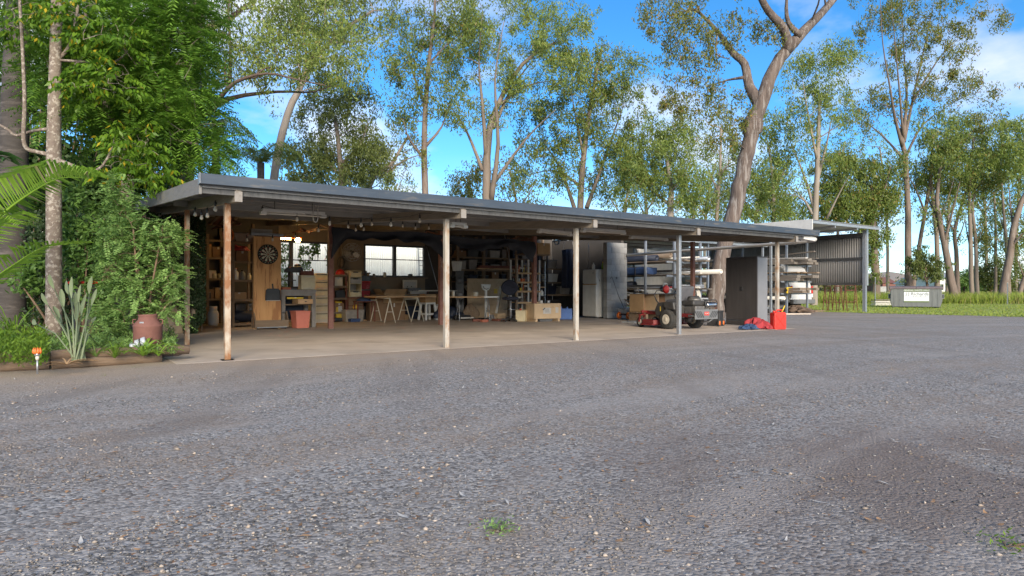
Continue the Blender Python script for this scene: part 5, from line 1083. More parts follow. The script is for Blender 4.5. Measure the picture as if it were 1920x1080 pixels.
MB().tube([Vector((.03, 0, .055)) + Mx @ Vector((.074 * math.cos(a), .074 * math.sin(a), -.005)) for a in [k * .42 for k in range(16)]], .007, 6).build('strap', M['black_plastic'], t, smooth=True)
b = G(70, 689, .12); t = thing('garden_light', 'small garden stake light with orange flame-shaped top', 'garden light', (b.x, b.y, .10))
tb(t, 'stake', M['galv'], [(0, 0, -.05), (0, 0, .115)], .009, 8); lt(t, 'collar', M['cream_metal'], [(.013, .10), (.018, .12), (.016, .14)], (0, 0, 0), 10); lt(t, 'cup', M['galv'], [(.015, .14), (.027, .15), (.027, .178), (.02, .18)], (0, 0, 0), 12)
for i in range(9):
    a = i * .7; h = Vector((math.cos(a), math.sin(a), 0)) * (.034 if i else 0); mb = MB(); mb.lathe([(.004, .165), (.016, .185), (.012, .21), (.001, .235)], h, 6); mb.build('flame_petal', M['orange'], t, smooth=True)
def wheelie(label, px, py, zb=.1):
    b = G(px, py, zb); t = thing('wheelie_bin', label, 'bin', (b.x, b.y, zb), .5)
    mb = MB(); v = [(-.24, -.24, .05), (.24, -.24, .05), (.24, .24, .05), (-.24, .24, .05), (-.29, -.32, .95), (.29, -.32, .95), (.29, .32, .95), (-.29, .32, .95)]; mb.add(v, [(3, 2, 1, 0), (4, 5, 6, 7), (0, 1, 5, 4), (1, 2, 6, 5), (2, 3, 7, 6), (3, 0, 4, 7)]); mb.build('body', M['wheelie'], t, bev=.03)
    bx(t, 'lid', M['red_plastic'], (0, -.01, .985), (.61, .68, .05), bev=.02)
    for sx in (-1, 1): lt(t, 'wheel', M['tyre'], [(.02, -.02), (.10, -.02), (.10, .02), (.02, .02)], (sx * .27, .28, .10), 14, 'x')
    tb(t, 'handle', M['wheelie'], [(-.25, .36, .92), (.25, .36, .92)], .015, 8)
wheelie('grey wheelie bin with red lid half hidden behind the paddle plant', 178, 631)
b = G(214, 624, .1); t = thing('blue_drum', 'bright blue plastic drum glimpsed through the shrubs', 'drum', (b.x, b.y, .1)); lt(t, 'body', M['blue_drum'], [(.17, 0), (.19, .03), (.19, .28), (.18, .3), (.19, .32), (.19, .58), (.18, .6), (.19, .62), (.19, .75), (.15, .8)], (0, 0, 0), 20); lt(t, 'bung', M['black_plastic'], [(.03, .78), (.03, .815)], (.08, 0, 0), 10)
# weeds in the gravel
def weed(label, px, py, n, ln, seed, m='leaf_ground'):
    b = G(px, py, GZ); rr = random.Random(seed); t = thing('weed', label, 'weed', (b.x, b.y, GZ + hgt(b.x, b.y) * .9), 0, 'weeds in the gravel'); rs = np.random.RandomState(seed)
    C = np.stack([rs.normal(0, ln * .5, n), rs.normal(0, ln * .5, n), np.abs(rs.normal(0, ln * .22, n)) + .004], 1); A = unit(np.stack([rs.normal(0, 1, n), rs.normal(0, 1, n), rs.rand(n) * .8], 1)); B = unit(np.cross(A, np.array([0, 0, 1.0]) + rs.normal(0, .3, (n, 3))))
    V, Q = leaf_quads(C, A, B, np.full(n, ln * .26), np.full(n, ln * .09)); fast_mesh('leaves', V, Q, M[m], t)
    w_ = MB()
    for i in range(5): a = rr.uniform(0, 6.28); w_.tube([(0, 0, 0), (math.cos(a) * ln * .5, math.sin(a) * ln * .5, .01)], .0015, 4)
    w_.build('stem', M['vine_stem'], t)
weed('flat green weed in the foreground gravel', 935, 1003, 150, .075, 1, 'leaf_shrub'); weed('pale weed beside the stick at the right border', 1885, 1030, 60, .10, 2)
weed('tiny weed sprouting below the edging log', 255, 690, 26, .06, 3); weed('thin weed tuft in the gravel near the lower edging log', 195, 705, 16, .05, 4)
b = G(1900, 1028, GZ); tag(MB().tube([b + Vector((0, 0, .012)), b + rd * .12 + Vector((0, 0, .02)), b + rd * .30 + Vector((0, .02, .012))], [.005, .006, .004], 6).build('stick', M['vine_stem'], smooth=True), 'dark stick lying at the right border beside a weed', 'stick')
# ---------------------------------------------------------------- helpers for the things in the shed
def dep(p): return (Vector(p) - cam.location).dot(Vector((FX, FY, 0)))
def mpp(p): return dep(p) / FPX
def text_part(t, name, s, size, m, loc, rot, ext=.001, align='CENTER', sx=1.0):
    cu = bpy.data.curves.new('txt', 'FONT'); cu.body = s; cu.size = size; cu.extrude = ext; cu.align_x = align; cu.align_y = 'CENTER'; cu.resolution_u = 2
    to = bpy.data.objects.new('txt', cu); COL.objects.link(to); dg = bpy.context.evaluated_depsgraph_get(); me = bpy.data.meshes.new_from_object(to.evaluated_get(dg)); bpy.data.objects.remove(to); bpy.data.curves.remove(cu)
    me.name = name; me.materials.clear(); me.materials.append(M[m]); o = bpy.data.objects.new(name, me); COL.objects.link(o); o.parent = t; o.location = loc; o.rotation_euler = rot; o.scale = (sx, 1, 1); return o
def carton(label, loc, s, rz=0, m='cardboard', flaps=True, group='cartons stored in the shed', name='carton', open_=False):
    t = thing(name, label, 'box', loc, rz, group)
    if open_:
        mb = MB(); th = .008
        for c, q in (((0, 0, th / 2), (s[0], s[1], th)), ((0, -s[1] / 2, s[2] / 2), (s[0], th, s[2])), ((0, s[1] / 2, s[2] / 2), (s[0], th, s[2])), ((-s[0] / 2, 0, s[2] / 2), (th, s[1] - .02, s[2])), ((s[0] / 2, 0, s[2] / 2), (th, s[1] - .02, s[2]))): mb.box(c, q)
        mb.build('body', M[m], t)
        for sg, a in ((-1, 50), (1, 35)):
            MB().box((0, sg * (s[1] / 2 + .10 * math.cos(R(a)) + .01), s[2] + .10 * math.sin(R(a))), (s[0], .20, .006), M=Matrix.Rotation(R(a * sg), 3, 'X')).build('flap', M[m], t)
            MB().box((sg * (s[0] / 2 + .06), 0, s[2] + .08), (.18, s[1] * .95, .006), M=Matrix.Rotation(R(-50 * sg), 3, 'Y')).build('flap', M[m], t)
    else:
        bx(t, 'body', M[m], (0, 0, s[2] / 2), s, bev=.006)
        if flaps: bx(t, 'tape', M['paper'], (0, 0, s[2] + .001), (s[0] * 1.002, .05, .003), bev=0); bx(t, 'tape', M['paper'], (0, -s[1] / 2 - .001, s[2] * .88), (.05, .003, s[2] * .22), bev=0)
    return t
def tub(label, loc, s, rz=0, m='clear_plastic', lid='black_plastic', group='plastic tubs in the shed', taper=.86, name='storage_tub'):
    t = thing(name, label, 'tub', loc, rz, group); x, y, z = s[0] / 2, s[1] / 2, s[2]; k = taper
    v = [(-x * k, -y * k, 0), (x * k, -y * k, 0), (x * k, y * k, 0), (-x * k, y * k, 0), (-x, -y, z), (x, -y, z), (x, y, z), (-x, y, z)]
    MB().add(v, [(3, 2, 1, 0), (4, 5, 6, 7), (0, 1, 5, 4), (1, 2, 6, 5), (2, 3, 7, 6), (3, 0, 4, 7)]).build('body', M[m], t, bev=.012)
    if lid: bx(t, 'lid', M[lid], (0, 0, z + .012), (s[0] + .03, s[1] + .03, .024), bev=.008)
    for sg in (-1, 1): bx(t, 'handle', M[lid or m], (sg * (x + .008), 0, z * .8), (.02, s[1] * .35, .03))
    return t
def shelf_unit(name, label, x0, x1, y0, y1, levels, h, postm, shelfm, pw=.05, mid=0, group=None, th=.025, cat='shelf'):
    t = thing(name, label, cat, (x0, y0, 0), 0, group); W, Dp = x1 - x0, y1 - y0
    xs = [pw / 2 + (W - pw) * k / (mid + 1) for k in range(mid + 2)]
    for x in xs:
        for y in (pw / 2, Dp - pw / 2): bx(t, 'upright', M[postm], (x, y, h / 2), (pw, pw, h), bev=0)
    for z in levels:
        bx(t, 'shelf', M[shelfm], (W / 2, Dp / 2, z - th / 2), (W - .004, Dp - .12 if Dp > .3 else Dp - .02, th), bev=0)
        bx(t, 'shelf_edge', M[shelfm], (W / 2, -.012, z - .03), (W, .022, .055), bev=0)
    return t
def jerry(name, label, loc, s, rz, m, cap, group=None, spout=None, cat='jerry can'):
    t = thing(name, label, cat, loc, rz, group); x, y, z = s[0] / 2, s[1] / 2, s[2]
    poly = [(-x, .02), (-x + .02, 0), (x - .02, 0), (x, .02), (x, z * .80), (x - .03, z * .88), (-x * .1, z * .90), (-x * .45, z * .90), (-x, z * .84)]
    MB().prism(poly, 'y', -y, y).build('body', M[m], t, bev=.018, seg=3)
    tb(t, 'handle', M[m], [(x * .75, 0, z * .87), (x * .62, 0, z * .985), (0, 0, z), (-x * .30, 0, z * .97), (-x * .35, 0, z * .88)], .017, 8)
    lt(t, 'cap', M[cap], [(.028, z * .86), (.032, z * .88), (.032, z * .95), (.012, z * .96)], (-x * .70, 0, 0), 12)
    for sg in (-1, 1):
        for a in ((-.75, .12, .75, .72), (-.75, .72, .75, .12)):
            br(t, 'rib', M[m], (a[0] * x, sg * (y + .001), a[1] * z), (a[2] * x, sg * (y + .001), a[3] * z), .016, .016)
    bx(t, 'side_panel', M[m], (x + .001, 0, z * .42), (.008, y * 1.2, z * .5), bev=.003); bx(t, 'side_panel', M[m], (-x - .001, 0, z * .42), (.008, y * 1.2, z * .5), bev=.003)
    if spout: tb(t, 'spout', M[spout], [(x * .6, 0, z * .86), (x * .9, 0, z * 1.05), (x * 1.15, 0, z * 1.22)], [.018, .016, .012], 10)
    return t
def bottle(label, loc, r, h, m, cap, group='bottles on the fridge', name='bottle'):
    t = thing(name, label, 'bottle', loc, 0, group); lt(t, 'body', M[m], [(r * .95, 0), (r, .01), (r, h * .62), (r * .45, h * .8), (r * .4, h * .86)], (0, 0, 0), 12); lt(t, 'cap', M[cap], [(r * .45, h * .86), (r * .45, h)], (0, 0, 0), 10); return t
def lump(label, name, cat, specs, m, seed, group=None, amp=.3):
    """crumpled cloth heap"""
    rr = random.Random(seed); t = thing(name, label, cat, specs[0][0], 0, group)
    for (c, s) in specs:
        mb = MB(); ph = [rr.uniform(0, 6.28) for _ in range(8)]; c = Vector(c) - Vector(specs[0][0])
        def f(u, v):
            a = u * 2 * math.pi; b = v * math.pi / 2 * 1.02
            r = 1 + amp * (math.sin(3 * a + ph[0] + 2 * b) * .45 + math.sin(5 * a + ph[1] - 3 * b) * .35 + math.sin(8 * a + 4 * b + ph[2]) * .25 + math.sin(13 * a + ph[3] + 7 * b) * .14) * (.35 + math.cos(b))
            return c + Vector((s[0] * r * math.cos(a) * math.cos(b), s[1] * r * math.sin(a) * math.cos(b), max(.0, s[2] * (.15 + .85 * math.sin(b)) * (1 + .5 * (r - 1)))))
        mb.grid(f, 48, 14); mb.build('fold', M[m], t, smooth=True)
    return t
X_ = lambda px, v: P(px, 500, v).x
Z_ = lambda px, py, v: P(px, py, v).z
# ================================================================ left bay: dark shelving
g1 = 'dark shelving in the left bay'
xa, xb = X_(374, 10.3), X_(424, 10.3)
shelf_unit('timber_shelving', 'dark timber shelving against the rear wall in the left bay', xa - .3, xb, 10.2, 10.75, [.72, 1.28, 1.86, 2.35], 2.5, 'old_timber', 'old_timber', .07, 1, g1)
xc, xd = X_(432, 8.6), X_(474, 8.6)
shelf_unit('timber_shelving', 'timber shelving standing left of the plywood dartboard panel', xc, xd, 8.4, 8.95, [.10, .72, 1.22, 1.70, 2.2], 2.3, 'old_timber', 'old_timber', .06, 0, g1)
y_ = 10.4
for lab, px, zz_, s, m in [('cream carton on the top dark shelf of the left bay', 383, 1.86, (.34, .3, .36), 'cardboard'), ('dark carton on the top shelf behind the corner post', 408, 1.86, (.3, .3, .3), 'cardboard_dark'), ('small pale carton on the middle dark shelf of the left bay', 396, 1.28, (.24, .22, .22), 'paper'), ('brown carton on the lowest dark shelf of the left bay', 385, .72, (.4, .3, .25), 'cardboard_dark'), ('carton beside the post on the lowest dark shelf', 412, .72, (.28, .28, .3), 'cardboard')]:
    carton(lab, (X_(px, y_), y_ + .05, zz_), s, 0, m)
carton('orange-brown carton on the low shelf left of the dartboard panel', (X_(446, 8.65), 8.65, .72), (.36, .3, .17), 0, 'cardboard'); carton('dim carton on the upper shelf left of the dartboard panel', (X_(452, 8.65), 8.65, 1.70), (.3, .3, .26), 0, 'cardboard_dark')
tub('grey tub on the upper timber shelf above the white jug', (X_(455, 8.65), 8.62, 2.2), (.5, .36, .22), 0, 'clear_plastic', 'steel_dark')
bottle('big white jug on the shelf left of the dartboard panel', (X_(441, 8.6), 8.6, 1.22), .085, .30, 'white_plastic', 'white_paint', 'jugs on the left shelving', 'jug'); bottle('dark jug on the shelf next to the big white jug', (X_(455, 8.6), 8.62, 1.22), .075, .26, 'grey_plastic', 'black_plastic', 'jugs on the left shelving', 'jug'); bottle('small pale jar at the end of the shelf by the dartboard panel', (X_(468, 8.6), 8.62, 1.22), .05, .18, 'cream_plastic', 'white_paint', 'jugs on the left shelving', 'jar')
lump('red cloth bundle stuffed on the high shelf behind the corner post', 'cloth_bundle', 'cloth', [((X_(449, 8.5), 8.6, 1.96), (.22, .16, .14)), ((X_(442, 8.5), 8.55, 1.96), (.12, .12, .16))], 'red_cloth', 4)
b = G(397, 610); t = thing('gas_bottle', 'white gas bottle on the floor below the dark shelving', 'gas bottle', (b.x, b.y - .2, 0)); lt(t, 'body', M['white_paint'], [(.10, 0), (.13, .03), (.14, .08), (.14, .32), (.11, .40), (.04, .44)], (0, 0, 0), 18); lt(t, 'collar', M['white_paint'], [(.09, .40), (.10, .42), (.10, .52), (.085, .52), (.085, .42)], (0, 0, 0), 16); lt(t, 'valve', M['steel_dark'], [(.02, .44), (.025, .5)], (0, 0, 0), 8)
b = G(458, 611); t = thing('air_compressor', 'dark blue air compressor on the floor left of the wooden tote', 'compressor', (b.x, b.y, 0), .1)
lt(t, 'tank', M['dark_blue'], [(.02, -.36), (.13, -.33), (.16, -.27), (.16, .27), (.13, .33), (.02, .36)], (0, 0, .26), 18, 'x'); bx(t, 'motor', M['steel_dark'], (-.12, 0, .50), (.26, .2, .2), bev=.03); lt(t, 'pump', M['engine'], [(.09, .40), (.10, .44), (.07, .5), (.10, .52), (.10, .62), (.05, .66)], (.17, 0, 0), 12)
for sx in (-.28, .28): lt(t, 'wheel', M['tyre'], [(.02, -.025), (.09, -.025), (.09, .025), (.02, .025)], (sx, -.17, .09), 14, 'y')
tb(t, 'handle', M['steel_dark'], [(.34, 0, .3), (.45, 0, .5), (.45, 0, .56)], .012, 6)
t = thing('hose_coil', 'coiled pale hose lying on the floor beside the compressor', 'hose', (b.x - .32, b.y + .2, 0))
for k in range(4): MB().tube([(.15 * math.cos(a) , .15 * math.sin(a), .02 + .025 * k) for a in [q * .45 for q in range(15)]], .013, 6).build('loop', M['grey_plastic'], t, smooth=True)
# ================================================================ plywood panel, dartboard, dustpan, tote
VP = 7.1; x0, x1 = X_(475.5, VP), X_(527, VP); zt_ = Z_(500, 444, VP)
t = thing('plywood_partition', 'tall orange plywood panel carrying the dartboard', 'panel', ((x0 + x1) / 2, VP, 0)); bx(t, 'sheet', M['ply'], (0, .012, zt_ / 2 + .05), (x1 - x0, .024, zt_ - .1), bev=.002)
for sg in (-1, 1): bx(t, 'batten', M['pine'], (sg * (x1 - x0 - .08) / 2, .06, zt_ / 2), (.07, .07, zt_), bev=0)
t = thing('metal_tray', 'long grey metal tray lying along the top of the plywood panel', 'tray', ((x0 + x1) / 2 - .02, VP - .03, zt_)); bx(t, 'tray', M['steel_blue'], (0, 0, .05), (x1 - x0 + .12, .12, .06), bev=.004); bx(t, 'end', M['galv'], (.36, 0, .05), (.02, .13, .07)); bx(t, 'box', M['bench_grey'], (-.12, .1, .12), (.5, .2, .12))
c = P(502, 477, VP); t = thing('dartboard', 'round black and cream dartboard hung on the plywood panel', 'dartboard', (c.x, VP - .02, c.z)); rb = 18.6 * mpp(c)
lt(t, 'surround', M['dart_black'], [(.02, -.002), (rb * .985, -.002), (rb, -.010), (rb, -.03), (.02, -.03)], (0, .02, 0), 40, 'y')
def ring(r0, r1, a0, a1, y, m, nm):
    mb = MB(); k = 3; vs = []
    for i in range(k + 1):
        a = a0 + (a1 - a0) * i / k; vs += [(r0 * math.sin(a), y, r0 * math.cos(a)), (r1 * math.sin(a), y, r1 * math.cos(a))]
    vs2 = vs + [(x, y + .004, z) for x, y, z in vs]; n_ = len(vs); mb.add(vs2, [(2 * i, 2 * i + 1, 2 * i + 3, 2 * i + 2) for i in range(k)] + [(n_ + 2 * i + 2, n_ + 2 * i + 3, n_ + 2 * i + 1, n_ + 2 * i) for i in range(k)]); return mb.build(nm, M[m], t)
da = math.pi / 10
for i in range(20):
    a0 = (i - .5) * da; dk = i % 2 == 0
    ring(.07 * rb, .40 * rb, a0, a0 + da, -.014, 'dart_black' if dk else 'dart_cream', 'sector'); ring(.44 * rb, .70 * rb, a0, a0 + da, -.014, 'dart_black' if dk else 'dart_cream', 'sector')
    ring(.40 * rb, .44 * rb, a0, a0 + da, -.0145, 'dart_red' if dk else 'dart_green', 'treble'); ring(.70 * rb, .745 * rb, a0, a0 + da, -.0145, 'dart_red' if dk else 'dart_green', 'double')
    text_part(t, 'number', str([20, 1, 18, 4, 13, 6, 10, 15, 2, 17, 3, 19, 7, 16, 8, 11, 14, 9, 12, 5][i]), rb * .17, 'dart_cream', (.86 * rb * math.sin(i * da), -.0135, .86 * rb * math.cos(i * da)), (R(90), 0, 0))
lt(t, 'bull', M['dart_red'], [(.001, -.016), (.07 * rb, -.016), (.07 * rb, -.010)], (0, 0, 0), 14, 'y')
c = P(511, 552, VP); k_ = mpp(c); t = thing('dustpan', 'black dustpan hanging on the lower plywood panel', 'dustpan', (c.x, VP - .02, c.z))
MB().prism([(-14 * k_, -11 * k_), (14 * k_, -11 * k_), (13 * k_, 8 * k_), (9 * k_, 11 * k_), (-9 * k_, 11 * k_), (-13 * k_, 8 * k_)], 'y', -.012, 0).build('pan', M['black_plastic'], t, bev=.003)
for s_, q in ((-1, 0), (1, 0)): br(t, 'side_lip', M['black_plastic'], (s_ * 13.4 * k_, -.03, -11 * k_), (s_ * 12.4 * k_, -.03, 8 * k_), .01, .05)
br(t, 'back_lip', M['black_plastic'], (-10 * k_, -.03, 10.5 * k_), (10 * k_, -.03, 10.5 * k_), .05, .012); br(t, 'handle', M['black_plastic'], (0, -.02, 10 * k_), (-1 * k_, -.02, 20 * k_), .028, .02); br(t, 'front_edge', M['paper'], (-13 * k_, -.016, -11.5 * k_), (13 * k_, -.016, -11.5 * k_), .01, .012)
c = G(509, 617); k_ = mpp(c); t = thing('tool_tote', 'open wooden tool tote on small castors below the plywood panel', 'tote', (c.x, c.y + .12, 0)); W = 60 * k_
bx(t, 'front', M['old_timber'], (0, -.17, 10 * k_), (W, .016, 14 * k_)); bx(t, 'back', M['old_timber'], (0, .17, 10 * k_), (W, .016, 14 * k_)); bx(t, 'bottom', M['old_timber'], (0, 0, 4 * k_), (W, .33, .016))
for sg in (-1, 1):
    MB().prism([(-.175, 3 * k_), (.175, 3 * k_), (.175, 17 * k_), (.04, 33 * k_), (-.04, 33 * k_), (-.175, 17 * k_)], 'x', sg * W / 2 - .009, sg * W / 2 + .009).build('end', M['old_timber'], t)
    for y in (-.14, .14): lt(t, 'castor', M['steel_dark'], [(.005, -.012), (.022, -.012), (.022, .012), (.005, .012)], (sg * W * .42, y, .024), 10, 'x')
tb(t, 'handle', M['galv'], [(-W / 2, 0, 31 * k_), (W / 2, 0, 31 * k_)], .012, 8); bx(t, 'trim', M['galv'], (0, -.18, 3.5 * k_), (W * .9, .012, .02))
# ================================================================ workbench and what stands on it
VBn = 7.25; x0, x1 = X_(527, VBn), X_(593, VBn); bh = Z_(560, 543, VBn); Wb = x1 - x0
t = thing('workbench', 'grey timber workbench beside the dartboard panel', 'workbench', (x0, VBn, 0)); bx(t, 'top', M['bench_grey'], (Wb / 2, .36, bh - .03), (Wb, .75, .06)); bx(t, 'apron', M['bench_grey'], (Wb / 2, .02, bh - .11), (Wb - .02, .03, .10))
for x in (.06, Wb - .06):
    for y in (.06, .66): bx(t, 'leg', M['bench_grey'], (x, y, (bh - .06) / 2), (.10, .10, bh - .06))
bx(t, 'lower_shelf', M['old_timber'], (Wb / 2, .38, .18), (Wb - .22, .6, .04)); bx(t, 'void_sheet', M['dark_blue'], (Wb / 2, .70, .5), (Wb - .22, .02, .6))  # dark sheet at the back stands in for the black void under the bench
dr = bx(t, 'drawer', M['pine'], (Wb * .62, .05, bh - .30), (Wb * .42, .5, .12)); bx(dr, 'knob', M['steel_dark'], (Wb * .62, -.21, bh - .30), (.05, .02, .02)); bx(t, 'cross_shelf', M['old_timber'], (Wb * .5, .3, bh - .38), (Wb - .22, .5, .03))
t = thing('spirit_level', 'yellow spirit level on the shelf under the workbench', 'level', (x0 + Wb * .42, VBn + .06, bh - .235)); bx(t, 'body', M['yellow'], (0, 0, .02), (.42, .03, .045)); bx(t, 'vial', M['pvc'], (0, -.003, .035), (.05, .028, .02)); bx(t, 'end', M['black_plastic'], (.21, 0, .02), (.02, .034, .05))
c = G(566, 615); k_ = mpp(c); t = thing('waste_bin', 'salmon pink square plastic bin in front of the workbench', 'bin', (c.x, c.y + .12, 0), .1); x, z = 14 * k_, 32 * k_; kk = .84
mb = MB(); v = [(sx * x * q, sy * x * q, zz_) for zz_, q in ((0, kk), (z, 1)) for sx, sy in ((-1, -1), (1, -1), (1, 1), (-1, 1))] + [(sx * x * q, sy * x * q, zz_) for zz_, q in ((z, .94), (.02, .78)) for sx, sy in ((-1, -1), (1, -1), (1, 1), (-1, 1))]
mb.add(v, [(3, 2, 1, 0)] + [(i, (i + 1) % 4, 4 + (i + 1) % 4, 4 + i) for i in range(4)] + [(4 + i, 4 + (i + 1) % 4, 8 + (i + 1) % 4, 8 + i) for i in range(4)] + [(8 + i, 8 + (i + 1) % 4, 12 + (i + 1) % 4, 12 + i) for i in range(4)] + [(12, 13, 14, 15)]); mb.build('body', M['pink_plastic'], t, bev=.006)
for sg in (-1, 1): bx(t, 'rim', M['pink_plastic'], (0, sg * x, z - .012), (2 * x + .02, .015, .024)); bx(t, 'rim', M['pink_plastic'], (sg * x, 0, z - .0125), (.015, 2 * x - .01, .022))
bz = bh
c = P(545, 530, VBn + .35); t = thing('drill_press', 'dark bench drill press on the left end of the workbench', 'drill press', (c.x, VBn + .40, bz)); k_ = mpp(c)
bx(t, 'base', M['steel_dark'], (0, 0, .02), (.24, .34, .04)); tb(t, 'column', M['steel_dark'], [(0, .1, 0), (0, .1, .62)], .03, 10); bx(t, 'table', M['steel_dark'], (0, -.03, .24), (.22, .24, .025)); MB().prism([(-.32, .44), (.14, .44), (.14, .50), (.05, .58), (-.25, .60), (-.32, .56)], 'x', -.11, .11).build('head', M['black_plastic'], t, bev=.015).rotation_euler = (0, 0, R(70))
lt(t, 'chuck', M['steel_dark'], [(.02, .30), (.03, .33), (.03, .38), (.04, .40), (.04, .46)], (0, -.08, 0), 12); lt(t, 'motor', M['black_plastic'], [(.02, .45), (.09, .46), (.09, .64), (.06, .66)], (.22, .08, 0), 14)
for a in (0, 2.1, 4.2): tb(t, 'feed_lever', M['chrome'], [(.12, -.08, .47), (.14, -.08 + .13 * math.cos(a), .47 + .13 * math.sin(a))], .007, 6)
lt(t, 'knob', M['white_plastic'], [(.001, -.02), (.025, -.015), (.025, .005)], (.13, -.1, .5), 10, 'x')
c = P(576.5, 543, VBn + .2); k_ = mpp(c); t = thing('tool_case', 'cream latched case standing on the workbench', 'case', (c.x, VBn + .25, bz)); bx(t, 'body', M['cream_plastic'], (0, 0, 13.5 * k_), (27 * k_, .28, 27 * k_), bev=.015); bx(t, 'front_panel', M['cream_plastic'], (0, -.142, 12 * k_), (22 * k_, .012, 17 * k_), bev=.006); bx(t, 'latch', M['cream_metal'], (0, -.15, 24 * k_), (18 * k_, .012, 2.5 * k_)); bx(t, 'foot', M['cream_metal'], (0, -.15, 2.5 * k_), (20 * k_, .012, 2 * k_))
zc = bz + 27 * k_
t = thing('wooden_caddy', 'small dark wooden caddy on top of the cream case', 'caddy', (c.x - .01, VBn + .25, zc)); bx(t, 'front', M['rust_dark'], (0, -.09, 4 * k_), (23 * k_, .012, 8 * k_)); bx(t, 'back', M['rust_dark'], (0, .09, 4 * k_), (23 * k_, .012, 8 * k_)); bx(t, 'base', M['rust_dark'], (0, 0, .008), (23 * k_, .18, .012))
for sg in (-1, 1): MB().prism([(-.09, 0), (.09, 0), (.09, 8 * k_), (.02, 13 * k_), (-.02, 13 * k_), (-.09, 8 * k_)], 'x', sg * 11.5 * k_ - .006, sg * 11.5 * k_ + .006).build('end', M['rust_dark'], t)
c = P(538, 540, VBn + .12); t = thing('basket_planter', 'low brown tray at the left end of the workbench', 'tray', (c.x - .02, VBn + .14, bz)); bx(t, 'body', M['terracotta'], (0, 0, .03), (.22, .16, .06), bev=.01); bx(t, 'filling', M['leaf_bright'], (0, 0, .062), (.19, .13, .02), bev=.008)
# cabinet of small white drawers behind, sack truck
VD = 9.3; x0, x1 = X_(588, VD), X_(618, VD); z1 = Z_(600, 513, VD); t = thing('drawer_cabinet', 'cream cabinet of shallow drawers behind the sack truck', 'cabinet', (x0, VD, 0)); W = x1 - x0; bx(t, 'carcass', M['cream_metal'], (W / 2, .25, z1 / 2), (W, .45, z1))
for k in range(6): d_ = bx(t, 'drawer', M['cream_plastic'], (W / 2, .012, z1 * (.14 + .16 * k)), (W - .05, .03, z1 * .135)); bx(d_, 'pull', M['steel_dark'], (W / 2, -.01, z1 * (.185 + .16 * k)), (W * .7, .02, .02))
c = G(602, 598); t = thing('sack_truck', 'sack truck with red-hubbed wheels and a yellow rail beside the inner post', 'sack truck', (c.x, c.y, 0), .2); k_ = mpp(c)
for sg, m in ((-1, 'steel_dark'), (1, 'yellow')): tb(t, 'rail', M[m], [(sg * .15, .02, .04), (sg * .15, .0, .6), (sg * .15, .04, 1.15), (sg * .11, .08, 1.28)], .015, 8)
tb(t, 'grip', M['black_plastic'], [(-.11, .08, 1.28), (0, .09, 1.31), (.11, .08, 1.28)], .017, 8); bx(t, 'toe_plate', M['steel_dark'], (0, -.12, .03), (.38, .24, .012))
for z in (.25, .55, .9): tb(t, 'crossbar', M['steel_dark'], [(-.15, .01, z), (.15, .01, z)], .01, 6)
for sg in (-1, 1): wl = lt(t, 'wheel', M['tyre'], [(.05, -.035), (.12, -.04), (.145, -.02), (.145, .02), (.12, .04), (.05, .035)], (sg * .2, .06, .145), 18, 'x'); lt(wl, 'hub', M['red_plastic'], [(.005, -.042), (.075, -.042), (.075, .042), (.005, .042)], (sg * .2, .06, .145), 14, 'x')
# pedestal fan high on the wall
c = P(660, 473, 9.9); t = thing('wall_fan', 'wall fan with caged blades between the two rear windows', 'fan', c, 0); 
for r_ in (.28, .20, .12):
    for y in (-.07, .05): MB().tube([(r_ * math.cos(a), y, r_ * math.sin(a)) for a in [q * 2 * math.pi / 20 for q in range(21)]], .005, 5).build('cage_ring', M['galv'], t, smooth=True)
for q in range(14): a = q * math.pi / 7; tb(t, 'cage_wire', M['galv'], [(.04 * math.cos(a), -.10, .04 * math.sin(a)), (.2 * math.cos(a), -.085, .2 * math.sin(a)), (.28 * math.cos(a), -.01, .28 * math.sin(a)), (.1 * math.cos(a), .08, .1 * math.sin(a))], .003, 4)
for q in range(3): a = q * 2.09 + .4; MB().prism([(.03, -.03), (.12, -.09), (.24, -.08), (.25, .03), (.1, .06)], 'y', -.02, -.012).build('blade', M['white_plastic'] if q == 0 else M['clear_plastic'], t).rotation_euler = (.2, a, 0)
lt(t, 'motor', M['steel_dark'], [(.02, -.03), (.07, 0), (.08, .12), (.05, .18)], (0, 0, 0), 12, 'y'); tb(t, 'bracket', M['steel_dark'], [(0, .14, 0), (0, .5, -.1), (0, .98, -.1)], .02, 8)
# ================================================================ between the two windows: shelving, drawer tower, boxes
x0, x1 = X_(625, 9.7), X_(651, 9.7); shelf_unit('steel_shelving', 'low open shelving right of the first inner post', x0, x1, 9.7, 10.2, [.3, .72, 1.08, 1.42], 1.45, 'rust_dark', 'old_timber', .045)
t = thing('helmet', 'bright red hard shell helmet on the low shelving', 'helmet', (X_(639, 9.8), 9.85, 1.42)); lt(t, 'shell', M['red_plastic'], [(.14, 0), (.14, .05), (.12, .11), (.07, .15), (.005, .165)], (0, 0, 0), 18); lt(t, 'brim', M['red_plastic'], [(.14, 0), (.165, .005), (.165, .012), (.14, .02)], (0, -.02, 0), 18)
carton('cream carton on the low shelving under the red helmet', (X_(634, 9.8), 9.9, 1.08), (.26, .26, .26), 0, 'cream_metal'); tub('dark toolbox on the low shelving behind the first inner post', (X_(640, 9.8), 9.9, .72), (.36, .26, .2), 0, 'black_plastic', 'steel_dark'); carton('small box on the bottom of the low shelving', (X_(635, 9.8), 9.9, .3), (.3, .3, .26), 0, 'cardboard_dark')
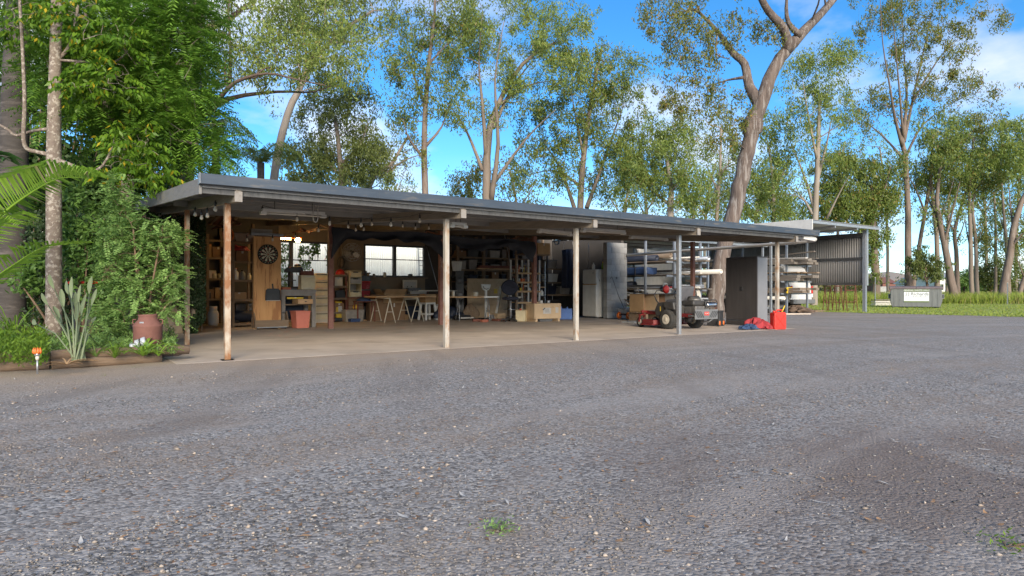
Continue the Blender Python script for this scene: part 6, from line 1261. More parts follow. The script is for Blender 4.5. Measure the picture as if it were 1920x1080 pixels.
c = G(634, 603); t = thing('pressure_washer', 'yellow and black pressure washer on the floor by the inner post', 'pressure washer', (c.x, c.y, 0)); bx(t, 'body', M['yellow'], (0, 0, .28), (.2, .22, .34), bev=.04); bx(t, 'front', M['paper'], (.02, -.115, .36), (.12, .02, .22), bev=.02); bx(t, 'cap', M['yellow'], (0, 0, .58), (.2, .16, .06), bev=.02); bx(t, 'base', M['black_plastic'], (0, 0, .07), (.3, .26, .10), bev=.02)
for sg in (-1, 1): tb(t, 'frame', M['black_plastic'], [(sg * .14, .05, .02), (sg * .10, -.06, .25), (sg * .13, 0, .46), (sg * .12, .02, .6)], .018, 8); lt(t, 'wheel', M['tyre'], [(.02, -.02), (.07, -.02), (.07, .02), (.02, .02)], (sg * .16, .1, .07), 14, 'x')
x0, x1 = X_(655, 9.7), X_(678, 9.7); W = x1 - x0; t = thing('drawer_tower', 'tower of cream and clear plastic drawers left of the second window', 'drawers', (x0, 9.7, 0)); H = Z_(666, 508, 9.7); zb = Z_(666, 557, 9.7)
for x in (.012, W - .012): bx(t, 'side', M['cream_plastic'], (x, .2, (zb + H) / 2), (.024, .4, H - zb))
bx(t, 'back', M['clear_plastic'], (W / 2, .40, (zb + H) / 2), (W - .05, .01, H - zb)); bx(t, 'top', M['cream_plastic'], (W / 2, .2, H), (W, .4, .02))
hs = (H - zb) / 4
for k, m in enumerate(('cream_plastic', None, 'clear_plastic', 'cream_plastic')):
    bx(t, 'divider', M['cream_plastic'], (W / 2, .2, zb + hs * k + .008), (W - .05, .38, .016))
    if m: d_ = bx(t, 'drawer', M[m], (W / 2, .17, zb + hs * (k + .46)), (W - .06, .38, hs * .78), bev=.01); bx(d_, 'grip', M['steel_dark'], (W / 2, -.022, zb + hs * (k + .78)), (W * .4, .012, .03))
t = thing('chest_of_drawers', 'brown timber chest under the tower of plastic drawers', 'chest', (x0 - .06, 9.68, 0)); bx(t, 'carcass', M['rust_dark'], (W / 2 + .06, .25, zb / 2 - .005), (W + .12, .48, zb - .012))
for k in range(3): d_ = bx(t, 'drawer', M['old_timber'], (W / 2 + .06, .0, zb * (.18 + .31 * k)), (W + .06, .03, zb * .28)); bx(d_, 'knob', M['steel_dark'], (W / 2 + .06, -.02, zb * (.18 + .31 * k)), (.04, .02, .025))
x0 = X_(685, 9.9); tub('red lidded plastic box, upper of two below the second window', (x0, 10.0, .98), (.30, .3, .22), 0, 'red_cloth', 'red_plastic'); tub('dull red plastic box, lower of two below the second window', (x0, 10.0, .70), (.30, .3, .24), 0, 'red_cloth', 'grey_plastic')
t = thing('side_table', 'small dark stand carrying the two red plastic boxes', 'stand', (x0, 10.0, 0)); bx(t, 'top', M['rust_dark'], (0, 0, .685), (.36, .36, .03))
for sx in (-.15, .15):
    for sy in (-.15, .15): bx(t, 'leg', M['rust_dark'], (sx, sy, .335), (.04, .04, .67))
t = thing('wire_basket', 'dark wire basket heaped with odds and ends on the red boxes', 'basket', (x0 + .02, 10.0, 1.225)); bx(t, 'basket', M['steel_dark'], (0, 0, .08), (.28, .26, .16), bev=.01)
rr = random.Random(8)
for k in range(14): bx(t, 'odd_piece', M[rr.choice(['galv', 'rust', 'bench_grey', 'cardboard', 'steel_dark'])], (rr.uniform(-.12, .12), rr.uniform(-.1, .08), rr.uniform(.17, .30)), (rr.uniform(.03, .1), rr.uniform(.03, .1), rr.uniform(.03, .09)), rr.uniform(0, 3), bev=.003)
c = G(662, 603); tub('big translucent storage tub on the floor below the drawer tower', (c.x, c.y + .1, 0), (.62, .42, .36), .1, 'clear_plastic', None, taper=.9); tub('blue-based shallow tub beside the translucent storage tub', (c.x - .05, c.y - .22, 0), (.34, .2, .10), .1, 'blue_tarp', None)
t = thing('orange_float', 'round orange float sitting on the translucent tub', 'float', (c.x + .1, c.y + .05, .36)); lt(t, 'ball', M['yellow'], [(.02, 0), (.075, .03), (.085, .08), (.07, .13), (.02, .155)], (0, 0, 0), 14); lt(t, 'eye', M['black_plastic'], [(.02, .15), (.02, .18)], (0, 0, 0), 8)
c = G(692, 600); t = thing('vented_crate', 'black vented plastic crate left of the plank table', 'crate', (c.x, c.y + .1, 0), .1); bx(t, 'body', M['black_plastic'], (0, 0, .24), (.46, .36, .46), bev=.02)
for k in range(4): bx(t, 'vent_slot', M['steel_blue'], (.04, -.185, .10 + .09 * k), (.22, .012, .03))
t = thing('picture_frame', 'pale timber frame lying on the floor in front of the black crate', 'frame', (c.x - .15, c.y - .28, 0), .15)
for q, s in (((0, -.12, .015), (.6, .05, .03)), ((0, .12, .015), (.6, .05, .03)), ((-.275, 0, .016), (.05, .19, .03)), ((.275, 0, .016), (.05, .19, .03))): bx(t, 'rail', M['pine'], q, s)
# ================================================================ plank table on trestles
def trestle(name, label, p0, p1, h, spread, m, rise=.0, group=None, r_=.016, cat='trestle'):
    p0, p1 = Vector((*p0[:2], 0)), Vector((*p1[:2], 0)); t = thing(name, label, cat, (p0 + p1) / 2, 0, group); o = -(p0 + p1) / 2; d_ = (p1 - p0).normalized(); s_ = Vector((-d_.y, d_.x, 0)) * spread / 2
    tb(t, 'rail', M[m], [p0 + o + Vector((0, 0, h)), p1 + o + Vector((0, 0, h))], r_ * 1.3, 8)
    for p in (p0, p1):
        for sg in (-1, 1): tb(t, 'leg', M[m], [p + o + Vector((0, 0, h)), p + o + s_ * sg + Vector((0, 0, 0))], r_, 7)
        tb(t, 'brace', M[m], [p + o + s_ * .55 + Vector((0, 0, h * .45)), p + o - s_ * .55 + Vector((0, 0, h * .45))], r_ * .6, 6)
    return t
ht = .75
a1 = (G(704, 603) + G(711, 603)) / 2; a2 = G(730, 605)
tl = P(693, 557, 9.0); 
# table runs left-right; the two trestles stand across it
q1, q2 = G(705, 602.5), G(731, 605.5); q3, q4 = G(758, 600.5), G(783, 603)
trestle('steel_trestle', 'pale steel trestle under the left half of the plank table', q1, q2, ht - .04, .34, 'cream_metal', group='trestles under the plank table'); trestle('steel_trestle', 'pale steel trestle under the right half of the plank table', q3, q4, ht - .04, .42, 'cream_metal', group='trestles under the plank table')
L1, L2 = P(694, 557, (q1.y + q2.y) / 2), P(806, 557, (q3.y + q4.y) / 2); L1.z = L2.z = ht
dT = (L2 - L1).normalized(); nT = Vector((-dT.y, dT.x, 0)); t = thing('plank_table', 'long raw pine plank table top resting on two trestles', 'table', (L1 + L2) / 2); o = -(L1 + L2) / 2
for k in range(4): MB().bar(L1 + o + nT * (-.27 + .18 * k) + Vector((0, 0, .0 if k % 2 else .004)), L2 + o + nT * (-.27 + .18 * k) + dT * (.03 * (k % 2)), .172, .04).build('plank', M['pine'], t, bev=.003)
# things behind and under the plank table
c = P(733, 556, 9.7); carton('open brown carton with raised flaps behind the plank table', (c.x + .05, 9.85, .55), (.75, .5, .28), .1, 'cardboard', open_=True); carton('large closed carton under the open one behind the plank table', (c.x + .05, 9.9, 0), (.8, .55, .545), .1, 'cardboard_dark')
carton('carton with torn flap at the left end of the plank table', (X_(706, 9.6), 9.75, .0), (.42, .4, .66), -.1, 'cardboard_dark', open_=True)
c = G(727, 598); t = thing('red_drum', 'dull red steel drum under the plank table', 'drum', (c.x, c.y - .5, 0)); lt(t, 'body', M['mower_red'], [(.24, 0), (.25, .02), (.245, .2), (.255, .22), (.245, .24), (.245, .42), (.255, .44), (.25, .58), (.24, .6)], (0, 0, 0), 20); lt(t, 'lid', M['red_cloth'], [(.23, .6), (.24, .62), (.02, .625)], (0, 0, 0), 20)
carton('flattened straw-coloured sack under the plank table', G(752, 600) + Vector((0, .35, 0)), (.7, .4, .16), .2, 'cardboard', False, name='feed_sack'); carton('dark carton at the right end under the plank table', G(775, 598) + Vector((0, .2, 0)), (.5, .4, .42), .1, 'dark_blue', False)
t = thing('blue_rag', 'blue rag heaped on a stool left of the plank table', 'rag', (X_(683, 9.4), 9.45, .62)); mb = MB(); mb.lathe([(.22, 0), (.2, .06), (.12, .10), (.02, .12)], (0, 0, 0), 14); mb.build('cloth', M['blue_tarp'], t, smooth=True); bx(t, 'fold', M['paper'], (.22, 0, .03), (.25, .2, .03))
t = thing('low_stool', 'low dark stool holding the blue rag', 'stool', (X_(685, 9.4), 9.45, 0)); bx(t, 'top', M['rust_dark'], (0, 0, .60), (.62, .32, .03))
for sx in (-.27, .27):
    for sy in (-.12, .12): bx(t, 'leg', M['rust_dark'], (sx, sy, .29), (.04, .04, .585))
for px0, px1, py0, py1, v, m, lab, cat in [(755, 782, 525, 562, 10.6, 'cream_metal', 'framed pale sketch leaning on the wall below the second window', 'picture')]:
    a, b = P(px0, py1, v), P(px1, py0, v); t = thing('leaning_picture', lab, cat, ((a.x + b.x) / 2, v, a.z)); w_, h_ = b.x - a.x, b.z - a.z; bx(t, 'board', M[m], (0, 0, h_ / 2), (w_, .02, h_)); bx(t, 'sheet', M['paper'], (0, -.013, h_ / 2), (w_ * .82, .006, h_ * .82), bev=0)
    for k in range(7): bx(t, 'mark', M['steel_dark'], ((-.25 + .08 * k) * w_, -.018, h_ * (.45 + .22 * math.sin(k * 1.9))), (w_ * .10, .004, h_ * .06), k * .5, bev=0)
t = thing('wall_bench', 'narrow bench along the wall under the second window', 'bench', (X_(780, 10.3), 10.35, 0)); bx(t, 'top', M['old_timber'], (0, 0, .80), (1.6, .5, .04))
for sx in (-.72, .72): bx(t, 'leg', M['old_timber'], (sx, 0, .39), (.07, .4, .78))
carton('long white carton on the narrow wall bench', (X_(783, 10.3), 10.3, .82), (.62, .2, .10), .05, 'paper', False); tub('dark grey tool tray on the narrow wall bench', (X_(775, 10.2), 10.2, .935), (.5, .2, .09), .05, 'grey_plastic', None)
t = thing('white_conduit', 'thin white conduit lying level behind the second inner post', 'conduit', P(785, 545, 9.3)); a, b = P(785, 545, 9.3), P(857, 545, 9.0); tb(t, 'pipe', M['pvc'], [(0, 0, 0), b - a], .018, 8); tb(t, 'rest', M['steel_dark'], [(.3, 0, -.02), (.3, 0, -a.z)], .015, 6); tb(t, 'rest', M['steel_dark'], [(1.0, -.2, -.02), (1.0, -.2, -a.z)], .015, 6)
# plastic step stool with case
def step_stool(label, px, py, w_, h_, rz):
    c = G(px, py); t = thing('plastic_stool', label, 'stool', c, rz, 'white plastic stools'); bx(t, 'seat', M['white_plastic'], (0, 0, h_ - .03), (w_, w_ * .8, .06), bev=.02)
    for sx in (-1, 1):
        for sy in (-1, 1): br(t, 'leg', M['white_plastic'], (sx * w_ * .56, sy * w_ * .46, 0), (sx * w_ * .42, sy * w_ * .32, h_ - .05), .06, .05)
        br(t, 'stretcher', M['white_plastic'], (sx * w_ * .51, -w_ * .4, h_ * .35), (sx * w_ * .51, w_ * .4, h_ * .35), .03, .05)
    for sy in (-1, 1): br(t, 'stretcher', M['white_plastic'], (-w_ * .5, sy * w_ * .40, h_ * .33), (w_ * .5, sy * w_ * .40, h_ * .33), .03, .05)
    return c
c = step_stool('white plastic stool left of the second inner post', 802, 600, .40, .56, .2); carton('tan tool case standing on the white plastic stool', c + Vector((.0, 0, .56)), (.42, .3, .26), .2, 'cardboard', False, name='tool_case'); c = step_stool('white plastic stool half hidden behind the second front post', 830, 599, .36, .5, .1); carton('brown carton on the half-hidden white stool', c + Vector((0, 0, .5)), (.3, .28, .3), .1, 'cardboard', True)
# ================================================================ folding table and what surrounds it
L1, L2 = P(836, 557, 8.2), P(931, 558.5, 7.7); L1.z = L2.z = .74; dT = (L2 - L1).normalized(); nT = Vector((-dT.y, dT.x, 0)); md = (L1 + L2) / 2
t = thing('folding_table', 'folding table with white-edged top right of the second front post', 'table', (md.x, md.y, 0)); Lh = (L2 - L1).length / 2; rz = math.atan2(dT.y, dT.x); t.rotation_euler = (0, 0, rz)
bx(t, 'top', M['pine'], (-.30 * Lh, .0, .74), (1.4 * Lh, .62, .04)); bx(t, 'top_end', M['white_plastic'], (.7 * Lh, 0, .74), (.6 * Lh, .62, .045))
for x in (-.55 * Lh, .62 * Lh):
    for sy in (-1, 1): tb(t, 'leg', M['galv'], [(x, sy * .08, .71), (x + .04, sy * .10, .45), (x + .02, sy * .16, .28), (x, sy * .30, 0)], .013, 8)
    tb(t, 'spreader', M['galv'], [(x + .02, -.16, .28), (x + .02, .16, .28)], .012, 6)
def t_stand(label, px, py, ptop, rz):
    c = G(px, py); k_ = mpp(c); h_ = (py - ptop) * k_; t = thing('work_stand', label, 'stand', c, rz, 'cream half-moon work stands'); MB().prism([(-.19, h_), (.19, h_), (.185, h_ - .07), (.14, h_ - .16), (.06, h_ - .21), (-.06, h_ - .21), (-.14, h_ - .16), (-.185, h_ - .07)], 'y', -.02, .02).build('half_moon_head', M['white_plastic'], t, bev=.006)
    MB().tube([(-.12, -.024, h_ - .06), (-.10, -.024, h_ - .12), (0, -.024, h_ - .165), (.09, -.024, h_ - .13)], .008, 6).build('slot', M['steel_dark'], t); bx(t, 'column', M['white_plastic'], (0, 0, h_ * .42), (.085, .05, h_ * .8), bev=.006); bx(t, 'foot', M['steel_dark'], (0, 0, .03), (.32, .4, .05)); 
    for k in range(3): bx(t, 'hole', M['steel_dark'], (0, -.026, .22 + .07 * k), (.02, .006, .02))
t_stand('cream work stand with half-moon head at the end of the folding table', 911, 599, 533, .1); t_stand('cream work stand with half-moon head behind the folding table, further left', 880, 594, 535, -.15)
c = P(865, 556, 9.2); t = thing('tower_speaker', 'black tower speaker standing behind the folding table', 'speaker', (c.x, 9.3, 0), -.5); zt2 = Z_(865, 508, 9.2); bx(t, 'cabinet', M['black_plastic'], (0, 0, zt2 / 2), (.26, .30, zt2), bev=.01); bx(t, 'side', M['steel_dark'], (-.132, 0, zt2 / 2), (.004, .28, zt2 * .96))
for z in (.25, .5, .8): lt(t, 'driver', M['steel_dark'], [(.02, -.155), (.09, -.158), (.10, -.152)], (0, 0, z * zt2), 16, 'y')
t = thing('laundry_basket', 'white slatted plastic basket on the black speaker', 'basket', (c.x - .08, 9.35, zt2)); 
mb = MB()
for k in range(16): a = k * math.pi / 8; mb.bar((.12 * math.cos(a), .12 * math.sin(a), 0), (.16 * math.cos(a), .16 * math.sin(a), .30), .035, .008)
mb.build('slats', M['white_plastic'], t); lt(t, 'rim', M['white_plastic'], [(.155, .28), (.175, .285), (.175, .315), (.155, .315)], (0, 0, 0), 18); lt(t, 'base', M['white_plastic'], [(.01, 0), (.12, 0), (.12, .015), (.01, .015)], (0, 0, 0), 16)
a, b = P(876, 562, 9.85), P(951, 523, 9.85); t = thing('leaning_board', 'wide beige board with a yellow sticker leaning behind the folding table', 'board', ((a.x + b.x) / 2, 9.85, 0), 0); Wd = b.x - a.x; bx(t, 'board', M['ply_pale'], (0, 0, b.z / 2), (Wd, .02, b.z), bev=0); cc_ = P(929, 546, 9.85); bx(t, 'sticker', M['yellow'], (cc_.x - (a.x + b.x) / 2, -.013, cc_.z), (.14, .004, .16), bev=0)
a, b = P(929, 584, 8.3), P(940, 537, 8.5); t = thing('leaning_plank', 'narrow white plank leaning beside the office chair', 'plank', (a.x, 8.3, 0)); MB().bar((0, 0, .03), (b.x - a.x + .04, .3, b.z), .07, .025).build('plank', M['pvc'], t); MB().bar((.06, .03, .0), (b.x - a.x + .1, .33, b.z - .02), .04, .02).build('cleat', M['old_timber'], t)
tub('small pale parts box on the floor under the folding table', G(940, 599) + Vector((0, .15, 0)), (.36, .3, .2), .1, 'ply_pale', None, taper=1.0, name='parts_box'); tub('dark red low box on the floor beside the office chair', G(945, 602) + Vector((-.05, .1, 0)), (.5, .3, .07), .1, 'rust_dark', None, taper=1.0, name='parts_box')
c = G(922, 600); t = thing('paint_tin', 'grey paint tin on the floor near the folding table end', 'paint tin', c); lt(t, 'can', M['galv'], [(.075, 0), (.08, .005), (.08, .16), (.083, .165), (.07, .17)], (0, 0, 0), 16); tb(t, 'bail', M['steel_dark'], [(-.08, 0, .13), (-.06, -.07, .06), (.06, -.07, .06), (.08, 0, .13)], .003, 5)
c = G(908, 604); t = thing('brick', 'pair-high orange brick lying on the floor under the folding table', 'brick', c, .1); bx(t, 'clay', M['terracotta'], (0, 0, .04), (.23, .11, .076), bev=.004); bx(t, 'frog', M['rust_dark'], (0, 0, .0785), (.15, .05, .003), bev=0)
c = G(893, 603); t = thing('brick', 'dark brick lying next to the orange one on the floor', 'brick', c, -.3); bx(t, 'clay', M['rust_dark'], (0, 0, .04), (.23, .11, .076), bev=.004); bx(t, 'frog', M['rust'], (0, 0, .0785), (.15, .05, .003), bev=0)
c = G(870, 600); t = thing('sweeper', 'low black floor machine with white bar under the folding table', 'machine', c, .1); bx(t, 'body', M['black_plastic'], (0, .1, .09), (.5, .3, .14), bev=.03); bx(t, 'bar', M['paper'], (.05, -.10, .07), (.5, .03, .04)); tb(t, 'handle', M['steel_dark'], [(0, .1, .15), (.05, .2, .5), (.1, .25, .66)], .014, 7)
for sx in (-.2, .2): lt(t, 'wheel', M['tyre'], [(.01, -.02), (.06, -.02), (.06, .02), (.01, .02)], (sx, .2, .06), 12, 'x')
lump('dark blue canvas heap on the floor behind the second front post', 'canvas_heap', 'canvas', [(tuple(G(850, 600) + Vector((0, .35, 0))), (.45, .3, .42))], 'dark_blue', 12)
lump('dark coat heaped on the floor under the folding table', 'coat', 'coat', [(tuple(G(890, 599) + Vector((0, .3, 0))), (.25, .2, .48))], 'old_timber', 13)
# office chair
c = G(957, 603); t = thing('office_chair', 'black office chair with round back and foot ring', 'chair', c, -.5)
for k in range(5): a = k * 2 * math.pi / 5 + .3; MB().bar((0, 0, .09), (.27 * math.cos(a), .27 * math.sin(a), .055), .045, .03).build('base_arm', M['steel_dark'], t); lt(t, 'castor', M['black_plastic'], [(.005, -.018), (.028, -.018), (.028, .018), (.005, .018)], (.28 * math.cos(a), .28 * math.sin(a), .028), 10, 'x')
tb(t, 'gas_lift', M['galv'], [(0, 0, .07), (0, 0, .64)], .024, 10); MB().tube([(.20 * math.cos(a), .20 * math.sin(a), .37) for a in [q * math.pi / 10 for q in range(21)]], .012, 6).build('foot_ring', M['chrome'], t, smooth=True)
for k in range(3): a = k * 2.09; tb(t, 'ring_spoke', M['chrome'], [(0, 0, .37), (.2 * math.cos(a), .2 * math.sin(a), .37)], .008, 6)
lt(t, 'seat', M['navy_cloth'], [(.05, .64), (.22, .65), (.25, .68), (.24, .73), (.18, .75), (.01, .755)], (0, 0, 0), 24)
mb = MB(); mb.grid(lambda u, v: ((lambda a, r: (r * .23 * math.cos(a) * (1 + .12 * math.cos(2 * a)), .20 + .05 * (1 - r * r), 1.03 + r * .235 * math.sin(a)))(u * 2 * math.pi, v)), 28, 5); ob = mb.build('backrest', M['navy_cloth'], t, smooth=True); sm = ob.modifiers.new('thickness', 'SOLIDIFY'); sm.thickness = .055; sm.offset = 0
MB().bar((0, .10, .66), (0, .24, .75), .06, .02).build('back_bar', M['steel_dark'], t); MB().bar((0, .24, .74), (0, .255, 1.0), .06, .02).build('back_bar', M['steel_dark'], t)
c = G(981, 603); jerry('jerry_can', 'cream square jerry can beside the red inner post', c + Vector((0, .1, 0)), (.24, .30, .40), .7, 'cream_plastic', 'red_plastic', 'jerry cans on the shed floor')
for i, (px, lab) in enumerate(((1054, 'blue jerry can next to the plywood crate'), (1065.5, 'blue jerry can, the right one of the two'))): c = G(px, 599); jerry('jerry_can', lab, c + Vector((0, .05, 0)), (.19, .30, .40), .75, 'blue_plastic', 'blue_plastic', 'jerry cans on the shed floor')
# plywood crate on runners
c = G(1027, 603); k_ = mpp(c); t = thing('plywood_crate', 'pale plywood crate with paper labels on runners', 'crate', c, -.62 + .55); W, Hc = 48 * k_ / .80, 34 * k_; bx(t, 'body', M['ply_pale'], (0, .24, .09 + (Hc - .09) / 2), (W, .5, Hc - .09), bev=.004)
for sx in (-.42, .42): bx(t, 'runner', M['ply_pale'], (sx * W, .24, .045), (.07, .5, .09)); 
bx(t, 'label_sheet', M['paper'], (-.03 * W, -.012, Hc * .60), (.22 * W / .75, .004, .18), bev=0); bx(t, 'label_sheet', M['paper'], (.34 * W, -.012, Hc * .63), (.10, .004, .17), bev=0)
for k in range(4): bx(t, 'print_line', M['sign_ink'], (-.03 * W, -.015, Hc * .60 + .05 - .03 * k), (.15, .002, .006), bev=0)
bx(t, 'torn_corner', M['steel_dark'], (-.15 * W, -.0145, Hc * .70), (.10, .002, .03), bev=0, M=Matrix.Rotation(-.6, 3, 'Y')); tub('low grey trays stored under the plywood crate', c + Vector((0, .2, 0)), (.5, .3, .07), -.07, 'grey_plastic', None)
rr = random.Random(3)
for k, (dx, m, lab) in enumerate(((-.1, 'paper', 'white pot standing on the plywood crate, left'), (.18, 'galv', 'small tin standing on the plywood crate, right'))): t = thing('tin', lab, 'tin', c + Vector((dx, .2, Hc)), 0, 'tins on the plywood crate'); lt(t, 'can', M[m], [(.05, 0), (.055, .005), (.055, .08), (.05, .085)], (0, 0, 0), 12); lt(t, 'lid', M['galv'], [(.05, .085), (.052, .09), (.005, .092)], (0, 0, 0), 12)
# narrow white steel shelf with bits and pieces
v0 = 8.0; x0, x1 = X_(969, v0), X_(1013, v0); zs = [Z_(990, y, v0) for y in (566, 545, 528, 511)]
sh = shelf_unit('tool_shelf', 'white open tool shelf crowded with tools behind the red inner post', x0, x1, v0, v0 + .4, zs, Z_(990, 487, v0), 'white_paint', 'pine', .045, 1)
rr = random.Random(17)
t0 = 'hand tools heaped on the white open shelf'
for li, z in enumerate(zs):
    for k in range(7):
        x = x0 + .1 + (x1 - x0 - .2) * (k + rr.uniform(0, .6)) / 7; m = rr.choice(['rust', 'orange', 'galv', 'steel_dark', 'paper', 'cardboard', 'bench_grey', 'yellow']); kind = rr.choice(['power_drill', 'clamp', 'jar', 'toolbox'])
        lab = f'{ {"orange": "orange", "rust": "rusty", "galv": "silver", "steel_dark": "dark", "paper": "white", "cardboard": "tan", "bench_grey": "grey", "yellow": "yellow"}[m] } {kind.replace("_", " ")} on the {["lowest", "second", "third", "top"][li]} white tool shelf, {["first", "second", "third", "fourth", "fifth", "sixth", "seventh"][k]} from left'
        t = thing(kind, lab, kind.replace('_', ' ').split()[-1], (x, v0 + .15 + rr.uniform(0, .12), z), rr.uniform(-.6, .6), t0)
        if kind == 'jar': lt(t, 'body', M[m], [(.035, 0), (.04, .01), (.04, .09), (.03, .1)], (0, 0, 0), 10); lt(t, 'lid', M['steel_dark'], [(.034, .1), (.034, .12)], (0, 0, 0), 10)
        elif kind == 'power_drill': bx(t, 'grip', M['black_plastic'], (0, 0, .06), (.04, .05, .12)); lt(t, 'barrel', M[m], [(.015, -.10), (.035, -.06), (.038, .08), (.02, .1)], (0, 0, .15), 10, 'x'); bx(t, 'battery', M['black_plastic'], (0, 0, .015), (.08, .07, .03))
        elif kind == 'clamp': MB().bar((-.02, 0, 0), (.03, 0, .24), .02, .02).build('bar', M[m], t); bx(t, 'jaw', M['rust'], (.05, 0, .2), (.1, .03, .03)); bx(t, 'screw', M['old_timber'], (.07, 0, .05), (.03, .03, .1))
        else: bx(t, 'body', M[m], (0, 0, .05), (.14, .12, .10), bev=.01); tb(t, 'handle', M['steel_dark'], [(-.05, 0, .10), (-.03, 0, .13), (.03, 0, .13), (.05, 0, .10)], .007, 6)
xm = X_(1024, v0); t = thing('steel_frame_rack', 'thin grey steel frame standing right of the white tool shelf', 'rack', (x1 + .05, v0 + .1, 0)); hz_ = Z_(1024, 490, v0)
for x in (0, xm - x1 - .02): bx(t, 'upright', M['galv'], (x, 0, hz_ / 2), (.022, .022, hz_), bev=0)
for z in (.75, 1.05, 1.3): bx(t, 'shelf', M['pine'] if z == 1.05 else M['steel_dark'], ((xm - x1) / 2, .12, z), (xm - x1 - .03, .28, .03), bev=0)
bottle('white spray bottle on the thin steel frame', (x1 + .22, v0 + .2, .765), .06, .2, 'white_plastic', 'paper', 'bottles on the steel frame')
# long timber shelving along the rear wall
v0 = 10.2; x0, x1 = X_(857, v0), X_(1000, v0); zl = [Z_(930, y, v0) for y in (528, 506, 483)]
shelf_unit('long_shelving', 'long dark timber shelving along the rear wall behind the office chair', x0, x1, v0, v0 + .6, zl, Z_(930, 444, v0), 'old_timber', 'old_timber', .09, 2)
rr = random.Random(23); names = ['first', 'second', 'third', 'fourth', 'fifth', 'sixth', 'seventh']
for li, z in enumerate(zl):
    for k in range(7):
        x = x0 + .25 + (x1 - x0 - .5) * k / 6; col, m = rr.choice([('brown', 'cardboard_dark'), ('tan', 'cardboard'), ('dark', 'black_plastic'), ('navy', 'dark_blue'), ('grey', 'bench_grey'), ('grey', 'clear_plastic')]); lev = ['lower', 'middle', 'upper'][li]; sz = (rr.uniform(.28, .5), .38, rr.uniform(.16, .34))
        lab = f'{col} storage box on the {lev} board of the long timber shelving, {names[k]} from the left'
        if m.startswith('card'): carton(lab, (x, v0 + .28, z), sz, 0, m, group='boxes on the long timber shelving')
        else: tub(lab, (x, v0 + .28, z), sz, 0, m, rr.choice(['black_plastic', 'grey_plastic']), group='boxes on the long timber shelving')
t = thing('timber_lengths', 'long red-brown timber lengths resting on the middle of the long shelving front', 'timber', (X_(950, v0) - .3, v0 - .06, zl[1]))
for k in range(3): MB().bar((-1.0, -.05 * k, .03 + .045 * k), (1.0, -.04 * k, .03 + .045 * k), .09, .04).build('length', M['rust_dark'] if k else M['pine'], t)
c = P(1014, 477, 7.6); carton('tan carton perched high on a timber bracket above the plywood crate', (c.x, 7.65, c.z), (.50, .46, .36), .0, 'cardboard', True); t = thing('high_shelf', 'high timber bracket shelf holding the tan carton', 'shelf', (c.x - .3, 7.65, c.z)); bx(t, 'board', M['old_timber'], (0, 0, -.02), (1.1, .5, .038), bev=0)
for dx in (-.5, .28): bx(t, 'hanger', M['old_timber'], (dx, .22, .28), (.05, .04, .62), bev=0)
bx(t, 'upright', M['white_paint'], (.28, .2, -c.z / 2 - .02), (.05, .05, c.z), bev=0); bx(t, 'upright', M['old_timber'], (-.5, .2, -c.z / 2 - .02), (.06, .06, c.z), bev=0)
# right rear bay: dark shelving, blue sheet, fridge
v0 = 9.6; x0, x1 = X_(1026, v0), X_(1080, v0); shelf_unit('dark_shelving', 'dark shelving in the right rear bay behind the blue jerry cans', x0, x1, v0, v0 + .55, [.25, .8, 1.25, 1.75], 2.3, 'steel_dark', 'old_timber', .05)
for i, (px, z, m, lid, lab) in enumerate([(1037, 1.75, 'clear_plastic', 'grey_plastic', 'grey lidded tub on the top of the dark right bay shelving'), (1039, 1.25, 'white_plastic', 'grey_plastic', 'pale tub on the second level of the dark right bay shelving'), (1036, .8, 'dark_blue', 'black_plastic', 'navy tub on the third level of the dark right bay shelving'), (1062, .8, 'clear_plastic', 'black_plastic', 'dim tub at the right of the third level of the dark shelving'), (1040, .25, 'black_plastic', 'black_plastic', 'black tub at the bottom of the dark right bay shelving')]): tub(lab, (X_(px, v0), v0 + .26, z), (.5, .4, .3), 0, m, lid)
a = X_(1066, 9.2); t = thing('blue_sheet_roll', 'tall dark blue tarpaulin hanging in the right rear bay', 'tarpaulin', (a, 9.2, 0)); zt3 = Z_(1066, 467, 9.2); zb3 = Z_(1066, 540, 9.2); mb = MB(); mb.grid(lambda u, v: ((u - .5) * .62, .07 * math.sin(u * 17) + .03 * math.sin(v * 6 + u * 5), zb3 + (zt3 - zb3) * v - .08 * (2 * u - 1) ** 2 * v), 30, 8); ob = mb.build('sheet', M['dark_blue'], t, smooth=True); sm = ob.modifiers.new('thickness', 'SOLIDIFY'); sm.thickness = .01; tb(t, 'cord', M['paper'], [(-.25, 0, zt3 - .08), (-.2, 0, 2.75)], .005, 4); tb(t, 'cord', M['paper'], [(.25, 0, zt3 - .08), (.2, 0, 2.75)], .005, 4)
fc = G(1120, 594.5); fcx = 13.61; fcy = 7.54; fh = 1.66
t = thing('fridge', 'white upright fridge against the grey block pier', 'fridge', (fcx, fcy, 0)); bx(t, 'cabinet', M['white_paint'], (0, 0, fh / 2 + .02), (.62, .68, fh - .04), bev=.012); bx(t, 'freezer_door', M['white_paint'], (-.335, 0, fh - .25), (.05, .675, .46), bev=.012); bx(t, 'fridge_door', M['white_paint'], (-.335, 0, (fh - .53) / 2 + .03), (.05, .675, fh - .58), bev=.012); bx(t, 'handle_strip', M['cardboard'], (-.345, 0, fh - .515), (.045, .66, .035)); bx(t, 'badge', M['galv'], (-.362, -.2, fh - .12), (.004, .07, .05)); bx(t, 'plinth', M['grey_plastic'], (0, 0, .03), (.56, .6, .05))
for z in (.85,): bx(t, 'side_latch', M['steel_dark'], (-.2, -.343, fh - .38), (.02, .006, .07))
bottle('round white bottle on top of the fridge', (fcx - .12, fcy + .05, fh), .055, .24, 'white_plastic', 'white_paint'); bottle('yellow-green bottle on top of the fridge', (fcx + .12, fcy - .18, fh), .06, .27, 'leaf_palm', 'yellow')
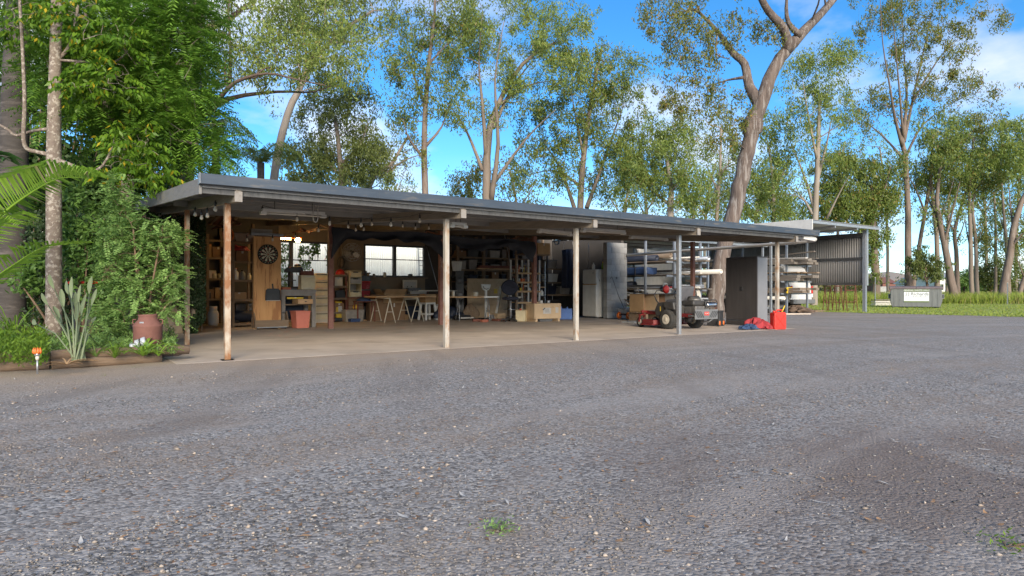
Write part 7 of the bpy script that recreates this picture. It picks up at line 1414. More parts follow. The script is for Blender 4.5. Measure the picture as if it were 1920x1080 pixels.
tb(shed, 'conduit', M['clear_plastic'], [(fcx + .02, 8.0, 1.7), (fcx + .02, 8.0, 2.6)], .012, 6)
# ---- last small clutter
for i, (x0_, y0_, x1_, y1_, v0_, v1_, m, lab) in enumerate([(800, 462, 823, 548, 10.6, 9.4, 'galv', 'thin pale pole leaning in the corner right of the second window'), (946, 440, 967, 545, 9.0, 8.6, 'galv', 'thin steel pole leaning above the office chair'), (1003, 470, 1008, 545, 8.4, 8.3, 'white_paint', 'short white batten leaning on the white tool shelf')]):
    a, b = P(x0_, y0_, v0_), P(x1_, y1_, v1_); d_ = (b - a); b = a + d_ * (a.z / max(.1, a.z - b.z)); t = thing('leaning_pole', lab, 'pole', b, 0, 'poles leaning in the shed'); tb(t, 'shaft', M[m], [(0, 0, 0), a - b], .014, 6); lt(t, 'foot', M['black_plastic'], [(.018, 0), (.018, .05)], (0, 0, 0), 8)
rr = random.Random(77)
for i, (px, v, z, lab) in enumerate([(380, 10.35, .72, 'first paint tin from the left on the lowest dark shelf'), (392, 10.32, .72, 'second paint tin from the left on the lowest dark shelf'), (402, 10.35, 1.28, 'paint tin beside the small pale carton in the left bay'), (412, 10.35, 1.28, 'rusty tin behind the corner post on the middle shelf'), (700, 10.95, 1.38, 'small tin at the left end of the second window sill'), (720, 10.95, 1.38, 'dark tin near the middle of the second window sill'), (768, 10.95, 1.38, 'low tin on the sill under the right window half'), (766, 10.3, .82, 'tin beside the long white carton on the wall bench'), (800, 10.35, .82, 'tall tin at the right end of the wall bench'), (850, 8.2, .76, 'rusty tin on the left end of the folding table'), (892, 8.0, .76, 'small dark tin on the middle of the folding table')]):
    t = thing('tin', lab, 'tin', (X_(px, v), v - .06 if v > 10.9 else v, z), 0, 'odd tins around the shed'); r_ = rr.uniform(.045, .08); h_ = rr.uniform(.07, .17); lt(t, 'can', M[rr.choice(['galv', 'rust', 'steel_dark', 'bench_grey', 'cream_metal'])], [(r_ * .95, 0), (r_, .005), (r_, h_), (r_ * .9, h_ + .004)], (0, 0, 0), 12); lt(t, 'lid', M['galv'], [(r_ * .92, h_ + .004), (r_ * .9, h_ + .01), (.01, h_ + .011)], (0, 0, 0), 12)
for i, (px, py, v, m, lab) in enumerate([(428, 440, 8.2, 'orange', 'orange extension lead coil hanging high left of the dartboard panel'), (845, 470, 9.8, 'black_plastic', 'black cable coil hanging behind the second front post'), (640, 492, 10.7, 'steel_dark', 'dark cable coil on the wall right of the first inner post'), (1045, 450, 9.4, 'steel_blue', 'grey cable coil hanging in the dark right rear bay')]):
    c = P(px, py, v); t = thing('cable_coil', lab, 'cable', c, 0, 'cable coils hung in the shed')
    for k in range(4): MB().tube([(.13 * math.cos(a) * (1 - .05 * k), .02 * k, .17 * math.sin(a)) for a in [q * .4 for q in range(17)]], .009, 5).build('loop', M[m], t, smooth=True)
    tb(t, 'tie', M['paper'], [(0, .03, .17), (0, .03, .17 + max(.1, rz_(v, 2.28) - c.z - .17))], .004, 4)
t = thing('stored_lengths', 'long timber lengths stored up on the trusses above the left bay', 'timber', (2.2, 8.2, 2.70))
for k in range(5): MB().bar((-.9 + .1 * k, -1.2, .0 + .03 * (k % 2)), (-.6 + .12 * k, 1.5, .02), .08, .04).build('length', M['rust_dark'] if k % 2 else M['old_timber'], t)
# ================================================================ tools at the pier
a, b = P(1157, 520, 6.8), G(1163, 592); t = thing('broom', 'black broom leaning on the grey block pier', 'broom', b); tb(t, 'stick', M['steel_dark'], [(0, 0, .05), Vector((a.x, 6.82, a.z)) - b], .014, 7); bx(t, 'head', M['black_plastic'], (-.05, 0, .10), (.34, .07, .05), .3); MB().prism([(-.22, 0), (.12, 0), (.11, .09), (-.21, .09)], 'y', -.035, .035).build('bristles', M['black_plastic'], t)
a, b = P(1147, 520, 6.8), G(1172, 598); t = thing('seed_spreader', 'small spreader with pale blue hopper and orange wheels in front of the pier', 'spreader', b, .2); k_ = mpp(b); o = Vector((a.x, 6.78, a.z)) - b
Mi = Matrix.Rotation(-.2, 3, 'Z'); o = Mi @ o; tb(t, 'handle', M['steel_dark'], [(0, .0, .28), (o.x * .5, o.y * .5, o.z * .55), (o.x, o.y, o.z), (o.x - .05, o.y - .01, o.z + .02), (o.x - .09, o.y, o.z - .05)], .011, 7)
mb = MB(); v = [(-.10, -.07, .17), (.10, -.07, .17), (.10, .07, .17), (-.10, .07, .17), (-.26, -.16, .33), (.26, -.16, .33), (.26, .16, .33), (-.26, .16, .33)]; mb.add(v, [(3, 2, 1, 0), (4, 5, 6, 7), (0, 1, 5, 4), (1, 2, 6, 5), (2, 3, 7, 6), (3, 0, 4, 7)]); mb.build('hopper', M['porcelain'], t, bev=.02); bx(t, 'rim', M['galv'], (0, 0, .335), (.55, .35, .02), bev=.006); bx(t, 'frame', M['steel_dark'], (0, 0, .15), (.06, .3, .05))
for sg in (-1, 1): wl = lt(t, 'wheel', M['orange'], [(.03, -.03), (.10, -.035), (.115, -.02), (.115, .02), (.10, .035), (.03, .03)], (-.08, sg * .18, .115), 16, 'y'); lt(wl, 'hub', M['steel_dark'], [(.005, -.038), (.035, -.038), (.035, .038), (.005, .038)], (-.08, sg * .18, .115), 10, 'y')
c = G(1192, 606); t = thing('paver', 'flat grey paver lying beside the spreader', 'paver', c + Vector((.05, .2, 0)), .3); bx(t, 'slab', M['block'], (0, 0, .025), (.5, .4, .05), bev=.006); bx(t, 'chip', M['block_dark'], (.1, .05, .053), (.2, .15, .006), bev=.002)
# ================================================================ zero-turn mower
mp_ = Vector((10.90, 1.46, 0)); t = thing('ride_on_mower', 'red and black zero-turn ride-on mower parked facing into the shed', 'mower', mp_, -.10); t.scale = (.94, .94, .94)
def wheel(x, y, r_, w_, rimr, big):
    o = lt(t, 'wheel', M['tyre'], [(rimr, -w_ * .40), (r_ * .86, -w_ / 2), (r_ * .97, -w_ * .40), (r_, -w_ * .22), (r_, w_ * .22), (r_ * .97, w_ * .40), (r_ * .86, w_ / 2), (rimr, w_ * .40)], (x, y, r_), 28, 'x')
    lt(o, 'rim', M['rim'], [(.02, -w_ * .47), (rimr * .4, -w_ * .47), (rimr * .5, -w_ * .42), (rimr * .85, -w_ * .42), (rimr * 1.03, -w_ * .47), (rimr * 1.03, w_ * .47), (rimr * .85, w_ * .42), (rimr * .4, w_ * .47), (.02, w_ * .47)], (x, y, r_), 24, 'x')
    if big:
        for k in range(26):
            a = k * 2 * math.pi / 26
            for sg in (-1, 1): MB().box((x + sg * w_ * .17, y + math.sin(a + sg * .1) * r_, r_ + math.cos(a + sg * .1) * r_), (w_ * .28, .03, .012), M=Matrix.Rotation(-a, 3, 'X')).build('tread_lug', M['tyre'], o)
for sx in (-.47, .47): wheel(sx, 0, .25, .23, .125, True)
for sx in (-.40, .40):
    wheel(sx, 1.17, .14, .11, .075, False); 
    f_ = MB(); f_.bar((sx - .075, 1.17, .14), (sx - .075, 1.12, .33), .02, .05).bar((sx + .075, 1.17, .14), (sx + .075, 1.12, .33), .02, .05).box((sx, 1.12, .335), (.19, .09, .03)).build('caster_fork', M['mower_red'], t); lt(t, 'caster_pivot', M['mower_red'], [(.035, .34), (.035, .46), (.02, .47)], (sx, 1.10, 0), 12)
MB().bar((-.46, 1.08, .42), (.46, 1.08, .42), .08, .06).build('front_axle', M['mower_red'], t, bev=.006)
for sx in (-.27, .27): MB().bar((sx, -.62, .36), (sx, 1.10, .40), .05, .09).build('frame_rail', M['mower_red'], t, bev=.005)
MB().prism([(-.62, .42), (-.58, .92), (-.30, 1.04), (.30, 1.04), (.58, .92), (.62, .42), (.35, .32), (-.35, .32)], 'z', .09, .22).build('cutting_deck', M['mower_red'], t, bev=.02); bx(t, 'deck_rim', M['mower_red'], (0, .68, .09), (1.28, .5, .03), bev=.01)
for x, y in ((-.34, .66), (0, .80), (.34, .66)): lt(t, 'deck_pulley', M['steel_dark'], [(.08, .22), (.08, .26), (.03, .30)], (x, y, 0), 14)
bx(t, 'foot_pan', M['galv'], (0, .82, .445), (.50, .42, .02)); bx(t, 'foot_plate_decal', M['sign_white'], (0, .86, .4575), (.40, .22, .004))
for sx in (-1, 1):
    MB().prism([(-.30, .36), (.50, .30), (.56, .48), (.44, .68), (-.10, .72), (-.34, .60)], 'x', sx * .20, sx * .46).build('side_pod', M['mower_black'], t, bev=.03)
    MB().prism([(-.22, .70), (.10, .72), (.16, .60), (.05, .50), (-.26, .50)], 'x', sx * .40, sx * .52).build('fender', M['mower_black'], t, bev=.03)
    tb(t, 'steering_lever', M['black_plastic'], [(sx * .34, .42, .60), (sx * .36, .58, .72), (sx * .36, .68, .88), (sx * .34, .60, 1.0), (sx * .16, .56, 1.02)], .015, 8)
    bx(t, 'pod_decal', M['yellow'], (sx * .462, .32, .52), (.003, .03, .12), bev=0)
bx(t, 'seat_cushion', M['seat_vinyl'], (0, .12, .72), (.50, .46, .11), bev=.04); MB().box((0, -.14, .90), (.48, .10, .44), M=Matrix.Rotation(R(12), 3, 'X')).build('seat_back', M['seat_vinyl'], t, bev=.045, seg=3)
for sx in (-1, 1): MB().prism([(-.30, .52), (.02, .52), (.06, .60), (-.05, .70), (-.26, .68)], 'x', sx * .28 - .05, sx * .28 + .05).build('hip_guard', M['seat_vinyl'], t, bev=.025)
bx(t, 'engine_block', M['engine'], (0, -.52, .50), (.46, .40, .22), bev=.03); bx(t, 'engine_cowl', M['mower_black'], (-.02, -.46, .68), (.50, .44, .14), bev=.05); lt(t, 'air_filter', M['mower_black'], [(.02, -.2), (.08, -.19), (.085, .1), (.05, .13)], (.05, -.42, .78), 14, 'x'); lt(t, 'recoil_housing', M['engine'], [(.17, .74), (.16, .79), (.08, .82), (.02, .82)], (-.05, -.50, 0), 20)
lt(t, 'muffler', M['chrome'], [(.02, -.17), (.075, -.16), (.08, -.12), (.08, .12), (.075, .16), (.02, .17)], (.28, -.72, .63), 16, 'x'); tb(t, 'exhaust_pipe', M['rust'], [(.44, -.72, .63), (.48, -.72, .60), (.48, -.70, .40)], .02, 8); tb(t, 'rear_hoop', M['black_plastic'], [(.10, -.70, .42), (.10, -.74, .72), (.16, -.74, .76), (.46, -.74, .76), (.52, -.73, .70), (.52, -.70, .44)], .013, 7)
gd = bx(t, 'rear_guard', M['grey_plastic'], (0, -.86, .40), (.78, .03, .25), bev=.01)
for sx in (-1, 1):
    for k in range(4): MB().box((sx * (.16 + .06 * k), -.878, .40), (.022, .006, .20), M=Matrix.Rotation(sx * R(35), 3, 'Y')).build('guard_slot', M['black_plastic'], gd)
bx(gd, 'badge', M['red_plastic'], (0, -.879, .42), (.16, .008, .09), bev=.006); text_part(gd, 'badge_lettering', 'TORO', .055, 'white_paint', (0, -.885, .42), (R(90), 0, 0))
for sx in (-.36, .36): MB().bar((sx, -.85, .36), (sx * .8, -.55, .36), .04, .05).build('guard_arm', M['galv'], t)
for sx in (-.17, .17): lt(t, 'hydro_motor', M['engine'], [(.03, -.10), (.10, -.08), (.11, .06), (.05, .1)], (sx * 1.5, 0, .25), 14, 'x')
tb(t, 'rear_axle', M['steel_dark'], [(-.40, 0, .25), (.40, 0, .25)], .025, 8); tb(t, 'hitch', M['galv'], [(.2, -.5, .2), (.25, -.7, .2), (.3, -.8, .28)], .018, 7)
# ---- what stands behind the mower
c = G(1234, 597); t = thing('open_cabinet', 'open chipboard cabinet turned on its side behind the mower', 'cabinet', (c.x + .1, 4.6, .28), .0); cx0, cx1 = X_(1207, 4.6), X_(1275, 4.6); W = cx1 - cx0; t.location.x = cx0; hC = Z_(1234, 551, 4.6) - .28
for q, s, m in (((W / 2, .3, .01), (W, .6, .02), 'cardboard'), ((W / 2, .3, hC), (W, .6, .02), 'black_plastic'), ((.01, .3, hC / 2), (.02, .6, hC - .022), 'cardboard'), ((W - .01, .3, hC / 2), (.02, .6, hC - .022), 'paper'), ((W * .42, .32, hC / 2), (.02, .55, hC - .022), 'ply_pale')): bx(t, 'panel', M[m], q, s, bev=0)
bx(t, 'back', M['cardboard_dark'], (W * .6, .59, hC / 2), (W * .75, .015, hC - .03), bev=0);  # darker board here paints in the shade inside the open cabinet
t2 = thing('pallet', 'timber pallet lifting the open cabinet behind the mower', 'pallet', (cx0 + W / 2, 4.9, 0))
for k in range(5): bx(t2, 'board', M['old_timber'], (0, -.3 + .15 * k, .265), (W + .1, .1, .022), bev=0)
for sx in (-1, 0, 1): bx(t2, 'bearer', M['old_timber'], (sx * W * .45, 0, .127), (.09, .72, .254), bev=0)
c = P(1253, 545, 4.7); t = thing('blower', 'orange and white engine blower on top of the open cabinet', 'blower', (c.x, 4.85, .28 + hC + .01)); lt(t, 'fan_housing', M['red_plastic'], [(.03, -.05), (.12, -.045), (.13, 0), (.10, .05), (.03, .06)], (0, -.05, .13), 18, 'y'); lt(t, 'cowl', M['steel_dark'], [(.02, .06), (.10, .06), (.09, .16), (.03, .18)], (.03, 0, .14), 14, 'y'); tb(t, 'handle', M['pvc'], [(-.08, 0, .22), (-.02, 0, .31), (.10, 0, .31), (.14, 0, .20)], .017, 8); bx(t, 'tank', M['paper'], (.14, 0, .05), (.16, .14, .09), bev=.02); tb(t, 'nozzle', M['pvc'], [(.08, .0, .20), (.25, -.05, .14), (.34, -.08, .08)], .03, 8); bx(t, 'trigger', M['red_plastic'], (.22, -.06, .20), (.06, .05, .05), bev=.01)
c = G(1204, 600); t = thing('dry_flower_bush', 'straggly dried bush with pale pink papery flowers behind the mower front wheel', 'bush', (c.x, c.y + .35, 0)); rs = np.random.RandomState(4); w_ = MB(); C = []
for k in range(16):
    a = rs.uniform(-1.0, 1.0); e_ = Vector((math.sin(a) * .3, rs.uniform(-.2, .2), rs.uniform(.35, 1.0))); w_.tube([(0, 0, 0), e_ * .5 + Vector((.04, 0, .05)), e_], [.010, .006, .003], 4); C.append(tuple(e_)); C.append(tuple(e_ * .75))
w_.build('stem', M['vine_stem'], t); V, Q = foliage(rs, C, 7, .09, .06, .05, .1); fast_mesh('flowers', V, Q, M['pebble'], t)
rr = random.Random(31)
for i, (px, v, z0, lab) in enumerate([(1190, 7.6, 0, 'rough timber offcuts heaped on the floor right of the pier'), (1192, 7.9, .55, 'timber offcuts on the low rack right of the pier')]):
    t = thing('offcut_heap', lab, 'timber', (X_(px, v), v, z0), 0, 'offcut heaps by the pier')
    for k in range(16): MB().bar((rr.uniform(-.4, .4), rr.uniform(-.5, .3), .04 + .025 * k), (rr.uniform(-.4, .4), rr.uniform(.2, .8), .04 + .025 * k + rr.uniform(-.02, .06)), rr.uniform(.05, .12), .035).build('offcut', M[rr.choice(['pine', 'old_timber', 'rack_timber', 'cardboard'])], t)
t = thing('hose_reel', 'white coil of hose on its side left of the big tree trunk', 'hose', P(1304, 557, 5.4)); c = t.location
for k in range(6): MB().tube([(.02 * k, .24 * math.cos(a), .24 * math.sin(a)) for a in [q * .35 for q in range(19)]], .016, 6).build('loop', M['pvc'], t, smooth=True).rotation_euler = (0, 0, R(-35))
bx(t, 'stand', M['steel_dark'], (.05, 0, -c.z / 2 - .12), (.2, .3, c.z - .24))
c = P(1324, 556, 5.8); t = thing('roofing_offcut', 'curled sheet of roofing iron standing beside the tree trunk', 'sheet iron', (c.x, 5.8, 0)); mb = MB(); mb.grid(lambda u, v: (.35 * math.cos(.3 + u * 2.3), .12 + v * .7, c.z - .3 + .35 * math.sin(.3 + u * 2.3) + .008 * math.sin(u * 60)), 40, 2); ob = mb.build('sheet', M['galv'], t, smooth=True); bx(t, 'crate', M['old_timber'], (0, .5, (c.z - .3) / 2), (.6, .7, c.z - .34), bev=0)
# ================================================================ black tambour cabinet
ca = G(1357.5, 612.5); t = thing('tambour_cabinet', 'tall charcoal tambour-door cabinet at the right end of the slab', 'cabinet', (0, 0, 0)); dk = Vector((0.10, -1, 0)).normalized()
cN = G(1414, 609.5); hcab = 1.80
px_, py_ = cN.x, cN.y
Wc, Dc = 1.0, .46     # doors face -X, side faces -Y
t.location = (px_ + Dc / 2, py_ + Wc / 2 - .10, 0); t.rotation_euler = (0, 0, 0); hcab = Z_(1414, 481, py_) 
bx(t, 'carcass', M['cabinet_side'], (.012, 0, hcab / 2), (Dc - .024, Wc, hcab), bev=.005); bx(t, 'top', M['tambour'], (0, 0, hcab - .012), (Dc + .012, Wc + .012, .03), bev=.003); bx(t, 'plinth', M['tambour'], (-Dc / 2 + .012, 0, .05), (.05, Wc - .01, .10), bev=0)
for k in range(46): bx(t, 'tambour_slat', M['tambour'], (-Dc / 2 - .004, -Wc / 2 + .03 + (Wc - .06) * (k + .5) / 46, hcab / 2 + .04), (.022, (Wc - .06) / 46 - .004, hcab - .18), bev=.003)
for sy in (-1, 1): bx(t, 'stile', M['tambour'], (-Dc / 2 - .004, sy * (Wc / 2 - .014), hcab / 2), (.03, .028, hcab - .02), bev=0)
bx(t, 'header', M['tambour'], (-Dc / 2 - .003, 0, hcab - .04), (.03, Wc - .06, .05), bev=0); h_ = bx(t, 'handle', M['black_plastic'], (-Dc / 2 - .022, -.02, hcab * .53), (.02, .075, .11), bev=.006); bx(h_, 'lock', M['steel_dark'], (-Dc / 2 - .034, -.02, hcab * .53), (.006, .03, .05), bev=0)
c = G(1348, 611.5); t = thing('wheeled_toolbox', 'black wheeled toolbox with orange wheel beside the cabinet', 'toolbox', c + Vector((.0, .12, 0)), .3); bx(t, 'body', M['black_plastic'], (0, 0, .20), (.30, .34, .34), bev=.02); bx(t, 'lid', M['black_plastic'], (0, 0, .385), (.32, .36, .05), bev=.015); tb(t, 'pull_handle', M['galv'], [(-.10, .15, .38), (-.10, .15, .66), (.10, .15, .66), (.10, .15, .38)], .010, 7)
for sx in (-1, 1): wl = lt(t, 'wheel', M['tyre'], [(.05, -.02), (.085, -.02), (.085, .02), (.05, .02)], (sx * .14, -.16, .085), 16, 'y'); lt(wl, 'hub', M['orange'], [(.005, -.025), (.06, -.025), (.06, .025), (.005, .025)], (sx * .14, -.16, .085), 14, 'y')
c = G(1428, 617); lump('heap of red and pink cloth at the foot of the cabinet', 'cloth_heap', 'cloth', [((c.x, c.y, 0), (.22, .18, .20)), ((c.x - .06, c.y + .14, 0), (.24, .15, .27)), ((c.x + .16, c.y - .08, 0), (.17, .11, .13)), ((c.x + .18, c.y + .12, 0), (.14, .12, .22)), ((c.x + .04, c.y - .17, 0), (.14, .10, .09))], 'red_cloth', 5, 'cloth heaps by the cabinet', .42)
c = G(1407, 618); lump('heap of dark blue patterned cloth left of the red one', 'cloth_heap', 'cloth', [((c.x, c.y, 0), (.18, .13, .12)), ((c.x - .15, c.y + .05, 0), (.14, .10, .09)), ((c.x + .10, c.y + .1, 0), (.14, .12, .13)), ((c.x - .06, c.y + .13, 0), (.12, .1, .10))], 'blue_cloth', 6, 'cloth heaps by the cabinet', .42)
c = G(1457.5, 617.5); jerry('fuel_can', 'bright red fuel can with yellow spout at the corner of the slab', c + Vector((.06, .02, 0)), (.33, .19, .47), -.35, 'red_plastic', 'red_plastic', None, 'yellow', 'fuel can')
# ================================================================ cantilever racks with pipes and timber
def rack(label, us, vs, levels, h, m, group='storage racks beyond the shed'):
    t = thing('storage_rack', label, 'rack', (us[0], vs[0], GZ), 0, group); o = Vector((us[0], vs[0], GZ))
    for u in us:
        for v in vs: bx(t, 'upright', M[m], Vector((u, v, h / 2)) - o + Vector((0, 0, GZ)) * 0, (.07, .07, h), bev=0)
    for v in vs:
        for z in levels: MB().bar(Vector((us[0] - .35, v + .04, z)) - o, Vector((us[-1] + .35, v + .04, z)) - o, .05, .06).build('arm', M[m], t)
    return t
def lengths(name, label, cat, u0, u1, z, v0, v1, n, m, wd, ht_, seed, jit=.25, group='timber lengths on the racks', ny=1, tilt=0):
    rr = random.Random(seed); t = thing(name, label, cat, ((u0 + u1) / 2, v0, z), 0, group); c = Vector(((u0 + u1) / 2, v0, z))
    for k in range(n):
        for q in range(ny):
            u = u0 + (u1 - u0) * (k + .5) / n; zz_ = z + ht_ * (q + .5) + .002 * q; a = rr.uniform(-jit, jit)
            MB().bar(Vector((u, v0 + a, zz_)) - c, Vector((u + rr.uniform(-.03, .03), v1 + rr.uniform(-jit, jit), zz_ + tilt)) - c, wd * rr.uniform(.8, 1), ht_ * .96).build('plank', M[m] if rr.random() < .75 else M['grey_timber'], t)
    return t
def pipe(name, label, cat, u, z, v0, v1, r_, m, hollow=.8, group='pipes and rolls on the racks', du=0):
    t = thing(name, label, cat, (u, v0, z), 0, group); n_ = 18
    Mr = Matrix.Rotation(-math.atan2(du, v1 - v0), 3, 'Z'); L_ = math.hypot(v1 - v0, du)
    lt(t, 'wall', M[m], [(r_ * hollow, .5), (r_ * hollow, 0), (r_, 0), (r_, L_), (r_ * hollow, L_), (r_ * hollow, L_ - .5)], (0, 0, 0), n_, 'y', Mr); lt(t, 'bore', M['black_plastic'], [(.001, .49), (r_ * hollow * .995, .49), (r_ * hollow * .995, .5)], (0, 0, 0), n_, 'y', Mr); return t
UL0, UL1 = 15.0, 16.3
rack('left storage rack of grey steel beyond the block pier', [UL0, UL1], [5.3, 8.4], [.50, .94, 1.42, 1.88], 2.55, 'steel_blue')
zs = [.53, .97, 1.45, 1.91]
lengths('rack_boards', 'weathered boards on the top arms of the left rack', 'boards', 14.9, 16.4, zs[3], 5.0, 10.5, 6, 'rack_timber', .22, .035, 1); lengths('rack_boards', 'weathered boards on the upper middle arms of the left rack', 'boards', 14.9, 16.4, zs[2], 4.9, 10.5, 6, 'rack_timber', .22, .035, 2); lengths('rack_boards', 'weathered boards on the lower middle arms of the left rack', 'boards', 14.9, 16.4, zs[1], 5.1, 10.5, 6, 'rack_timber', .22, .035, 3); lengths('rack_boards', 'weathered boards on the lowest arms of the left rack', 'boards', 14.9, 16.4, zs[0], 5.1, 10.2, 6, 'old_timber', .22, .035, 4)
pipe('carpet_roll', 'dark blue roll with a round open end on top of the left rack', 'roll', 15.25, zs[3] + .15, 6.3, 10.4, .11, 'dark_blue', .5); pipe('carpet_roll', 'tan rolled mat on top of the left rack', 'roll', 15.5, zs[3] + .24, 5.9, 10.2, .10, 'rack_timber', .6); pipe('pvc_pipe', 'fat white plastic pipe sticking out of the left rack', 'pipe', 16.0, zs[2] + .11, 4.2, 10.0, .075, 'pvc', .84); pipe('carpet_roll', 'dark blue roll low on the left rack', 'roll', 15.2, zs[1] + .17, 7.3, 10.4, .13, 'dark_blue', .55); pipe('pvc_pipe', 'grey plastic pipe high on the left rack', 'pipe', 16.25, zs[3] + .11, 4.9, 10.2, .075, 'steel_blue', .85); pipe('pvc_pipe', 'thin white plastic pipe beside the fat one on the left rack', 'pipe', 15.75, zs[2] + .09, 5.2, 10.2, .045, 'pvc', .8)
t = thing('tarp_bundle', 'blue tarpaulin-wrapped bundle on the left rack', 'bundle', (15.15, 6.4, zs[2] + .035)); mb = MB()
def tf(u, v):
    a = u * 2 * math.pi; ca, sa = math.cos(a), math.sin(a); k = 1 / max(abs(ca) / .24, abs(sa) / .13); r_ = k * (1 + .05 * math.sin(9 * v + 3 * a)) * (1 if .02 < v < .98 else .86); return (r_ * ca, v * 3.8, .13 + r_ * sa + .012 * math.sin(v * 23 + 5 * a))
mb.grid(tf, 28, 26); mb.F.append(tuple(range(28))); mb.build('wrap', M['blue_tarp'], t, smooth=True)
for y in (.6, 1.8, 3.0): MB().box((0, y, .13), (.50, .03, .285)).build('strap', M['black_plastic'], t)
lengths('white_trim', 'white trim lengths lying on the left rack beside the fat pipe', 'trim', 15.4, 15.75, zs[2] + .036, 5.0, 10, 3, 'pvc', .09, .03, 9)
def bundle(label, u, z, v0, v1, n, r_, mats, seed):
    rr = random.Random(seed); t = thing('pipe_bundle', label, 'pipes', (u, v0, z), 0, 'loose pipe bundles on the racks')
    for k in range(n): x = (k % 5) * r_ * 2.2 + rr.uniform(-.01, .01); zz_ = r_ + (k // 5) * r_ * 1.9; a = rr.uniform(-.5, .5); MB().tube([(x, a, zz_), (x + rr.uniform(-.05, .05), v1 - v0 + rr.uniform(-.3, .3), zz_)], r_ * rr.uniform(.7, 1.05), 8).build('pipe', M[rr.choice(mats)], t, smooth=True)
for i, (u, z, m, lab) in enumerate([(15.6, zs[3] + .04, ['galv', 'steel_dark', 'pvc'], 'thin grey pipes on the top arms of the left rack'), (15.1, zs[1] + .04, ['steel_dark', 'rust_dark', 'galv'], 'thin rusty pipes on the lower middle arms of the left rack'), (15.6, zs[1] + .04, ['steel_blue', 'pvc', 'rust_dark'], 'mixed thin pipes low on the left rack, right of the blue roll'), (15.9, zs[0] + .04, ['rust_dark', 'galv', 'steel_dark'], 'thin steel rods on the lowest arms of the left rack'), (15.45, zs[2] + .07, ['steel_dark', 'galv'], 'dark steel tubes beside the blue wrapped bundle')]): bundle(lab, u, z, 5.2, 10.2, 10, .032, m, 50 + i)
RU0, RU1 = 23.1, 24.6
rack('right storage rack of grey steel under the far lean-to', [RU0, RU1], [6.4, 9.6], [.80, 1.30, 1.62, 1.98], 3.3, 'steel_blue')
lengths('rack_boards', 'stack of weathered timber on the top arms of the right rack', 'timber', 22.9, 24.5, 2.01, 6.0, 11.5, 5, 'grey_timber', .28, .10, 11, .5, ny=2); lengths('rack_boards', 'thin dark boards on the upper middle arms of the right rack', 'boards', 22.8, 24.6, 1.65, 5.8, 11.5, 6, 'old_timber', .26, .05, 12, .5, ny=1); lengths('rack_boards', 'deep stack of grey timber on the lower middle arms of the right rack', 'timber', 22.9, 24.5, 1.33, 6.1, 11.4, 5, 'grey_timber', .28, .12, 13, .5, ny=2); lengths('rack_boards', 'long timber beams on the lowest arms of the right rack', 'timber', 22.9, 24.5, .83, 5.9, 11.4, 5, 'rack_timber', .28, .11, 14, .4, ny=2)
t = thing('tie_strap', 'yellow tie-down strap round the beams on the lowest arms of the right rack', 'strap', (23.05, 6.25, .83)); MB().box((0, 0, .115), (.36, .05, .245)).build('band', M['yellow'], t); MB().box((-.19, 0, .12), (.03, .07, .08)).build('buckle', M['steel_dark'], t)
lengths('tilted_plank', 'single tilted grey plank sticking out over the right rack', 'plank', 23.8, 24.0, 2.52, 5.6, 9.0, 1, 'grey_timber', .16, .05, 15, .05, 'loose planks on the racks', tilt=-.22); lengths('tilted_plank', 'pale bowed boards lying loose on top of the right rack', 'boards', 22.9, 24.3, 2.24, 5.6, 10.8, 4, 'paper', .2, .03, 16, .4, 'loose planks on the racks', tilt=.08)
pipe('pvc_pipe', 'white plastic pipe low on the right rack above the grass', 'pipe', 22.95, .62, 6.4, 10.5, .075, 'pvc', .85); bx(bpy.data.objects['storage_rack.001'], 'low_arm', M['steel_blue'], (-.05, .1, .55 - GZ), (.5, .06, .05), bev=0)
# grey exercise-frame and clutter behind the cabinet
c = G(1446, 597); t = thing('exercise_rack', 'folded grey metal frame with hinged arms behind the cabinet', 'frame', c + Vector((.4, .6, GZ))); 
for p, q in (((0, 0, 0), (.35, .1, 1.0)), ((.35, .1, 1.0), (-.1, .1, 1.25)), ((-.1, .1, 1.25), (-.15, .1, 1.7)), ((-.2, 0, .30), (.45, .1, .34)), ((-.2, 0, 0), (-.2, .1, .6))): MB().bar(p, q, .07, .05).build('arm', M['galv'], t, bev=.005)
for p in ((.35, .1, 1.0), (-.1, .1, 1.25)): lt(t, 'pivot', M['steel_dark'], [(.01, -.05), (.06, -.05), (.06, .05), (.01, .05)], p, 12, 'y')
bx(t, 'pad', M['black_plastic'], (-.2, .12, 1.3), (.3, .1, .14), bev=.03)
c = G(1444, 596); lump('green tarp heap on the ground behind the cabinet', 'tarp_heap', 'tarpaulin', [((c.x + .3, c.y + 1.0, GZ), (.4, .3, .30))], 'leaf_fern', 9); lump('dark brown cover thrown over clutter under the right rack', 'cover', 'cover', [((23.2, 7.4, GZ), (.7, .6, .55)), ((22.6, 8.4, GZ), (.6, .6, .75))], 'black_plastic', 10); lump('brown rubble heap under the right rack', 'rubble_heap', 'rubble', [((23.9, 6.2, GZ), (.5, .4, .22)), ((24.2, 6.7, GZ), (.5, .4, .30))], 'soil', 14, None, .5)
t = thing('yellow_post', 'short yellow handle stuck up behind the fuel can', 'handle', G(1464, 592) + Vector((.2, .3, 0))); MB().bar((0, 0, GZ), (.10, 0, .75), .05, .04).build('stick', M['yellow'], t); lt(t, 'grip', M['black_plastic'], [(.03, .7), (.035, .75), (.02, .78)], (.10, 0, 0), 10)
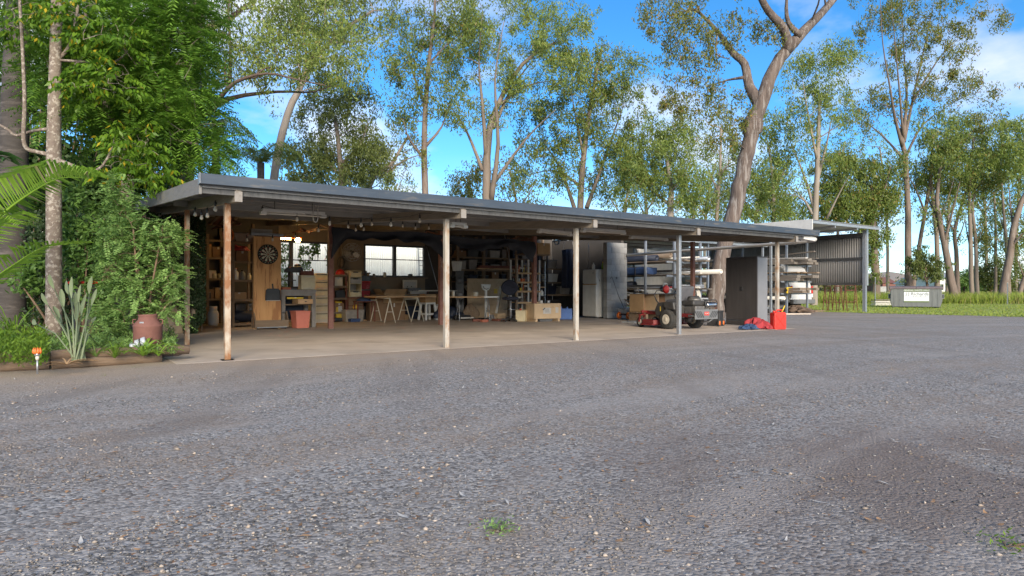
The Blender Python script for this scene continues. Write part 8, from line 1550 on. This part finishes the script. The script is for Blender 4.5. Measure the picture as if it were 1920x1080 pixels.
# ================================================================ far lean-to
far = thing('far_lean_to', 'tall grey lean-to shed with ribbed end wall beyond the racks', 'shed', (22, 4.6, GZ)); fo = -Vector((22, 4.6, GZ))
def fb(name, m, c, s, bev=0): return MB().box(Vector(c) + fo, s).build(name, M[m], far, bev=bev)
RU, RV, RZ = (21.9, 27.05), (4.55, 13.4), 3.62
cr = corrugated(RU[0], RU[1], 0, 1, 0, .10, .014); cr.V = [tuple(Vector((x, RV[0] + z * (RV[1] - RV[0]), RZ + y + .02 + z * .10)) + fo) for (x, y, z) in cr.V]; rfo = cr.build('roof', M['zinc_top'], far, smooth=True); sm = rfo.modifiers.new('thickness', 'SOLIDIFY'); sm.thickness = .004
fb('front_beam', 'galv', ((RU[0] + RU[1]) / 2, RV[0] + .05, RZ - .06), (RU[1] - RU[0], .06, .10)); MB().add([Vector(p) + fo for p in ((RU[0] - .02, RV[0], RZ - .36), (RU[0] - .02, RV[1], RZ - .20), (RU[0] - .02, RV[1], RZ + .14), (RU[0] - .02, RV[0], RZ + .04), (RU[0] + .02, RV[0], RZ - .36), (RU[0] + .02, RV[1], RZ - .20), (RU[0] + .02, RV[1], RZ + .14), (RU[0] + .02, RV[0], RZ + .04))], [(0, 1, 2, 3), (7, 6, 5, 4), (0, 4, 5, 1), (1, 5, 6, 2), (2, 6, 7, 3), (3, 7, 4, 0)]).build('barge_board', M['white_paint'], far)
for v in (6.6, 8.8, 11, 13.2): fb('roof_purlin', 'galv', ((RU[0] + RU[1]) / 2, v, RZ - .07), (RU[1] - RU[0], .05, .10))
for u in (23.6, 25.3): fb('roof_rafter', 'galv', (u, 9, RZ - .16), (.06, 8.8, .09))
EW = 26.85
cr = corrugated(5.15, 13.3, 1.17, 3.30, EW, .105, .02, 'y'); cr.V = [tuple(Vector((x, y, z if z < 2 else 3.40 - (y - 5.1) * .005)) + fo) for (x, y, z) in cr.V]; wl = cr.build('end_wall', M['sheet_grey'], far, smooth=True); sm = wl.modifiers.new('thickness', 'SOLIDIFY'); sm.thickness = .003
for z in (1.22, 2.32, 3.33): MB().box(Vector((EW - .06, 9.2, z)) + fo, (.07, 8.1, .10 if z < 3 else .17)).build('girt', M['steel_dark'], far)
for v, m in ((5.10, 'steel_blue'), (9.2, 'steel_blue'), (13.2, 'steel_blue')): fb('post', m, (EW - .02, v, (RZ - .1) / 2), (.13, .13, RZ - .1)); 
fb('post_cladding', 'galv', (EW + .02, 5.02, 2.35), (.16, .04, 2.4)); fb('post', 'galv', (22.0, 6.4, (RZ - .1) / 2), (.08, .08, RZ - .1)); fb('post', 'galv', (22.0, 11.5, (RZ - .1) / 2), (.08, .08, RZ - .1))
cr = corrugated(15.5, 26.8, .2, 3.2, 13.7, .10, .016); cr.V = [tuple(Vector(v) + fo) for v in cr.V]; cr.build('rear_wall', M['galv_wall'], far, smooth=True)
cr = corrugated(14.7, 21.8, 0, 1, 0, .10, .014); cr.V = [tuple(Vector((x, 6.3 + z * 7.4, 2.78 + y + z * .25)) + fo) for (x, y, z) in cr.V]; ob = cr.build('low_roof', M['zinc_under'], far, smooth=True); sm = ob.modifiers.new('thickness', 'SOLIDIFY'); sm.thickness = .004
for v in (6.4, 8.4, 10.4, 12.6): fb('low_purlin', 'galv', (18.2, v, 2.72 + (v - 6.3) * .034), (7.1, .05, .08))
for u in (14.9, 18.2, 21.6): fb('low_post', 'steel_blue', (u, 6.5, 1.34), (.07, .07, 2.68))
# ---- white van nosed in under it
vn = thing('white_van', 'white van parked nose-in under the far lean-to', 'van', (25.75, 7.35, GZ))
prof = [(0, .42), (.0, 1.05), (.34, 1.95), (.55, 2.06), (3.2, 2.06), (3.9, 1.25), (4.5, 1.05), (4.55, .42)]
MB().prism(prof, 'x', -.84, .84).build('body', M['van_white'], vn, bev=.05, seg=3)
wd_ = MB().prism([(2.55, 1.28), (2.55, 1.80), (3.0, 1.82), (3.45, 1.28)], 'x', -.853, -.848).build('side_window', M['car_glass'], vn)
bx(vn, 'bumper', M['grey_plastic'], (0, -.06, .45), (1.72, .18, .20), bev=.03); bx(vn, 'sill', M['grey_plastic'], (-.845, 2.2, .40), (.03, 3.9, .12))
for sx in (-1, 1): MB().box((sx * .80, -.012, .98), (.10, .05, .34)).build('tail_light', M['tail_red'], vn, bev=.01); MB().box((sx * .80, -.012, .72), (.10, .05, .16)).build('tail_light_lower', M['sign_white'], vn, bev=.01)
MB().box((0, -.02, .62), (.40, .012, .12)).build('number_plate', M['sign_white'], vn)
MB().box((-.852, .45, .82), (.012, .36, .50)).build('fuel_flap_panel', M['grey_plastic'], vn); MB().box((-.858, .45, .82), (.010, .30, .42)).build('locker_door', M['van_white'], vn, bev=.004)
for y in (.85, 3.6):
    for sx in (-1, 1): wo = lt(vn, 'wheel', M['tyre'], [(.2, -.1), (.30, -.1), (.32, -.06), (.32, .06), (.30, .1), (.2, .1)], (sx * .76, y, .32), 20, 'x'); lt(wo, 'rim', M['galv'], [(.01, -.08), (.2, -.10), (.2, .10), (.01, .08)], (sx * .76, y, .32), 16, 'x')
# ---- rusty trestles on the lawn edge beside the lean-to
def sawhorse(label, px0, px1, pb, h, sp):
    a, b = G(px0, pb, GZ), G(px1, pb - .4, GZ); t = trestle('rusty_trestle', label, a, b, h, sp, 'rust_dark', group='rusty trestles beside the van', r_=.019); t.location.z = GZ
    d_ = (b - a); o = -(a + b) / 2; o.z = 0
    for z in (.35, .8): tb(t, 'rung', M['rust_dark'], [Vector((a.x, a.y, z * h)) + o, Vector((b.x, b.y, z * h)) + o], .016, 6)
sawhorse('rusty steel trestle nearest the van', 1547, 1557, 583.6, 1.15, .22); sawhorse('middle one of the three rusty steel trestles', 1565, 1577, 583.4, 1.15, .22); sawhorse('rusty steel trestle standing nearest the end post of the lean-to', 1585, 1604, 583.6, 1.2, .2)
t = thing('scrap_timber', 'low scrap timber lying at the gravel edge by the rusty trestles', 'timber', G(1530, 585, GZ))
for k in range(5): MB().bar((-.8 + .1 * k, .1 * k, .03), (.9 - .15 * k, .1 * k + .1, .03 + .01 * k), .1, .05).build('offcut', M['old_timber'], t)
# ================================================================ waste bin, boards, fence, far sheds
c = G(1728, 577.5, GZ); k_ = mpp(c); vdir = math.atan2(RY, RX); t = thing('skip_bin', 'dented grey steel waste skip with white sign on the lawn', 'skip bin', (c.x + FX * .55, c.y + FY * .55, GZ), vdir - .50); W, Hb = 84 * k_, 39 * k_
MB().prism([(-W * .46, .06), (W * .46, .06), (W * .5, .35 * Hb), (W * .485, Hb * .94), (-W * .485, Hb * .94), (-W * .5, .35 * Hb)], 'y', -.55, .75).build('body', M['bin_steel'], t, bev=.02)
MB().prism([(-.62, Hb * .93), (.82, Hb * .93), (.80, Hb), (.1, Hb * 1.06), (-.60, Hb * .99)], 'x', -W * .515, -.01).build('lid', M['bin_lid'], t, bev=.015); MB().prism([(-.62, Hb * .93), (.82, Hb * .93), (.80, Hb), (.1, Hb * 1.05), (-.60, Hb * .99)], 'x', .01, W * .515).build('lid', M['bin_lid'], t, bev=.015)
for sx in (-1, 1): po = bx(t, 'lift_pocket', M['bin_steel'], (sx * W * .505, -.1, Hb * .56), (.16, .62, .26), bev=.01); bx(po, 'pocket_hole', M['black_plastic'], (sx * W * .505, -.413, Hb * .56), (.10, .01, .16), bev=0)
for sx in (-.42, .42): bx(t, 'skid', M['steel_dark'], (sx * W, .1, .03), (.12, 1.1, .06))
for k in range(9): bx(t, 'stiffener', M['bin_steel'], (-W * .42 + W * .105 * k, -.556, Hb * .5), (.04, .012, Hb * .8), bev=0) if abs(-W * .42 + W * .105 * k) > W * .26 else None
sg = bx(t, 'sign', M['sign_white'], (0.02, -.562, Hb * .52), (W * .48, .016, Hb * .50), bev=0); bx(t, 'sign_band', M['leaf_grey'], (0.02, -.562, Hb * .845), (W * .48, .014, Hb * .11), bev=0); bx(t, 'sign_foot', M['leaf_grey'], (.02, -.571, Hb * .305), (W * .478, .004, Hb * .07), bev=0)
text_part(t, 'sign_lettering', 'GENERAL WASTE ONLY', Hb * .10, 'sign_white', (0.02, -.572, Hb * .845), (R(90), 0, 0)); text_part(t, 'sign_lettering', 'J J Richards', Hb * .21, 'sign_ink', (0.05, -.573, Hb * .67), (R(90), 0, 0)); text_part(t, 'sign_lettering', '& Sons Pty Ltd', Hb * .09, 'sign_ink', (0.15, -.573, Hb * .54), (R(90), 0, 0))
a = G(1637, 573, GZ); b = G(1696, 572.5, GZ); t = thing('board_stack', 'stack of pale boards lying on the lawn left of the waste skip', 'boards', ((a.x + b.x) / 2, (a.y + b.y) / 2, GZ)); o = -(a + b) / 2; o.z = 0
for k in range(4): MB().bar(Vector((a.x, a.y, .05 + .10 * k)) + o + Vector((.05 * (k % 2), 0, 0)), Vector((b.x, b.y, .05 + .10 * k)) + o, .35, .06).build('board', M['paper'] if k < 3 else M['grey_timber'], t)
for i, (px, pb, pt) in enumerate(((1889, 571, 530), (1641, 571, 520), (1757, 573, 538), (1960, 571, 530))):
    c = G(px, pb, GZ); h_ = (pb - pt) * mpp(c); t = thing('fence_picket', ['thin steel fence picket in the long grass near the right border', 'thin steel fence picket right of the far lean-to post', 'thin steel fence picket behind the waste skip', 'thin steel fence picket outside the right border'][i], 'fence post', c, 0, 'steel pickets of the field fence'); MB().box((0, 0, h_ / 2), (.05, .05, h_)).build('post', M['galv'], t); MB().box((0, 0, h_ * .99), (.06, .06, .03)).build('cap', M['pvc'], t)
def far_shed(name, label, px0, px1, pt, d_, m, roof='zinc_top', dpt=5):
    a, b = D(px0, 544, d_), D(px1, 544, d_); h_ = D(px0, pt, d_).z - GZ; w_ = (b - a).length; t = thing(name, label, 'shed', ((a.x + b.x) / 2, (a.y + b.y) / 2, GZ), math.atan2(RY, RX), 'far buildings beyond the field'); bx(t, 'wall', M[m], (0, dpt / 2, h_ / 2), (w_, dpt, h_), bev=0)
    MB().prism([(-.3, h_), (dpt + .3, h_), (dpt / 2, h_ + .18 * dpt)], 'x', -w_ / 2 - .3, w_ / 2 + .3).build('roof', M[roof], t)
    for k in range(3): wn = bx(t, 'window', M['steel_dark'], (-w_ * .3 + w_ * .3 * k, -.02, h_ * .55), (w_ * .12, .05, h_ * .3), bev=0); bx(wn, 'pane', M['car_glass'], (-w_ * .3 + w_ * .3 * k, -.05, h_ * .55), (w_ * .10, .02, h_ * .26), bev=0)
far_shed('far_shed', 'white shed far behind the waste skip', 1762, 1788, 522, 85, 'white_paint'); far_shed('far_shed', 'low pale shed far behind the skip bin lid', 1718, 1748, 532, 92, 'galv_wall'); far_shed('far_shed', 'long dull red shed far away beyond the field', 1655, 1680, 531, 150, 'rust', 'rust', dpt=8)
t = thing('lawn_seat', 'small white garden seat in the long grass right of the lean-to post', 'seat', D(1660, 548, 62)); c = t.location; t.location.z = GZ; bx(t, 'seat', M['white_paint'], (0, 0, .72), (1.1, .4, .06)); bx(t, 'backrest', M['white_paint'], (0, .2, 1.05), (1.1, .05, .5))
for sx in (-.5, .5):
    for sy in (-.15, .15): bx(t, 'leg', M['white_paint'], (sx, sy, .35), (.05, .05, .7))
